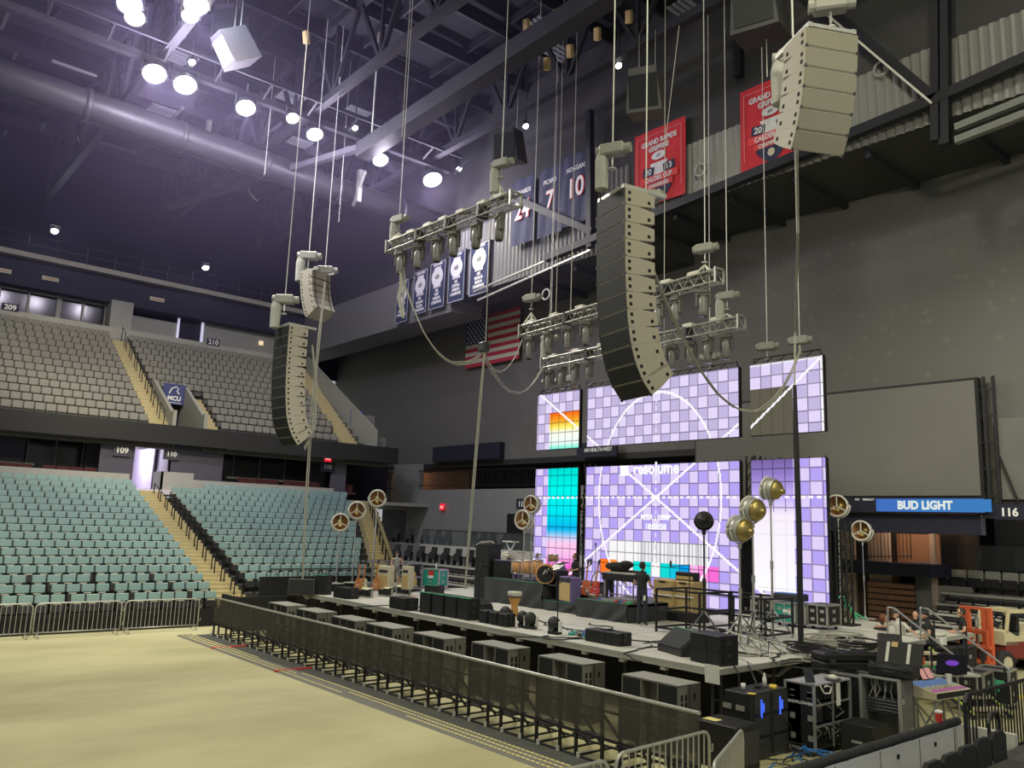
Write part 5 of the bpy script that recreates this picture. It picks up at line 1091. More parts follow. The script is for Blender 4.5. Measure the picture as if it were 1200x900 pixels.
MB().tube([(-.06, -.28, .3), (.02, -.28, .45), (.05, -.28, .35), (.12, -.28, .5)], .02, 5).build('emblem', 'white', t)
drum('blue drum with a white tilted head beside the bass drum', D_(657, 682, .1)+Vector((0, 0, .05)), .23, .34, 'purple', 'white', .5)
drum('amber tom at the back of the drum kit', D_(648, 664, .9)+Vector((0, 0, .45)), .18, .22, legs=True)
def cymbal(lab, px, py, dy, r, zt, tilt=.2):
    p = at(px, py, y=yD+dy); p.z = zr; zt = at(px, py, y=yD+dy).z-zr; t = thing('cymbal_stand', lab, 'cymbal', p); MB().tube([(0, 0, .3), (0, 0, zt)], .014, 6).build('pole', 'chrome', t)
    for k in range(3): a = k*2.09+.3; MB().tube([(0, 0, .42), (.3*math.cos(a), .3*math.sin(a), 0)], .012, 5).build('leg', 'chrome', t)
    MB().lathe([(r, 0), (r*.5, .02), (r*.2, .035), (r*.15, .06), (.01, .065)], 18, 0, Matrix.Translation((0, 0, zt)) @ Matrix.Rotation(tilt, 4, 'Y')).build('cymbal', 'brass', t)
for k, (px, py, dy) in enumerate(((598, 652, .3), (612, 648, .5), (633, 651, .8), (651, 655, 1.0), (660, 660, .2))): cymbal(f'brass cymbal on a stand over the drum kit, {ORD[k]} from the black amplifier', px, py, dy, .23, 1, random.uniform(-.3, .3))
t = speaker_box('black and purple bass amplifier on the high riser', D_(589, 680), .85, .5, .62, .3, cm='purple')
t = thing('keyboard_stand', 'crossed white stand with a toy like pad behind the black amplifier', 'stand', D_(597, 672, .5)); MB().bar((-.3, 0, .5), (.25, 0, 1.25), .05).bar((.3, 0, .5), (-.25, 0, 1.25), .05).bar((-.3, 0, 0), (-.3, 0, .5), .03).bar((.3, 0, 0), (.3, 0, .5), .03).build('frame', 'white', t); MB().box((0, 0, 1.27), (.6, .3, .05)).build('pad', 'offw', t)
o = tag(MB().lathe([(.16, 0), (.2, .1), (.15, .26), (.05, .3)], 10).box((.1, -.1, .1), (.2, .2, .2), (.2, .3, .4)).build('cloth_bundle', 'offw'), 'white cloth bundle with a blue patch on the black amplifier', 'cloth'); o.location = D_(587, 680)+Vector((0, .2, .62))
# djembe
b = S_(602.5, 722); t = thing('djembe', 'tall wooden hand drum with a pale rim on the open stage', 'hand drum', b); k_ = at(602, 693, y=b.y).z-ZS; MB().lathe([(.14, 0), (.12, .1), (.10, k_*.42), (.12, k_*.5), (.19, k_*.75), (.205, k_*.85), (.205, k_*.93)], 20).build('body', mat('djembe_wood', (.55, .27, .06), .4, 0, .35, 10), t, True)
MB().lathe([(.212, k_*.82), (.22, k_*.98), (.205, k_), (.01, k_)], 20).build('skin', 'offw', t, True); MB().ring((0, 0, k_*.78), .20, .02, 18, 5).build('ring', 'dark', t)
# moving lights and fans near the front edge
for k, (px, py, m1, rz) in enumerate(((593, 729, 'black', .3), (613, 735, 'black', -.4), (622, 737, 'offw', .5), (553, 722, 'white', .1), (650, 743, 'white', .2))):
    t = thing('floor_fan' if k in (2, 4) else 'floor_light', ('black floor moving light behind the three small boxes', 'black floor moving light in front of the hand drum', 'round black and white stage fan in front of the hand drum', 'white floor light between the box rows', 'round white stage fan at the foot of the mic stand')[k], 'fan' if k in (2, 4) else 'floor light', S_(px, py), rz); t.scale = (.75, .75, .75)
    MB().box((0, 0, .06), (.42, .3, .12), None, 0, .02).build('base', 'black', t)
    for s in (-1, 1): MB().box((s*.22, 0, .26), (.06, .2, .36), None, 0, .02).build('yoke_arm', m1, t)
    MB().lathe([(.05, -.2), (.17, -.18), (.21, 0), (.2, .16), (.12, .2)], 16, 0, Matrix.Translation((0, 0, .34)) @ Matrix.Rotation(1.1, 4, 'X')).build('head', 'black' if k != 3 else m1, t, True); MB().lathe([(.17, -.19), (.16, -.21), (.02, -.2)], 14, 0, Matrix.Translation((0, 0, .34)) @ Matrix.Rotation(1.1, 4, 'X')).build('lens', 'glass', t)
t = thing('stage_wedge', 'black shell monitor lying behind the far box row', 'speaker', S_(561, 721), 0); MB().prism([(-.5, 0), (.5, 0), (.3, .35), (-.1, .48), (-.45, .3)], -.25, .25, 'y').build('cabinet', 'black', t); MB().bx((-.4, -.27, .04), (.3, -.25, .28)).build('grille', 'grille', t)
def mic(lab, px, py, top, boom=None, m_='black'):
    b = S_(px, py); h = at(px, top, y=b.y).z-ZS; t = thing('microphone_stand', lab, 'microphone stand', b); MB().tube([(0, 0, .1), (0, 0, h)], .016, 6).build('pole', m_, t)
    for k in range(3): a = .5+k*2.09; MB().tube([(0, 0, .16), (.3*math.cos(a), .3*math.sin(a), .01)], .012, 5).build('leg', m_, t)
    if boom: MB().tube([(0, 0, h), (boom[0], boom[1], h+boom[2])], .013, 5).build('boom', m_, t); MB().lathe([(.025, 0), (.03, .08), (.03, .14), (.01, .17)], 8, 0, Matrix.Translation((boom[0], boom[1], h+boom[2]))).build('microphone', 'dark', t)
    else: MB().lathe([(.02, h), (.022, h+.1), (.035, h+.12), (.035, h+.17), (.01, h+.19)], 8).build('microphone', 'dark', t)
    return t
mic('black microphone stand with a boom in front of the tan amplifier', 653, 738, 684, (.9, .3, .55)); mic('microphone stand left of the guitar stand', 697, 704, 642, None, 'steel'); mic('black microphone stand before the speaker stack', 560, 727, 668, None)
mic('microphone stand with a boom by the far guard rail', 464, 700, 672, (.5, .3, .5), 'steel'); mic('thin stand behind the drum kit before the magenta block, left of two', 652, 682, 625, (.1, .1, .3)); mic('thin stand behind the drum kit before the magenta block, right of two', 667, 684, 630, None)
mic('small stand with a boom left of the grey tripod leg', 808, 742, 662, (-.8, .2, -.1))
# low riser: shelf, tan amp, guitar stand
p = at(643, 702, y=yR+.1); p.z = zr2; t = thing('amp_shelf', 'open black shelf case beside the tan amplifier', 'shelf', p); MB().bx((-.38, 0, 0), (-.34, .5, .95)).bx((.34, 0, 0), (.38, .5, .95)).bx((-.38, .46, 0), (.38, .5, .95)).build('side', 'black', t); [MB().bx((-.36, 0, z), (.36, .5, z+.04)).build('shelf', 'dark', t) for z in (0, .46, .92)]
p = at(661, 705, y=yR+.05); p.z = zr2; t = thing('guitar_amplifier', 'purple guitar amplifier with a tan grille on the low riser', 'amplifier', p, -.25); MB().box((0, .2, .4), (.8, .36, .8), None, 0, .02).build('cabinet', 'purple', t); MB().bx((-.34, -.0, .05), (.34, .015, .62)).build('grille', 'tan', t); MB().bx((-.36, -.0, .66), (.36, .012, .76)).build('control_panel', 'dark', t); MB().tube([(-.12, .2, .8), (-.1, .2, .85), (.1, .2, .85), (.12, .2, .8)], .015, 5).build('handle', 'black', t)
def guitar(lab, p, rz, body='orange', lean=.2, s=1):
    t = thing('guitar', lab, 'guitar', p, rz); T = Matrix.Rotation(-lean, 4, 'X') @ Matrix.Scale(s, 4); out = [(-.14, .02), (0, -.01), (.14, .02), (.18, .16), (.11, .28), (.14, .38), (.08, .46), (-.08, .46), (-.14, .38), (-.11, .28), (-.18, .16)]
    m = MB(T); m.prism(out, -.03, .03, 'y'); m.build('body', body, t); m = MB(T); m.bx((-.025, -.045, .3), (.025, -.02, .98)); m.build('neck', 'wood', t); m = MB(T); m.prism([(-.03, .98), (.03, .98), (.045, 1.14), (-.02, 1.16)], -.04, -.015, 'y'); m.build('headstock', 'black', t)
    m = MB(T); m.bx((-.05, -.04, .08), (.05, -.03, .1)); m.bx((-.05, -.04, .18), (.05, -.03, .22)); m.build('bridge', 'chrome', t)
p = at(686, 703, y=yR+.6); p.z = zr2+.25; guitar('orange guitar on a stand beside the keyboard table', p, .5, 'orange', .25, 1.0); p2 = p+Vector((.3, .1, 0)); guitar('red guitar on a stand nearest the keyboard table', p2, .2, 'red', .25, 1.0)
t = thing('guitar_stand', 'small round backed guitar stand on the low riser', 'stand', p-Vector((-.15, -.22, .25))); MB().bar((-.3, 0, 0), (-.3, .3, 0), .03).bar((.3, 0, 0), (.3, .3, 0), .03).bar((-.35, -.25, .25), (.35, -.25, .25), .03).tube([(.32*math.cos(a), .2, .5+.5*math.sin(a)) for a in [math.pi*i/10 for i in range(11)]], .02, 5).bar((-.32, .2, 0), (-.32, .2, .5), .03).bar((.32, .2, 0), (.32, .2, .5), .03).bar((-.3, .2, .2), (-.3, -.25, .25), .03).bar((.3, .2, .2), (.3, -.25, .25), .03).build('frame', 'brass', t)
for k, (px, py) in enumerate(((419, 692), (425, 692), (440, 691))): b = S_(px, py, 1.52); guitar(f'guitar with a pale neck on the lamp platform, {ORD[k]} from the far end', b, .4, 'cream' if k == 1 else 'wood', .1, .92)
for k, (px, py) in enumerate(((448, 691), (474, 691))):
    t = thing('tube_amplifier', ('cream amplifier beside the person in the grey tank top', 'pale upright amplifier before the person in the grey tank top')[k], 'amplifier', S_(px, py, 1.52), .3); MB().box((0, .15, .42), (.55 if k == 0 else .36, .3, .84), None, 0, .02).build('cabinet', 'cream', t); MB().bx((-.22 if k == 0 else -.14, -.012, .06), (.22 if k == 0 else .14, .0, .5)).build('grille', 'tan', t); MB().bx((-.2 if k == 0 else -.12, -.012, .6), (.2 if k == 0 else .12, .0, .7)).build('control_panel', 'dark', t)
# --- keyboard / steel guitar table
a, b_ = at(703, 703, y=yR-.1), at(741, 706, y=yR-.1); zt_ = at(720, 671, y=yR-.1).z-zr3
t = thing('keyboard_table', 'black keyboard table on thin silver legs', 'keyboard', ((a.x+b_.x)/2, yR-.05, zr3)); w = b_.x-a.x
MB().box((0, .35, zt_-.13), (w, .7, .22), None, 0, .02).build('body', 'black', t); MB().bx((-w/2+.05, .05, zt_-.02), (w/2-.05, .32, zt_+.005)).build('keys', 'offw', t); MB().bx((-w/2+.05, .36, zt_-.02), (w/2-.05, .64, zt_+.07)).build('control_panel', 'dark', t)
for x in (-w/2+.06, w/2-.06):
    for y in (.06, .64): MB().tube([(x, y, 0), (x, y, zt_-.2)], .022, 6).build('leg', 'chrome', t)
m = MB()
for k in range(9): m.tube([(-w/2+.25+k*.16, .3, .05), (-w/2+.25+k*.16, .3, zt_-.22)], .012, 5)
m.tube([(-w/2+.06, .3, .2), (w/2-.06, .3, .2)], .02, 5); m.build('pedal_rods', 'chrome', t); MB().bx((-w/2+.2, .15, .02), (w/2-.2, .5, .1)).build('pedal_bar', 'steel', t)
t = thing('laptop_shelf', 'dark cloth heap on top of the keyboard table', 'cloth', ((a.x+b_.x)/2-.3, yR+.3, zr3+zt_+.06)); MB().ball((0, 0, .10), (.5, .22, .14), 12).ball((.35, 0, .18), (.25, .2, .12), 10).build('folds', 'blackmat', t)
for k, (px, py) in enumerate(((676, 697), (683, 700), (690, 702))):
    p = at(px, py, y=yR+.6); p.z = zr2; t = thing('effects_rack', ('white lettered amp head on the low riser', 'silver effects unit behind the guitar stand', 'small pale pedal case left of the keyboard table')[k], 'effects unit', p); MB().box((0, .2, .25-.05*k), (.62-.1*k, .4, .5-.1*k), None, 0, .02).build('case', 'offw' if k != 1 else 'steel', t); MB().bx((-.25+.04*k, -.012, .1), (.25-.04*k, 0, .2)).build('front_panel', 'dark', t)
for k in range(12):
    px, py = 702+3.2*k, 709+.55*k; p = at(px, py, y=yR-.15); p.z = zr3; t = thing('effects_pedal', f'small effects pedal under the keyboard table, {ORD[k]} along the row', 'pedal', p, random.uniform(-.3, .3), 'pedals under the keyboard table'); MB().prism([(0, 0), (.16, 0), (.16, .07), (0, .04)], -.05, .05, 'x').build('body', random.choice(['blue', 'steel', 'red', 'dark', 'green']), t); MB().cyl((0, .05, .05), (0, .05, .075), .02, 8).build('switch', 'chrome', t)
for k in range(16):
    px, py = 668+2.6*k+random.uniform(-1, 1), 742+.55*k+random.uniform(-2, 3); t = thing('effects_pedal', f'small pedal among the cables at the front edge, {ORD[k]} from the white fan', 'pedal', S_(px, py), random.uniform(-.6, .6), 'pedals at the front edge'); MB().prism([(0, 0), (.2, 0), (.2, .09), (0, .05)], -.07, .07, 'x').build('body', random.choice(['blue', 'steel', 'black', 'dark', 'teal', 'yellow']), t); MB().cyl((0, .06, .05), (0, .06, .1), .025, 8).build('switch', 'chrome', t)
for k in range(8):
    px, py = 463+2.6*k, 703+.8*(k % 3); t = thing('effects_pedal', f'small pedal by the far microphone stand, {ORD[k]} along the row', 'pedal', S_(px, py), random.uniform(-.6, .6), 'pedals by the far stand'); MB().prism([(0, 0), (.22, 0), (.22, .1), (0, .06)], -.09, .09, 'x').build('body', ['blue', 'dark', 'steel', 'blue', 'red', 'black', 'orange', 'steel'][k], t); MB().cyl((0, .06, .05), (0, .06, .1), .025, 8).build('switch', 'chrome', t)
# --- tan cabinets
for k, (px, py) in enumerate(((776, 726), (800, 729))):
    b = S_(px, py); ww = .84; hh = at(px, 679+2*k, y=b.y).z-ZS
    t = thing('guitar_cabinet', f'tall tan speaker cabinet on a black dolly, {"nearer the person in black" if k == 0 else "nearer the guard rail"}', 'speaker', b, -.06); MB().bx((-ww/2-.02, -.05, .0), (ww/2+.02, .7, .26)).build('dolly', 'black', t)
    MB().box((0, .32, .27+(hh-.27)/2), (ww, .6, hh-.27), None, 0, .03).build('cabinet', mat('tan_tolex', (.42, .31, .13), .6), t); MB().bx((-ww/2+.05, -.0, .33), (ww/2-.05, .015, .27+(hh-.27)*.5-.03)).bx((-ww/2+.05, -.0, .27+(hh-.27)*.5+.03), (ww/2-.05, .015, hh-.1)).build('grille', 'tan', t)
    MB().tube([(-ww/2, -.03, .27+(hh-.27)*.5), (ww/2, -.03, .27+(hh-.27)*.5)], .03, 6).build('strap', 'offw', t); MB().bx((-.14, -.02, hh-.08), (.14, .0, hh-.04)).build('badge', 'black', t)
t = thing('valve_amplifier', 'black amplifier head on top of the tan cabinets', 'amplifier', b+Vector((-.05, .2, hh+.0)), -.06); MB().box((0, .1, .13), (.75, .28, .26), None, 0, .02).build('case', 'black', t); MB().bx((-.33, -.05, .04), (.33, -.035, .14)).build('control_panel', 'tan', t)
# camera on a tripod behind the cabinets
b = S_(784, 700); t = thing('camera_rig', 'dark video rig with arms behind the tan cabinets', 'camera', b); hh2 = at(784, 662, y=b.y).z-ZS
MB().bar((0, 0, .0), (0, 0, hh2), .08).bar((0, 0, hh2-.5), (.55, -.2, hh2-.9), .06).bar((0, 0, hh2-.4), (.6, 0, hh2-.1), .05).bar((.1, 0, hh2-.2), (-.5, .1, hh2-.5), .06).build('column', 'black', t); MB().box((-.1, 0, hh2-.05), (.6, .3, .28), (0, .2, 0), 0, .03).box((.35, 0, hh2-.2), (.3, .3, .2), None, 0, .02).build('body', 'dark', t); MB().cyl((-.45, 0, hh2-.1), (-.7, 0, hh2-.14), .08, 10).build('lens', 'black', t); MB().bx((-.35, -.35, 0), (.35, .35, .05)).build('base', 'black', t)
t = thing('purple_amplifier', 'purple lit amplifier between the tan cabinets and the white block', 'amplifier', S_(792, 702), .1); MB().box((0, .2, .6), (1.4, .5, 1.2), None, 0, .03).build('cabinet', 'purple', t); MB().bx((-.6, -.06, .1), (.6, -.04, .9)).build('grille', 'grille', t)
# --- guard rails on the near side of the stage
for lab, l, r, top, bl_, br_ in (('black guard rail frame beside the tan cabinets', 769, 820, 690, 742, 746), ('black guard rail frame around the gold lamps', 825, 897, 695, 744, 747)):
    a, b_ = S_(l, bl_), S_(r, br_); y = (a.y+b_.y)/2; x0, x1 = at(l, bl_, y=y).x, at(r, br_, y=y).x; guard(lab, x0, x1, y, y+1.3, at(l, top, y=y).z-ZS, 'black')
# --- black par light, moving lights and cases at the foot of the screens
t = thing('par_light', 'black box light with open barn doors before the centre screen', 'stage light', S_(858, 708), .5); MB().bar((0, 0, 0), (0, 0, .55), .06).bx((-.3, -.2, 0), (.3, .2, .05)).build('stand', 'black', t); MB().prism([(-.4, .55), (.25, .5), (.35, .62), (.35, 1.02), (.25, 1.15), (-.4, 1.1)], -.28, .28, 'y').build('housing', 'black', t); MB().box((-.5, 0, 1.16), (.45, .5, .02), (0, -.5, 0)).box((-.5, 0, .5), (.45, .5, .02), (0, .5, 0)).build('barn_door', 'dark', t)
for k, (px, py, s) in enumerate(((808, 706, 1), (835, 712, 1.1), (889, 704, .8), (893, 690, .8), (822, 700, .9))):
    t = thing('floor_moving_light', f'black moving light on the deck before the screens, {ORD[k]} of five from the tan cabinets' if k < 2 else ('black moving light at the tower foot, lower of two', 'black moving light at the tower foot, upper of two', 'dark purple moving light above the guard rail')[k-2], 'moving light', S_(px, py)+(Vector((0, 0, .55)) if k == 3 else Vector()), .4*k)
    MB().box((0, 0, .1*s), (.5*s, .36*s, .2*s), None, 0, .03).build('base', 'black', t)
    for q in (-1, 1): MB().box((q*.24*s, 0, .42*s), (.08*s, .2*s, .5*s), None, 0, .02).build('yoke_arm', 'black', t)
    MB().lathe([(.08*s, -.24*s), (.19*s, -.2*s), (.2*s, .1*s), (.1*s, .26*s)], 14, 0, Matrix.Translation((0, 0, .62*s)) @ Matrix.Rotation(.5+.3*k, 4, 'X')).build('head', 'dark', t, True)
for k, (lab, l, r, top, bot, face) in enumerate((('black road case behind the gold lamp tripods, leftmost of the row', 880, 892, 700, 727, 'black'), ('black road case left of the green faced case', 893, 905, 703, 729, 'black'), ('green faced road case before the white block', 907, 933, 707, 734, 'teal'), ('black road case right of the green faced case', 934, 945, 709, 736, 'black'), ('big black road case at the right foot of the screens', 946, 971, 709, 738, 'black'))):
    a, b_ = S_(l, bot), S_(r, bot); y = a.y*.5+b_.y*.5; x0, x1 = at(l, bot, y=y).x, at(r, bot, y=y).x; h = at((l+r)/2, top, y=y).z-ZS-.12; t = road_case(lab, ((x0+x1)/2, y, ZS), x1-x0-.06, .75, h, 0, face, 'steel', cols=2 if k in (2, 4) else 1)
    if k == 2: MB().bx((-.05, -.02, .4), (.1, -.005, .5)).bx((.12, -.02, .36), (.2, -.005, .48)).build('sticker', 'white', t)
t = thing('mixer', 'small dark mixer on top of the green faced case', 'mixer', S_(921, 734)+Vector((0, .3, h+.16)), .1); MB().box((0, 0, .1), (.9, .5, .2), None, 0, .02).build('case', 'dark', t); MB().bx((-.4, -.2, .2), (.4, .2, .22)).build('panel', 'blue', t)
t = thing('tripod', 'tripod with a green lit box at the right edge of the stage', 'tripod', S_(988, 725), .2); hT = at(988, 700, y=S_(988, 725).y).z-ZS; MB().box((0, 0, hT), (.35, .3, .45), None, 0, .03).build('head_box', 'black', t); MB().bx((-.1, -.16, hT-.05), (.1, -.15, hT+.06)).build('display', emat('green_led', sr(90, 200, 140), 1), t); MB().bar((0, 0, .2), (0, 0, hT-.2), .07).build('column', 'steel', t)
for k in range(3): a = .3+k*2.09; MB().bar((0, 0, hT-.25), (.75*math.cos(a), .75*math.sin(a), 0), .05).build('leg', 'dark' if k else 'green', t)
t = thing('green_leg_stand', 'folded stand leg wrapped in bright green tape', 'stand', S_(1002, 727)); MB().bar((-.5, 0, .85), (.15, -.1, .02), .07).build('tube', 'green', t); MB().bar((.15, -.1, .03), (.4, .1, .03), .05).bar((.15, -.1, .03), (0, -.35, .03), .05).build('foot', 'steel', t)
# folded tripods on the near stage corner
for k, (px, py) in enumerate(((872, 768), (886, 764), (900, 760), (912, 768), (880, 748))):
    b = S_(px, py); t = thing('folded_stand', f'silver folded boom stand lying at the stage corner, {ORD[k]} from the black stack', 'stand', b, random.uniform(0, 3)); L = .7
    MB().tube([(-L, 0, .42), (L, .1, .05)], .02, 6).build('pole', 'steel', t)
    for q in range(3): a = q*2.09; MB().tube([(-L*.3, .03, .30), (-L*.3+.35*math.cos(a), .4*math.sin(a), .01)], .016, 5).build('leg', 'chrome', t)
# cables on the deck
def squiggle(p, n, s, seed, z=.02):
    rr = random.Random(seed); pts = [Vector(p)]; a = rr.uniform(0, 6)
    for k in range(n): a += rr.uniform(-.9, .9); pts.append(pts[-1]+Vector((math.cos(a), math.sin(a), 0))*s); pts[-1].z = p[2]+z
    return pts
for k, (px, py, m_, lab) in enumerate(((745, 755, 'bcable', 'black cable snaking from the front fill to the wedge'), (890, 775, 'bcable', 'dark cables tangled at the near stage corner'), (920, 768, 'cable', 'pale cables tangled at the near stage corner'), (610, 705, 'bcable', 'thin black cable across the open deck'), (690, 745, 'bcable', 'black cables around the front edge pedals'), (480, 712, 'bcable', 'black cables around the far pedals'))):
    runs = [squiggle(S_(px, py)+Vector((random.uniform(-.5, .5), random.uniform(0, .8), 0)), 14, .22, k*7+q) for q in range(5 if k in (1, 2, 4) else 2)]; cabling(lab, runs, .016, m_)
def coil(lab, p, r, n, m_, seed=0, w=.022):
    rr = random.Random(seed); mm = MB()
    for k in range(n): mm.ring((rr.uniform(-.12, .12), rr.uniform(-.12, .12), .03+.035*k), r*rr.uniform(.75, 1.1), w, 18, 5, T=Matrix.Rotation(rr.uniform(-.12, .12), 4, 'X'))
    o = tag(mm.build('cable_coil', m_), lab, 'cable'); o.location = p
for k, (px, py, m_) in enumerate(((968, 757, 'cable'), (990, 752, 'cable'), (950, 766, 'bcable'), (1005, 760, 'bcable'))): coil(('large pale cable coil on the deck edge behind the cases', 'pale cable coil on the deck edge towards the forklift', 'dark cable coil beside the dark cable bundle', 'dark cable coil behind the open flight case')[k], S_(px, py), .5, 6, m_, k)
# draped cables over the corner
c0 = S_(855, 782); cabling('pale cable looping off the near stage corner', strands([S_(866, 772), S_(880, 778), at(898, 791, z=.95), at(912, 792, z=.9), at(926, 780, z=1.1), S_(935, 766)], 3, .03, 4), .025); cabling('dark cable hanging from the near stage corner', [[S_(858, 776), at(866, 790, y=14.2), at(866, 820, y=14.2)], [S_(876, 776), at(886, 800, y=14.1), at(890, 815, y=14.0)]], .018, 'bcable')
p = at(834.5, 790, y=YF-.07); tag(MB().box((0, 0, 0), (.34, .01, .36), (.06, 0, .05)).build('paper_sheet', 'paper'), 'white paper sheet taped to the near stage corner', 'paper').location = p
# ================================================================== backstage corner at the near right
# amp racks and cases on the floor
def G(px, py, z=0): return at(px, py, z=z)
RZ = .0
p = at(883, 818, z=1.0); 
def ampstack(lab, x, y, w, d, h, rows):
    t = thing('amplifier_rack', lab, 'amplifier rack', (x, y, 0), R90); MB().box((0, d/2, h/2), (w, d, h), None, 0, .02).build('case', 'black', t); m = MB()
    for r in range(rows):
        for c in (-1, 1): m.bx((c*w/4-.24, -.02, h*(r+.08)/rows), (c*w/4+.24, 0, h*(r+.92)/rows))
    m.build('panel', 'dark', t); m = MB()
    for c in (-1, 1): m.bx((c*w/4-.05, -.03, h*.62), (c*w/4-.01, -.02, h*.9)); m.bx((c*w/4+.02, -.03, h*.70), (c*w/4+.06, -.02, h*.84))
    m.build('display', emat('amp_led', sr(70, 110, 255), 1.2), t)
    for s in (-1, 1):
        MB().bx((s*w*.36-.07, d-.3, h-.004), (s*w*.36+.07, d-.1, h+.0)); MB().bx((-w/2-.015, d*.25+s*.0+.28*(s+1)/2, h*.72), (-w/2, d*.25+.18+.28*(s+1)/2, h*.80)).build('handle', 'steel', t)
    return t
ampx = -9.43; ampstack('tall black amplifier rack with blue lights at the stage corner', -8.88, 14.02, 1.22, .59, 1.14, 3)
t = thing('amplifier_rack', 'low black rack with a yellow note behind the crowd racks', 'amplifier rack', (-8.58, 12.85, 0), R90); MB().box((0, .42, .37), (.7, .84, .74), None, 0, .02).build('case', 'black', t); MB().bx((-.3, -.015, .1), (.3, 0, .64)).build('panel', 'dark', t); MB().bx((-.25, .5, .74), (-.05, .78, .745)).build('note', mat('yellow_note', (.75, .65, .25), .8), t)
zt = 1.14
for lab, name, px, py, prof, mm in (('white paper cup on the tall amplifier rack', 'cup', 871, 808, [(.035, 0), (.045, .11), (.035, .11), (.03, .02)], 'white'), ('clear water bottle on the tall amplifier rack', 'water_bottle', 896, 805, [(.04, 0), (.04, .15), (.015, .21), (.018, .25)], 'white'), ('yellow tape roll on the tall amplifier rack', 'tape_roll', 906, 807, [(.03, 0), (.07, 0), (.07, .07), (.03, .07), (.03, 0)], 'yellow'), ('black tape roll beside the water bottle', 'tape_roll', 888, 806, [(.03, 0), (.06, 0), (.06, .05), (.03, .05), (.03, 0)], 'black'), ('flat yellow note on the tall amplifier rack', 'note', 881, 813, [(.08, 0), (.08, .008)], 'yellow')):
    o = tag(MB().lathe(prof, 14).build(name, mm, None, True), lab, name.replace('_', ' ')); o.location = at(px, py, z=zt)
for k in range(3): cabling(('blue data cables heaped behind the amplifier racks', 'black power cables heaped on the floor at the amplifier racks', 'grey patch cables hanging from the tall amplifier rack')[k], [squiggle(Vector((-8.6+.08*(q % 3), 13.6+.2*q, .02)), 14, .10, q+20*k, .03+.03*q) for q in range(6)] if k < 2 else [[(-8.86, 13.55+.2*q, .9-.05*q), (-8.72, 13.65+.2*q, .5), (-8.75, 13.6+.22*q, .1)] for q in range(5)], (.012, .012, .007)[k], ('blue', 'bcable', 'bcable')[k])
# tall rack case with lettering
def rackcase(lab, x, y, w, d, h, words=None, rz=R90):
    t = thing('rack_case', lab, 'rack case', (x, y, 0), rz); z0 = .12
    MB().bx((-w/2, .04, z0), (-w/2+.03, d, h)).bx((w/2-.03, .04, z0), (w/2, d, h)).bx((-w/2, d-.03, z0), (w/2, d, h)).bx((-w/2, .04, z0), (w/2, d, z0+.03)).bx((-w/2, .3, z0), (w/2, d, h-.04)).build('case', 'black', t)
    MB().bx((-w/2-.01, -.0, h-.03), (w/2+.01, d+.01, h)).build('lid', mat('rack_top', (.34, .33, .36), .35), t)
    m = MB(); e = .022
    for x_ in (-w/2, w/2):
        for y_ in (0.02, d): m.bx((x_-e, y_-e, z0), (x_+e, y_+e, h))
        m.bx((x_-e, 0, z0-e), (x_+e, d, z0+e)); m.bx((x_-e, 0, h-e), (x_+e, d, h+.005))
    m.bx((-.012, .0, z0), (.012, .03, h)).bx((-w/2, .0, z0+(h-z0)*.34), (w/2, .03, z0+(h-z0)*.34+.03)).bx((-w/2, .0, z0+(h-z0)*.66), (w/2, .03, z0+(h-z0)*.66+.03)); m.build('edging', 'alu', t)
    for z in (z0+.2, z0+.55, z0+.95, h-.2):
        for y_ in (.10, d-.14): MB().bx((-w/2-.018, y_-.05, z-.05), (-w/2-.0, y_+.05, z+.05)).build('latch', 'steel', t)
    for c in range(2):
        for r in range(3):
            xx = -w/4+c*w/2; zc_ = z0+(h-z0)*(r+.5)/3; m = MB().bx((xx-w/4+.04, .2, zc_-.17), (xx+w/4-.04, .3, zc_+.17)); m.build('drawer', 'dark' if (c+r) % 2 else 'black', t)
    m = MB(); rr = random.Random(5)
    for q in range(9): x_ = rr.uniform(-w/2+.08, w/2-.08); z = rr.uniform(z0+.2, h-.3); m.tube([(x_, .2, z), (x_+rr.uniform(-.1, .1), .12, z-.1), (x_+rr.uniform(-.1, .1), .2, z-.2)], .012, 5)
    m.build('patch_cable', 'cable', t); m = MB()
    for k in range(14): m.ball((rr.uniform(.05, w/2-.05), .17, rr.uniform(z0+.08, z0+.34)), .02, 6)
    m.build('connector', 'steel', t)
    for sx in (-w/2+.1, w/2-.1):
        for y_ in (.12, d-.12): MB().cyl((sx-.03, y_, .06), (sx+.03, y_, .06), .06, 10).build('caster', 'rubber', t)
    if words: text(words, .072, (-w/2-.006, d*.5, h-.36), (R90, 0, -R90), 'white', t, bold=.001, sx=1.2)
    return t
t = rackcase('tall black rack case lettered BADFLOWER with pale edges and open front', -8.34, 15.29, 1.32, .6, 1.28, 'BADFLOWER', rz=R90)
RC = t
# phone, strip, hat on the rack case
o = thing('tablet', 'dark tablet leaning on the tall rack case', 'tablet', at(950, 800, z=1.285), .9); MB(Matrix.Rotation(-.5, 4, 'X')).bx((-.09, 0, 0), (.09, .015, .26)).build('body', 'black', o); MB(Matrix.Rotation(-.5, 4, 'X')).bx((-.075, -.004, .02), (.075, 0, .24)).build('screen', 'glass', o)
o = thing('cap', 'pale cap lying on the tall rack case', 'cap', at(976, 797, z=1.285), 0); MB().ball((0, 0, .04), (.1, .09, .07), 10).build('crown', 'offw', o); MB().lathe([(.16, .02), (.15, .03), (.05, .04)], 14).build('brim', 'dark', o)
q = at(972, 812, x=-6.9); o = tag(MB().bx((-.006, -.07, -.42), (.006, .07, 0)).build('label_strip', 'paper'), 'white paper strip hanging on the front of the tall rack case', 'paper'); o.location = (-8.31, 15.42, 1.26)
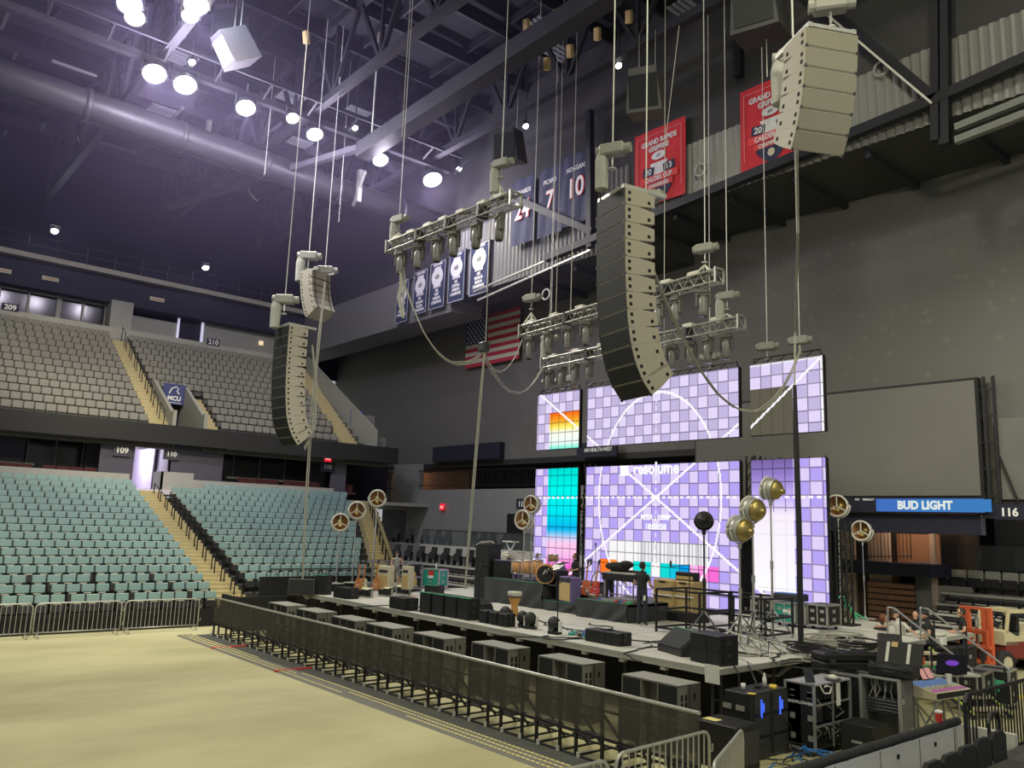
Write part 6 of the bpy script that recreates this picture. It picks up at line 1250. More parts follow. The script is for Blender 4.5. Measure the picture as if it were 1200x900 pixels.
cabling('white cable looping over the front of the tall rack case', [[(-8.3, 14.75, 1.26), (-8.28, 14.85, 1.12), (-8.28, 15.05, 1.10), (-8.28, 15.12, 1.2), (-8.30, 14.98, 1.24), (-8.3, 14.9, 1.22)]], .014, 'white')
# second case (edge on), open rack, amp head box
def flat(px, py, z): return at(px, py, z=z)
e1 = flat(997, 800, 1.45)
t = road_case('narrow black rack case with pale edges behind the tall rack case', (-8.3, 16.6, 0), .56, .7, 1.16, R90, 'black', 'alu', cols=1); MB().bx((-.22, -.02, 1.1), (-.14, -.0, 1.2)).build('sticker', 'red', t); MB().bx((-.2, -.02, .9), (-.05, -.0, .98)).build('sticker', 'white', t)
e2 = flat(1062, 806, 1.5)
t = thing('open_rack', 'grey flight case stood open with wired gear inside', 'rack case', (-7.86, 16.15, 0), .06); w, d, h = .74, .66, 1.35
MB().bx((-w/2, 0, 0), (-w/2+.04, d, h)).bx((w/2-.04, 0, 0), (w/2, d, h)).bx((-w/2, 0, h-.04), (w/2, d, h)).bx((-w/2, d-.04, 0), (w/2, d, h)).build('shell', mat('case_grey', (.17, .17, .165), .6), t); MB().bx((-w/2-.02, -.02, h-.02), (w/2+.02, .02, h+.02)).bx((-w/2-.02, -.02, 0), (-w/2+.03, .02, h)).bx((w/2-.03, -.02, 0), (w/2+.02, .02, h)).build('edging', 'alu', t)
MB().bx((-w/2+.05, .15, .68), (w/2-.05, d-.05, .98)).build('stage_box', 'dark', t); m = MB()
for r in range(4):
    for c in range(14): m.ball((-w/2+.09+c*.043, .14, .74+.06*r), .016, 6)
m.build('connector', 'chrome', t); m = MB(); rr = random.Random(3)
for q in range(7): x_ = rr.uniform(-.25, .25); m.tube([(x_, .2, 1.28), (x_+rr.uniform(-.1, .1), .1, 1.12), (x_+rr.uniform(-.05, .05), .14, .95)], .012, 5)
m.build('patch_cable', 'cable', t); m = MB()
for z in (.45, .95): m.bx((-.1, d, z), (.1, d+.015, z+.1)); m.bx((-w/2-.015, d*.4, z), (-w/2, d*.6, z+.1))
m.build('latch', 'steel', t); MB().bx((w/2, .06, .3), (w/2+.012, .2, .42)).bx((w/2, .46, .3), (w/2+.012, .6, .42)).bx((w/2, .06, .9), (w/2+.012, .2, 1.0)).build('plate', 'steel', t)
e3 = flat(1035, 833, .95)
t = thing('amplifier_box', 'plain black box with a small badge before the grey open case', 'case', (-7.83, 15.15, 0), .06); MB().box((0, .32, .32), (.62, .64, .62), None, 0, .02).build('case', 'black', t); MB().bx((-.1, -.012, .30), (.1, .0, .34)).build('badge', 'steel', t); m = MB()
for s in (-.2, .2): m.bx((.308, .32+s-.04, .30), (.316, .32+s+.04, .38))
m.build('handle', 'hole', t)
# flight cases on top
g1 = flat(1004, 786, 1.62)
def flight(lab, p, w, d, h, rz, open_=0, mm='black'):
    t = thing('flight_case', lab, 'flight case', p, rz); MB().box((0, d/2, h/2), (w, d, h), None, 0, .03).build('tray', mm, t)
    T = Matrix.Translation((0, d, h)) @ Matrix.Rotation(open_, 4, 'X') @ Matrix.Translation((0, -d, 0)); m = MB(T); m.box((0, d/2, .09), (w, d, .18), None, 0, .04)
    for k in (-.25, .05, .3): m.box((w*k, d/2, .185), (w*.12, d*.8, .02))
    m.build('lid', mm, t); m = MB(T)
    for x in (-w*.3, w*.2): m.box((x, d/2, .0-.005), (.1, d*.8, .02))
    if open_: m.build('strap', 'tape', t)
    m = MB()
    for x in (-w*.35, w*.35): m.box((x, -.02, h), (.12, .05, .1), None, 0, .01)
    m.tube([(-.12, -.02, h*.6), (-.1, -.07, h*.6), (.1, -.07, h*.6), (.12, -.02, h*.6)], .015, 5); m.build('latch', 'dark', t); return t
flight('closed black moulded flight case on the stage corner cases', Vector((-8.72, 16.75, 1.22)), 1.25, .5, .24, 1.08, 0)
tcase = road_case('low black case carrying the closed flight case', (-8.78, 17.35, 0), .6, .62, 1.05, R90, 'black', 'dark')
t = flight('black flight case with its strapped lid open', Vector((-7.72, 16.28, 1.36)), .84, .46, .20, .1, 0)
for c in list(t.children):
    if c.name.startswith('lid'): bpy.data.objects.remove(c)
MB(Matrix.Translation((0, .47, .2)) @ Matrix.Rotation(-.45, 4, 'X')).bx((-.42, 0, 0), (.42, .08, .46)).build('lid', 'black', t); m = MB(Matrix.Translation((0, .47, .2)) @ Matrix.Rotation(-.45, 4, 'X'))
for x in (-.22, .18): m.bx((x-.03, -.012, .03), (x+.03, 0, .43))
m.build('strap', 'tape', t); MB(Matrix.Translation((0, .47, .2)) @ Matrix.Rotation(-.45, 4, 'X')).bx((-.16, -.012, .34), (-.04, 0, .44)).build('sticker', 'tan', t)
# mixing console, stand, tablets, laptop
m1 = Vector((-7.35, 17.55, 0))
t = thing('mixing_console', 'compact mixing console with glowing screen strips on a metal stand', 'mixer', (m1.x, m1.y, 0), 1.45); w, d = 1.25, .62
MB().prism([(-d/2, .98), (d/2, .98), (d/2, 1.22), (-d/2, 1.10)], -w/2, w/2, 'x').build('body', 'cream', t); MB().prism([(-d/2-.004, 1.0), (-d/2+.0, 1.0), (-d/2, 1.10), (-d/2-.004, 1.10)], -w/2, w/2, 'x').build('front_panel', 'black', t)
sl = math.atan2(.12, d); MB(Matrix.Translation((0, 0, 1.163)) @ Matrix.Rotation(sl, 4, 'X')).bx((-w/2+.05, .0, 0), (w/2-.05, d/2-.04, .008)).build('screen', emat('console_screen', sr(100, 125, 165), .8), t); MB(Matrix.Translation((0, 0, 1.163)) @ Matrix.Rotation(sl, 4, 'X')).bx((-w/2+.05, -d/2+.05, 0), (w/2-.05, -d/2+.16, .008)).build('fader_lights', emat('console_pink', sr(170, 105, 140), .8), t); m = MB(Matrix.Translation((0, 0, 1.163)) @ Matrix.Rotation(sl, 4, 'X'))
for k in range(16): m.bx((-w/2+.08+k*.065, -d/2+.2+.03*math.sin(k*2), 0), (-w/2+.11+k*.065, -d/2+.26+.03*math.sin(k*2), .03))
m.build('fader', 'offw', t)
for sx in (-w/2+.1, w/2-.1): MB().bar((sx, -d/2+.1, 0), (sx, -d/2+.1, .98), .04).bar((sx, d/2-.1, 0), (sx, d/2-.1, .98), .04).bar((sx, -d/2+.1, .1), (sx, d/2-.1, .9), .03).build('leg', 'steel', t)
MB().bar((-w/2+.1, d/2-.1, .1), (w/2-.1, d/2-.1, .9), .03).bar((w/2-.1, d/2-.1, .1), (-w/2+.1, d/2-.1, .9), .03).build('brace', 'steel', t)
for k, (px, py) in enumerate(((1085, 797), (1092, 796))):
    p = flat(px, py, 1.25); o = thing('tablet', f'small lit tablet behind the mixing console, {"left" if k == 0 else "right"} of two', 'tablet', p, 1.2, 'tablets behind the console'); MB(Matrix.Rotation(-.6, 4, 'X')).bx((-.075, 0, 0), (.075, .015, .26)).build('body', 'black', o); MB(Matrix.Rotation(-.6, 4, 'X')).bx((-.065, -.005, .02), (.065, 0, .24)).build('screen', emat('tablet_pink', sr(205, 150, 140), .9), o)
p = flat(1106, 786, 1.28); o = thing('laptop', 'open laptop seen from behind with a glowing purple logo', 'laptop', p+Vector((0, .0, 0)), -2.4+.0); MB().bx((-.30, 0, 0), (.30, .4, .02)).build('base', 'dark', o); T = Matrix.Translation((0, .4, .02)) @ Matrix.Rotation(-.25, 4, 'X'); MB(T).bx((-.30, 0, 0), (.30, .015, .40)).build('lid', 'navy', o); m = MB(T); m.lathe([(.13, 0), (.13, .006)], 18, 0, Matrix.Translation((0, .022, .22)) @ Matrix.Rotation(R90, 4, 'X') @ Matrix.Diagonal((1, .45, 1, 1))); m.build('logo', emat('logo_purple', sr(120, 70, 190), .9), o)
LT = o
o = thing('work_table', 'small table under the laptop and the tablets', 'table', (p.x-.1, p.y-.1, 0), 1.0); MB().bx((-.75, -.35, 1.21), (.75, .35, 1.25)).build('top', 'offw', o)
for sx in (-.68, .68):
    for sy in (-.3, .3): MB().bar((sx, sy, 0), (sx, sy, 1.21), .035).build('leg', 'steel', o)
for k, (px, py, mm) in enumerate(((1075, 785, 'blue'), (1081, 779, 'orange'), (1112, 800, 'white'))):
    q = flat(px, py, 1.25); o = tag(MB().lathe([(.05, 0), (.06, .16), (.05, .16)], 12).build('cup', mm), ('blue cup behind the open flight case', 'orange tub behind the open flight case', 'white cup beside the mixing console')[k], 'cup'); o.location = (q.x, q.y, 1.25)
# equipment cases along the floor towards the forklift
for lab, l, r, top, z, dd, face in (('black case with a green sticker behind the stairs', 1062, 1106, 762, 1.0, .9, 'black'), ('long black draped case in front of the forklift', 1098, 1130, 756, 1.0, 1.0, 'blackmat'), ('black rack case with pale edges under the stair rail', 1118, 1148, 786, .9, .8, 'black'), ('black case with green squares at the foot of the stairs', 1150, 1176, 783, .9, .7, 'black')):
    a, b_ = flat(l, top, z), flat(r, top+4, z); x = (a.x+b_.x)/2; t = road_case(lab, (x, (a.y+b_.y)/2, 0), max(.7, b_.x-a.x), dd, z-.12, .1, face, 'alu' if 'pale' in lab or 'squares' in lab else 'dark')
    if 'green' in lab:
        m = MB().bx((-.25, -.03, .55), (.25, -.012, .68)).bx((-.2, -.03, .40), (.15, -.012, .5)); m.build('sticker', 'green', t)
o = thing('cooler', 'white and grey cooler box on the black case by the seated crew', 'cooler', flat(1088, 758, 1.02), .1); o.location.z = 1.01; MB().box((0, .2, .16), (.75, .42, .32), None, 0, .04).build('tub', 'white', o); MB().box((0, .2, .36), (.78, .45, .09), None, 0, .03).build('lid', 'offw', o); MB().tube([(-.4, .2, .3), (-.42, .2, .2), (-.4, .2, .12)], .02, 5).build('handle', 'dark', o)
for k, (px, py) in enumerate(((1043, 765), (1062, 779))):
    q = flat(px, py, 1.5); o = thing('floodlight', f'dark box floodlight above the open flight case, {"upper" if k == 0 else "lower"} of two', 'floodlight', (q.x, q.y, 0), .5); MB().bar((0, 0, 0), (0, 0, 1.5), .04).bx((-.25, -.25, 0), (.25, .25, .04)).build('stand', 'black', o); MB().box((0, 0, 1.68), (.5, .35, .36), (.4, 0, 0), 0, .03).build('housing', 'dark', o); MB().box((0, -.18, 1.62), (.4, .02, .26), (.4, 0, 0)).build('lens', 'glass', o)
# stairs with hand rails
sa, sb = flat(1050, 757, 1.25), flat(1142, 836, 0.15)
t = thing('stage_stair', 'portable stage stair with pale treads and two long hand rails', 'stairs', (0, 0, 0)); n = 6; A0 = Vector((sa.x, sa.y, 1.2)); B0 = Vector((sb.x, sb.y, .1)); dirv = (B0-A0); side = Vector((-dirv.y, dirv.x, 0)).normalized()
if side.y < 0: side = -side
for k in range(n):
    c = A0.lerp(B0, (k+.5)/n); m = MB(); ang = math.atan2(dirv.y, dirv.x); m.box(c+side*.5, (.30, 1.0, .05), Euler((0, 0, ang)).to_matrix()); m.build('tread', mat('tread_tan', (.50, .44, .30), .6), t)
for s in (0, 1.0):
    MB().bar(A0+side*s-Vector((0, 0, .05)), B0+side*s-Vector((0, 0, .05)), .10, .05).build('stringer', 'dark', t); r0, r1 = A0+side*s+Vector((0, 0, 1.0)), B0+side*s+Vector((0, 0, 1.0)); ex = (r0-r1).normalized()*.35
    MB().tube([A0+side*s+ex*1.0, r0+ex*.8-Vector((0, 0, .1)), r0, r1, r1-Vector((0, 0, .15))], .026, 7).build('hand_rail', 'alu', t); m = MB()
    for k in (.08, .5, .95): c = A0.lerp(B0, k)+side*s; m.tube([c, c+Vector((0, 0, 1.0))], .024, 6)
    m.build('rail_post', 'black', t); MB().bar((A0+side*s), (A0.x+side.x*s, A0.y+side.y*s, 0), .05).build('leg', 'steel', t)
m = MB().bar(A0+Vector((0, 0, .02)), B0+Vector((0, 0, .02)), .03).bar(A0+side+Vector((0, 0, .02)), B0+side+Vector((0, 0, .02)), .03); m.build('edge_tape', mat('lime_tape', (.55, .75, .1), .6), t)
# forklift
fk = at(1178, 791, z=0); fr = fk+Vector((.55, 1.75, 0)); rz = math.atan2(fr.y-fk.y, fr.x-fk.x)
t = thing('forklift', 'old cream forklift with an orange red mast and maroon base', 'forklift', (fk.x, fk.y, 0), rz)   # local +X runs to its rear
L = (fr-fk).length
MB().bx((.25, .1, .45), (L+.5, 1.15, .95)).bx((L-.25, .05, .45), (L+.75, 1.2, 1.0)).build('chassis', mat('maroon_paint', (.20, .035, .03), .55), t)
MB().prism([(.2, .85), (.75, .85), (.9, .95), (L-.4, .95), (L-.3, 1.05), (L+.7, 1.05), (L+.75, 1.4), (L-.4, 1.38), (L-.55, 1.1), (.85, 1.08), (.35, 1.3), (.2, 1.25)], .1, 1.15, 'y').build('body', mat('cream_paint', (.58, .52, .33), .5), t)
for k, (x, y) in enumerate(((.0, .0), (0, 1.1), (L, .05), (L, 1.1))):
    r = .36 if k < 2 else .29; MB().lathe([(r*.6, -.12), (r, -.10), (r, .10), (r*.6, .12)], 18, 0, Matrix.Translation((x, y, r)) @ Matrix.Rotation(R90, 4, 'X')).build('tyre', 'rubber', t, True); MB().lathe([(r*.58, -.13), (r*.5, -.13), (.02, -.10), (.02, .10), (r*.5, .13), (r*.58, .13)], 14, 0, Matrix.Translation((x, y, r)) @ Matrix.Rotation(R90, 4, 'X')).build('wheel_hub', 'cream', t)
hm = at(1110, 708, y=fk.y).z
m = MB()
for y in (.08, .28, .82, 1.02): m.bar((-.42, y, .15), (-.42, y, hm), .10, .14)
m.bar((-.42, .03, hm-.02), (-.42, 1.1, hm-.02), .08).bar((-.42, .05, 1.2), (-.42, 1.05, 1.2), .08).bar((-.42, .05, .3), (-.42, 1.05, .3), .08); m.build('mast', 'orange', t)
MB().bar((-.56, .0, .35), (-.56, 1.1, .35), .10).bar((-.56, .0, .8), (-.56, 1.1, .8), .10).bar((-.56, .1, .3), (-.56, .1, 1.3), .05).bar((-.56, 1.0, .3), (-.56, 1.0, 1.3), .05).bar((-.56, .1, 1.3), (-.56, 1.0, 1.3), .05).build('carriage', 'orange', t)
for y in (.25, .85): MB().bx((-1.5, y-.06, .08), (-.55, y+.06, .13)).bx((-.62, y-.06, .08), (-.55, y+.06, .7)).build('fork', 'dark', t)
MB().cyl((-.40, .55, .2), (-.40, .55, hm-.3), .06, 10).build('lift_cylinder', 'chrome', t)
m = MB()
for y in (.14, 1.1): m.bar((.35, y, 1.2), (.5, y, hm-.12), .08).bar((L+.1, y, 1.3), (L-.25, y, hm-.12), .09).bar((.5, y, hm-.1), (L-.2, y, hm-.1), .09)
for k in range(5): x = .55+k*(L-.8)/4; m.bar((x, .14, hm-.1), (x, 1.1, hm-.1), .06)
m.build('overhead_guard', mat('cream_paint_b', (.60, .54, .33), .5), t); MB().box((L-.85, .62, 1.12), (.5, .6, .14), None, 0, .04).box((L-.6, .62, 1.42), (.12, .55, .5), None, 0, .04).build('seat', 'black', t)
MB().tube([(.45, .62, 1.1), (.75, .62, 1.48)], .03, 6).ring((0, 0, 0), .19, .02, 18, 6, T=Matrix.Translation((.77, .62, 1.5)) @ Matrix.Rotation(.6, 4, 'Y')).build('steering_wheel', 'black', t)
tag(MB().bx((-.9, -.5, 0), (6, 0, .004)).build('floor_stripe', mat('stripe_yellow', (.75, .60, .08), .7)), 'broad yellow stripe on the floor before the forklift', 'floor stripe').location = at(1155, 808, z=.004)
# dasher wall in the foreground, railing and seat backs
da, db = at(925, 892, z=1.12), at(1128, 845, z=1.12); xw = (da.x+db.x)/2; yw = db.y+.05
t = thing('dasher_wall', 'white rink board with black padded top running to the near railing', 'board wall', (xw, 0, 0)); MB().bx((0, 4, 0), (.12, yw, 1.05)).build('panel', mat('board_white', (.74, .74, .70), .45), t)
n = 90; m = MB()
pts = [Vector((.06, 4+(yw-4)*k/n, 1.09+.004*math.sin(k*.8))) for k in range(n+1)]; m.tube(pts, [.074+.003*math.sin(k*1.1)+.002*math.sin(k*2.7) for k in range(n+1)], 8); m.build('padding', mat('padding_cloth', (.022, .022, .024), .75, 0, .5, 12), t, True); m = MB()
for k in range(5): y = yw-.3-1.25*k; m.bx((.12, y-.006, 0), (.124, y+.006, 1.03)); m.bx((.12, y-.20, .5), (.13, y-.13, .62)); m.bx((.12, y-.75, .86), (.13, y-.68, .92))
m.build('latch', 'hole', t)
m = MB().bx((xw, yw, 0), (xw+.9, yw+.12, 1.05)); tag(m.build('board_post', 'offw'), 'pale board end beside the black railing', 'board wall')
o = thing('cup', 'red paper cup with a white lid on the padded board top', 'cup', at(1117, 846, z=1.2)); o.location = (xw+.05, at(1117, 846, z=1.2).y, 1.16); MB().lathe([(.045, 0), (.058, .14)], 14).build('body', 'red', o); MB().lathe([(.062, .14), (.062, .165), (.04, .175), (.01, .175)], 14).build('lid', 'white', o)
xr = xw+.35; ya_, yb_ = at(1130, 815, x=xr).y, at(1215, 803, x=xr).y; zt = at(1130, 815, x=xr).z
t = thing('near_railing', 'black tube railing in the near right corner', 'railing'); m = MB(); m.tube([(xr, ya_, .3), (xr, ya_, zt-.1), (xr, ya_+.1, zt), (xr, yb_+1, zt)], .035, 8).tube([(xr, ya_, .55), (xr, yb_+1, .55)], .028, 6); m.build('frame', 'black', t); m = MB()
for k in range(1, 22): y = ya_+k*.135; m.tube([(xr, y, .55), (xr, y, zt)], .014, 5)
m.build('bars', 'black', t)
t = thing('aisle_rail', 'black hooped aisle rail before the near railing', 'railing'); q = at(1158, 838, x=xr+.5); MB().tube([(q.x, q.y, .2), (q.x, q.y, q.z-.12), (q.x, q.y+.08, q.z), (q.x, q.y+.32, q.z), (q.x, q.y+.4, q.z-.12), (q.x, q.y+.4, .2)], .028, 8).tube([(q.x, q.y, q.z-.35), (q.x, q.y+.4, q.z-.35)], .02, 6).build('hoop', 'black', t)
tag(MB().bx((xr+.15, 2, 0), (0, 18, .3)).bx((xr+.6, 2, 0), (1, 18, .9)).build('floor_near_stand', mat('near_stand', (.06, .06, .06), .9)), kind='structure')
sm = mat('near_seat_plastic', (.02, .02, .022), .35)
for k, (px, py) in enumerate(((1092, 893), (1113, 884), (1132, 875), (1150, 866), (1168, 858), (1197, 893))):
    p = at(px, py, x=xr+.75); t = thing('stadium_chair', f'black seat back in the near right corner, {ORD[k]} from the picture bottom' if k < 5 else 'black seat back cut by the bottom right picture corner', 'seat', (p.x, p.y, p.z-.85), 0, 'near black seats'); w = .52
    MB().prism([(-w/2, .25), (w/2, .25), (w/2, .78), (w/2-.1, .86), (-w/2+.1, .86), (-w/2, .78)], -.03, .03, 'x').build('backrest', sm, t); MB().box((.22, 0, .42), (.4, .46, .06), None, 0, .02).build('seat', sm, t); MB().bx((-.02, -.27, -.3), (.03, -.23, .5)).bx((-.02, .23, -.3), (.03, .27, .5)).build('standard', 'steel', t)
# ================================================================== people
def person(lab, root, rz, J, cloth, hair='hair', s=1.0, cap=None, tilt=0, look=0):
    """J: joints in a body frame (x right of the body, y forward, z up, metres, origin between the feet)."""
    t = thing('person', lab, 'person', root, rz); t.scale = (s, s, s)
    V, E_, Rr = [], [], []
    def add(p, r, par=None):
        V.append(Vector(p)); Rr.append(r); i = len(V)-1
        if par is not None: E_.append((par, i))
        return i
    pel, chest, neck = Vector(J['pelvis']), Vector(J['chest']), Vector(J['neck'])
    i0 = add(pel, (.155, .115)); i1 = add(pel.lerp(chest, .5), (.14, .105), i0); i2 = add(chest, (.165, .115), i1); i3 = add(neck, (.062, .062), i2)
    hd = Vector(J['head']); i4 = add(neck.lerp(hd, .35), (.055, .06), i3)
    lat = (Vector(J['shR'])-Vector(J['shL'])).normalized(); fw = Vector((0, 0, 1)).cross(lat).normalized() if abs(lat.z) < .9 else Vector((0, 1, 0)); fw = Vector((fw.x, fw.y, 0)).normalized()
    for sd in 'LR':
        sh, el, wr = Vector(J['sh'+sd]), Vector(J['el'+sd]), Vector(J['wr'+sd]); a = add(sh, (.062, .062), i2); b = add(el, (.045, .045), a); c = add(sh.lerp(el, .5), (.05, .05)); c2 = add(wr, (.030, .034), b)
        hd_ = (wr-el).normalized(); pm = add(wr+hd_*.07, (.024, .040), c2); up = Vector((0, 0, 1)); sdv = hd_.cross(up); sdv = sdv.normalized() if sdv.length > .1 else Vector((1, 0, 0)); dn = hd_.cross(sdv).normalized(); dn = dn if dn.z < 0 else -dn
        for q, (o_, ln) in enumerate(((-.030, .075), (-.010, .088), (.010, .082), (.029, .062))):
            f0 = add(wr+hd_*.105+sdv*o_, (.0095, .0095), pm); f1 = add(wr+hd_*(.105+ln*.5)+sdv*o_+dn*.012, (.009, .009), f0); add(wr+hd_*(.105+ln*.85)+sdv*o_+dn*.04, (.008, .008), f1)
        th0 = add(wr+hd_*.045+sdv*(-.042), (.011, .011), pm); add(wr+hd_*.085+sdv*(-.058)+dn*.02, (.009, .009), th0)
        hp, kn, an = Vector(J['hp'+sd]), Vector(J['kn'+sd]), Vector(J['an'+sd]); h1 = add(hp, (.095, .095), i0); k1 = add(hp.lerp(kn, .55), (.08, .08), h1); k2 = add(kn, (.06, .06), k1); m1 = add(kn.lerp(an, .4), (.058, .058), k2); a1 = add(an, (.042, .042), m1); f = Vector(J.get('toe', (0, 1, 0))).normalized()
        add(an+f*.13+Vector((0, 0, -.045)), (.042, .030), a1)
    V2, keep = V, [i for i in range(len(V)) if any(i in e_ for e_ in E_)]
    ix = {k: n for n, k in enumerate(keep)}
    me = bpy.data.meshes.new('body'); me.from_pydata([V[k] for k in keep], [(ix[a], ix[b]) for a, b in E_], []); o = bpy.data.objects.new('body', me); C.objects.link(o)
    md = o.modifiers.new('skin', 'SKIN'); md.use_smooth_shade = True; sd = me.skin_vertices[0].data
    for n, k in enumerate(keep): sd[n].radius = Rr[k]; sd[n].use_root = (n == 0)
    sb = o.modifiers.new('sub', 'SUBSURF'); sb.levels = sb.render_levels = 1
    dg = bpy.context.evaluated_depsgraph_get(); m2 = bpy.data.meshes.new_from_object(o.evaluated_get(dg)); bpy.data.objects.remove(o); m2.name = 'body'
    top, low, shoe, sleeve, leglen = cloth; m2.materials.clear()
    for m in ('skin', top, low, shoe): m2.materials.append(M[m])
    segs = []
    for sd_ in 'LR':
        segs += [(J['sh'+sd_], J['el'+sd_], 'ua'), (J['el'+sd_], J['wr'+sd_], 'fa'), (J['wr'+sd_], Vector(J['wr'+sd_])+(Vector(J['wr'+sd_])-Vector(J['el'+sd_])).normalized()*.25, 'hand'), (J['hp'+sd_], J['kn'+sd_], 'th'), (J['kn'+sd_], J['an'+sd_], 'sh'), (J['an'+sd_], Vector(J['an'+sd_])+Vector(J.get('toe', (0, 1, 0)))*.2-Vector((0, 0, .05)), 'ft')]
    segs += [(pel, pel.lerp(chest, .25), 'pel'), (pel.lerp(chest, .3), neck.lerp(chest, .25), 'tor'), (neck, hd, 'head')]
    segs = [(Vector(a), Vector(b), c) for a, b, c in segs]
    for p in m2.polygons:
        c = p.center; best = None
        for a, b, n in segs:
            d = b-a; u = max(0, min(1, (c-a).dot(d)/d.length_squared)); q = (c-a-d*u).length-(.10 if n in ('tor', 'pel') else (.04 if n == 'th' else 0))
            if best is None or q < best[0]: best = (q, n, u)
        n, u = best[1], best[2]
        p.material_index = {'ua': 1 if (sleeve > .0 and u < sleeve) or sleeve >= 1 else 0, 'fa': 1 if sleeve > 1.5 else 0, 'hand': 0, 'tor': 1, 'pel': 2, 'th': 2 if u < leglen or leglen > 1 else 0, 'sh': 2 if leglen > 1.5 else 0, 'ft': 3, 'head': 0}[n]
    m2.polygons.foreach_set('use_smooth', [True]*len(m2.polygons)); 
    # head joined into the same body mesh: skull, jaw, nose, brow, ears
    hb = MB(Matrix.Translation(hd) @ Matrix.Rotation(look, 4, 'Z') @ Matrix.Rotation(-tilt, 4, 'X') @ (Matrix(((lat.x, fw.x, 0), (lat.y, fw.y, 0), (0, 0, 1))).to_4x4()))
    hb.ball((0, .005, .02), (.078, .098, .105), 14).ball((0, .035, -.06), (.056, .062, .062), 12).ball((0, .105, -.015), (.014, .022, .022), 8).ball((-.08, 0, -.01), (.012, .022, .032), 8).ball((.08, 0, -.01), (.012, .022, .032), 8).ball((0, .09, -.058), (.028, .012, .008), 8)
    hm_ = bpy.data.meshes.new('h'); hm_.from_pydata(hb.v, [], hb.f); import bmesh; bm = bmesh.new(); bm.from_mesh(m2); bm.from_mesh(hm_); 
    for f in bm.faces: f.smooth = True
    bm.to_mesh(m2); bm.free(); bpy.data.meshes.remove(hm_); b = bpy.data.objects.new('body', m2); C.objects.link(b); b.parent = t
    T = hb.M; e = MB(T); e.ball((-.03, .092, .012), (.013, .008, .009), 6).ball((.03, .092, .012), (.013, .008, .009), 6); e.build('eyes', 'hair', t)
    if cap:
        m = MB(T); m.lathe([(.094, .03), (.096, .06), (.085, .105), (.05, .135), (.01, .142)], 14, 0, Matrix.Diagonal((1, 1.12, 1, 1))); m.prism([(-.06, .08), (.06, .08), (.05, .19), (-.05, .19)], .035, .048, 'z'); m.build('cap', cap, t, True)
    if hair:
        m = MB(T); m.lathe([(.082, -.05), (.088, .0), (.088, .06), (.075, .105), (.04, .132), (.01, .137)], 14, 0, Matrix.Translation((0, -.016, 0)) @ Matrix.Rotation(.35, 4, 'X') @ Matrix.Diagonal((1, 1.16, 1, 1))); m.build('hair', hair, t, True)
    return t
def stand(arms='down', lean=0):
    J = dict(pelvis=(0, 0, .95), chest=(0, lean*.5, 1.30), neck=(0, lean*.8, 1.50), head=(0, lean*1.0+.03, 1.66))
    for s, n in ((-1, 'L'), (1, 'R')):
        J['sh'+n] = (s*.19, lean*.7, 1.43); J['hp'+n] = (s*.09, 0, .90); J['kn'+n] = (s*.11, .03, .50); J['an'+n] = (s*.12, -.02, .09)
        J['el'+n], J['wr'+n] = {'down': ((s*.25, -.02, 1.15), (s*.24, .10, .92)), 'front': ((s*.27, .02, 1.15), (s*.17, .26, 1.10)), 'work': ((s*.26, .12, 1.17), (s*.16, .36, 1.02))}[arms]
    return J
def sit(arms='lap', lean=.1):
    J = dict(pelvis=(0, 0, .52), chest=(0, lean*.6, .86), neck=(0, lean, 1.06), head=(0, lean+.05, 1.22))
    for s, n in ((-1, 'L'), (1, 'R')):
        J['sh'+n] = (s*.19, lean*.9, .99); J['hp'+n] = (s*.09, .04, .50); J['kn'+n] = (s*.16, .45, .50); J['an'+n] = (s*.15, .42, .09)
        J['el'+n], J['wr'+n] = {'lap': ((s*.26, .10, .74), (s*.12, .32, .62)), 'reach': ((s*.25, .2, .80), (s*.20, .45, .78)), 'out': ((s*.42, .10, .84), (s*.66, .18, .80))}[arms]
    return J
M['auburn'] = mat('auburn_hair', (.16, .05, .025), .6)
DK = ('tee', 'jean', 'shoe', .55, 2)
b = S_(752, 733.5); sc_ = (at(752, 658, y=b.y).z-ZS)/1.80
person('person in a black tee and dark jeans seen from behind by the tan cabinets', b, .12, stand('front'), DK, s=sc_, tilt=.25)
MB().bx((.13, -.13, .72), (.19, -.10, .86)).build('pass', 'paper', bpy.context.scene.objects['person'])
b = S_(463, 689, 1.52); person('person in a cap and grey tank top reaching over the amplifiers', b, -R90-.5, dict(stand('work', .12), elL=(-.30, .05, 1.16), wrL=(-.36, .22, .95)), ('greytank', 'short', 'shoe', 0, .8), hair=None, cap='dark', s=(at(463, 645, y=b.y).z-1.52)/1.80)
b = at(631, 672, y=yD+1.3); b.z = zr; person('person with dark hair seated behind the gold drums', b, math.pi, sit('reach'), ('greytank', 'jean', 'shoe', .55, 2), s=(at(631, 648, y=b.y).z-zr)/1.36)
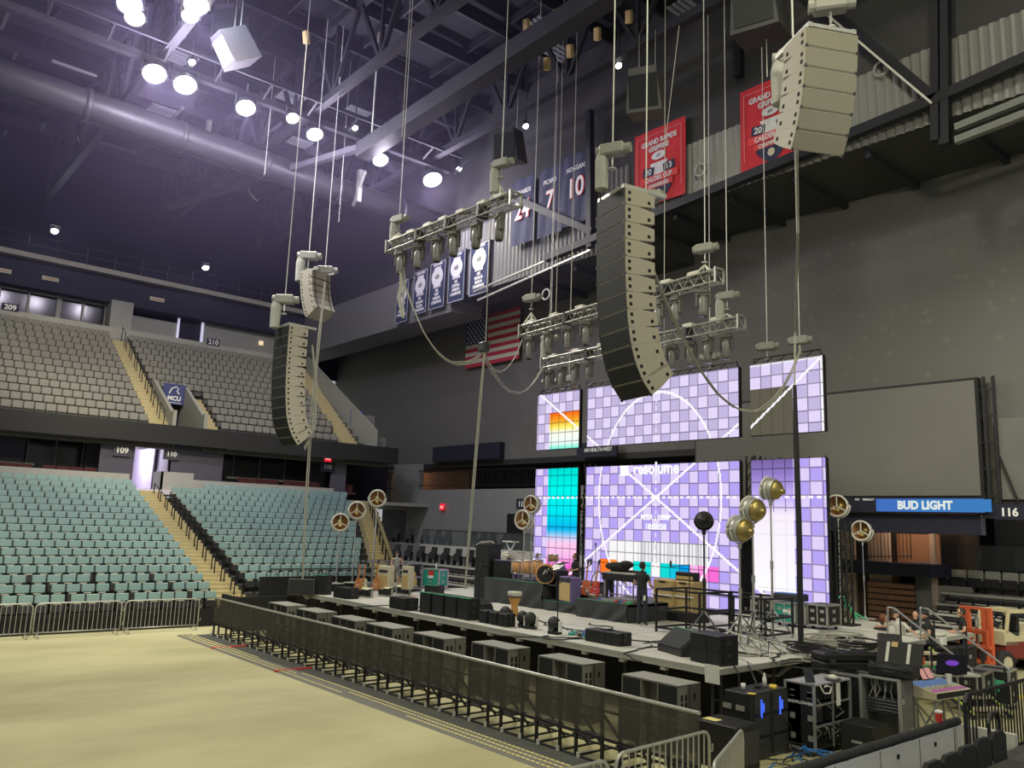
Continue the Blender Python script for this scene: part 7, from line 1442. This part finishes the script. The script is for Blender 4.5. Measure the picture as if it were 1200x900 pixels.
b = at(674, 676, y=yD+1.0); b.z = zr2; person('person in a dark patterned shirt beside the drum kit', b, math.pi-.3, stand('front'), ('tee', 'jean', 'shoe', .8, 2), s=(at(674, 648, y=b.y).z-zr2)/1.80)
b = S_(713, 697); b = at(713, 690, y=yR+1.6); b.z = ZS; J = stand('work', .1); J.update(chest=(0, .28, 1.20), neck=(0, .50, 1.27), head=(0, .64, 1.29), shL=(-.19, .44, 1.24), shR=(.19, .44, 1.24), elL=(-.26, .55, 1.02), elR=(.26, .55, 1.02), wrL=(-.2, .72, .92), wrR=(.2, .72, .92)); person('person in black bending over the keyboard table', b, -R90, J, DK, s=(at(713, 659, y=b.y).z-ZS)/1.40)
b = S_(764, 706); person('balding person in black behind the tan cabinets', b, R90+.4, stand('front'), DK, hair=None, s=(at(764, 656, y=b.y).z-ZS)/1.80)
zf = 0
def crew(lab, px, head, y, J, cloth, rz, hh, **k): p = at(px, head, y=y); return person(lab, (p.x, y, p.z-hh), rz, J, cloth, **k)
crew('person in a pale shirt with an arm stretched over the cases', 1055, 713.5, 24.2, sit('out'), ('wshirt', 'jean', 'shoe', 1.2, 2), math.pi-.4, 1.36, cap='dark', hair=None)
crew('person in a black jacket sitting between two crew members', 1074, 715, 25.2, sit('lap'), ('tee', 'jean', 'shoe', 2, 2), math.pi+.2, 1.36)
crew('person in a dark tee and cap sitting on a case looking down', 1093, 715.5, 24.0, sit('lap', .16), DK, R90+.4, 1.36, cap='black', hair=None, tilt=-.3)
crew('person in a black shirt standing beside the forklift mast', 1127, 712, 26.5, stand('front'), ('tee', 'jean', 'shoe', .6, 2), R90+.6, 1.80)
J = sit('lap', .3); crew('person with red hair crouching low at the stage edge', 1023, 719, 24.6, J, ('tee', 'teal', 'shoe', .6, 2), -.5, 1.36, hair='auburn')
for k, (px, y) in enumerate(((1055, 24.05), (1074, 25.05), (1093, 23.85))):
    hd_y = (713.5, 715, 715.5)[k]; p = at(px, hd_y, y=y+.1); zt_ = p.z-1.36+.40; road_case(f'low black case used as a seat by the {("pale shirted", "black jacketed", "cap wearing")[k]} crew member', (p.x, y-.0, 0), .7, .6, max(.3, zt_-.12), 0, 'black', 'dark')
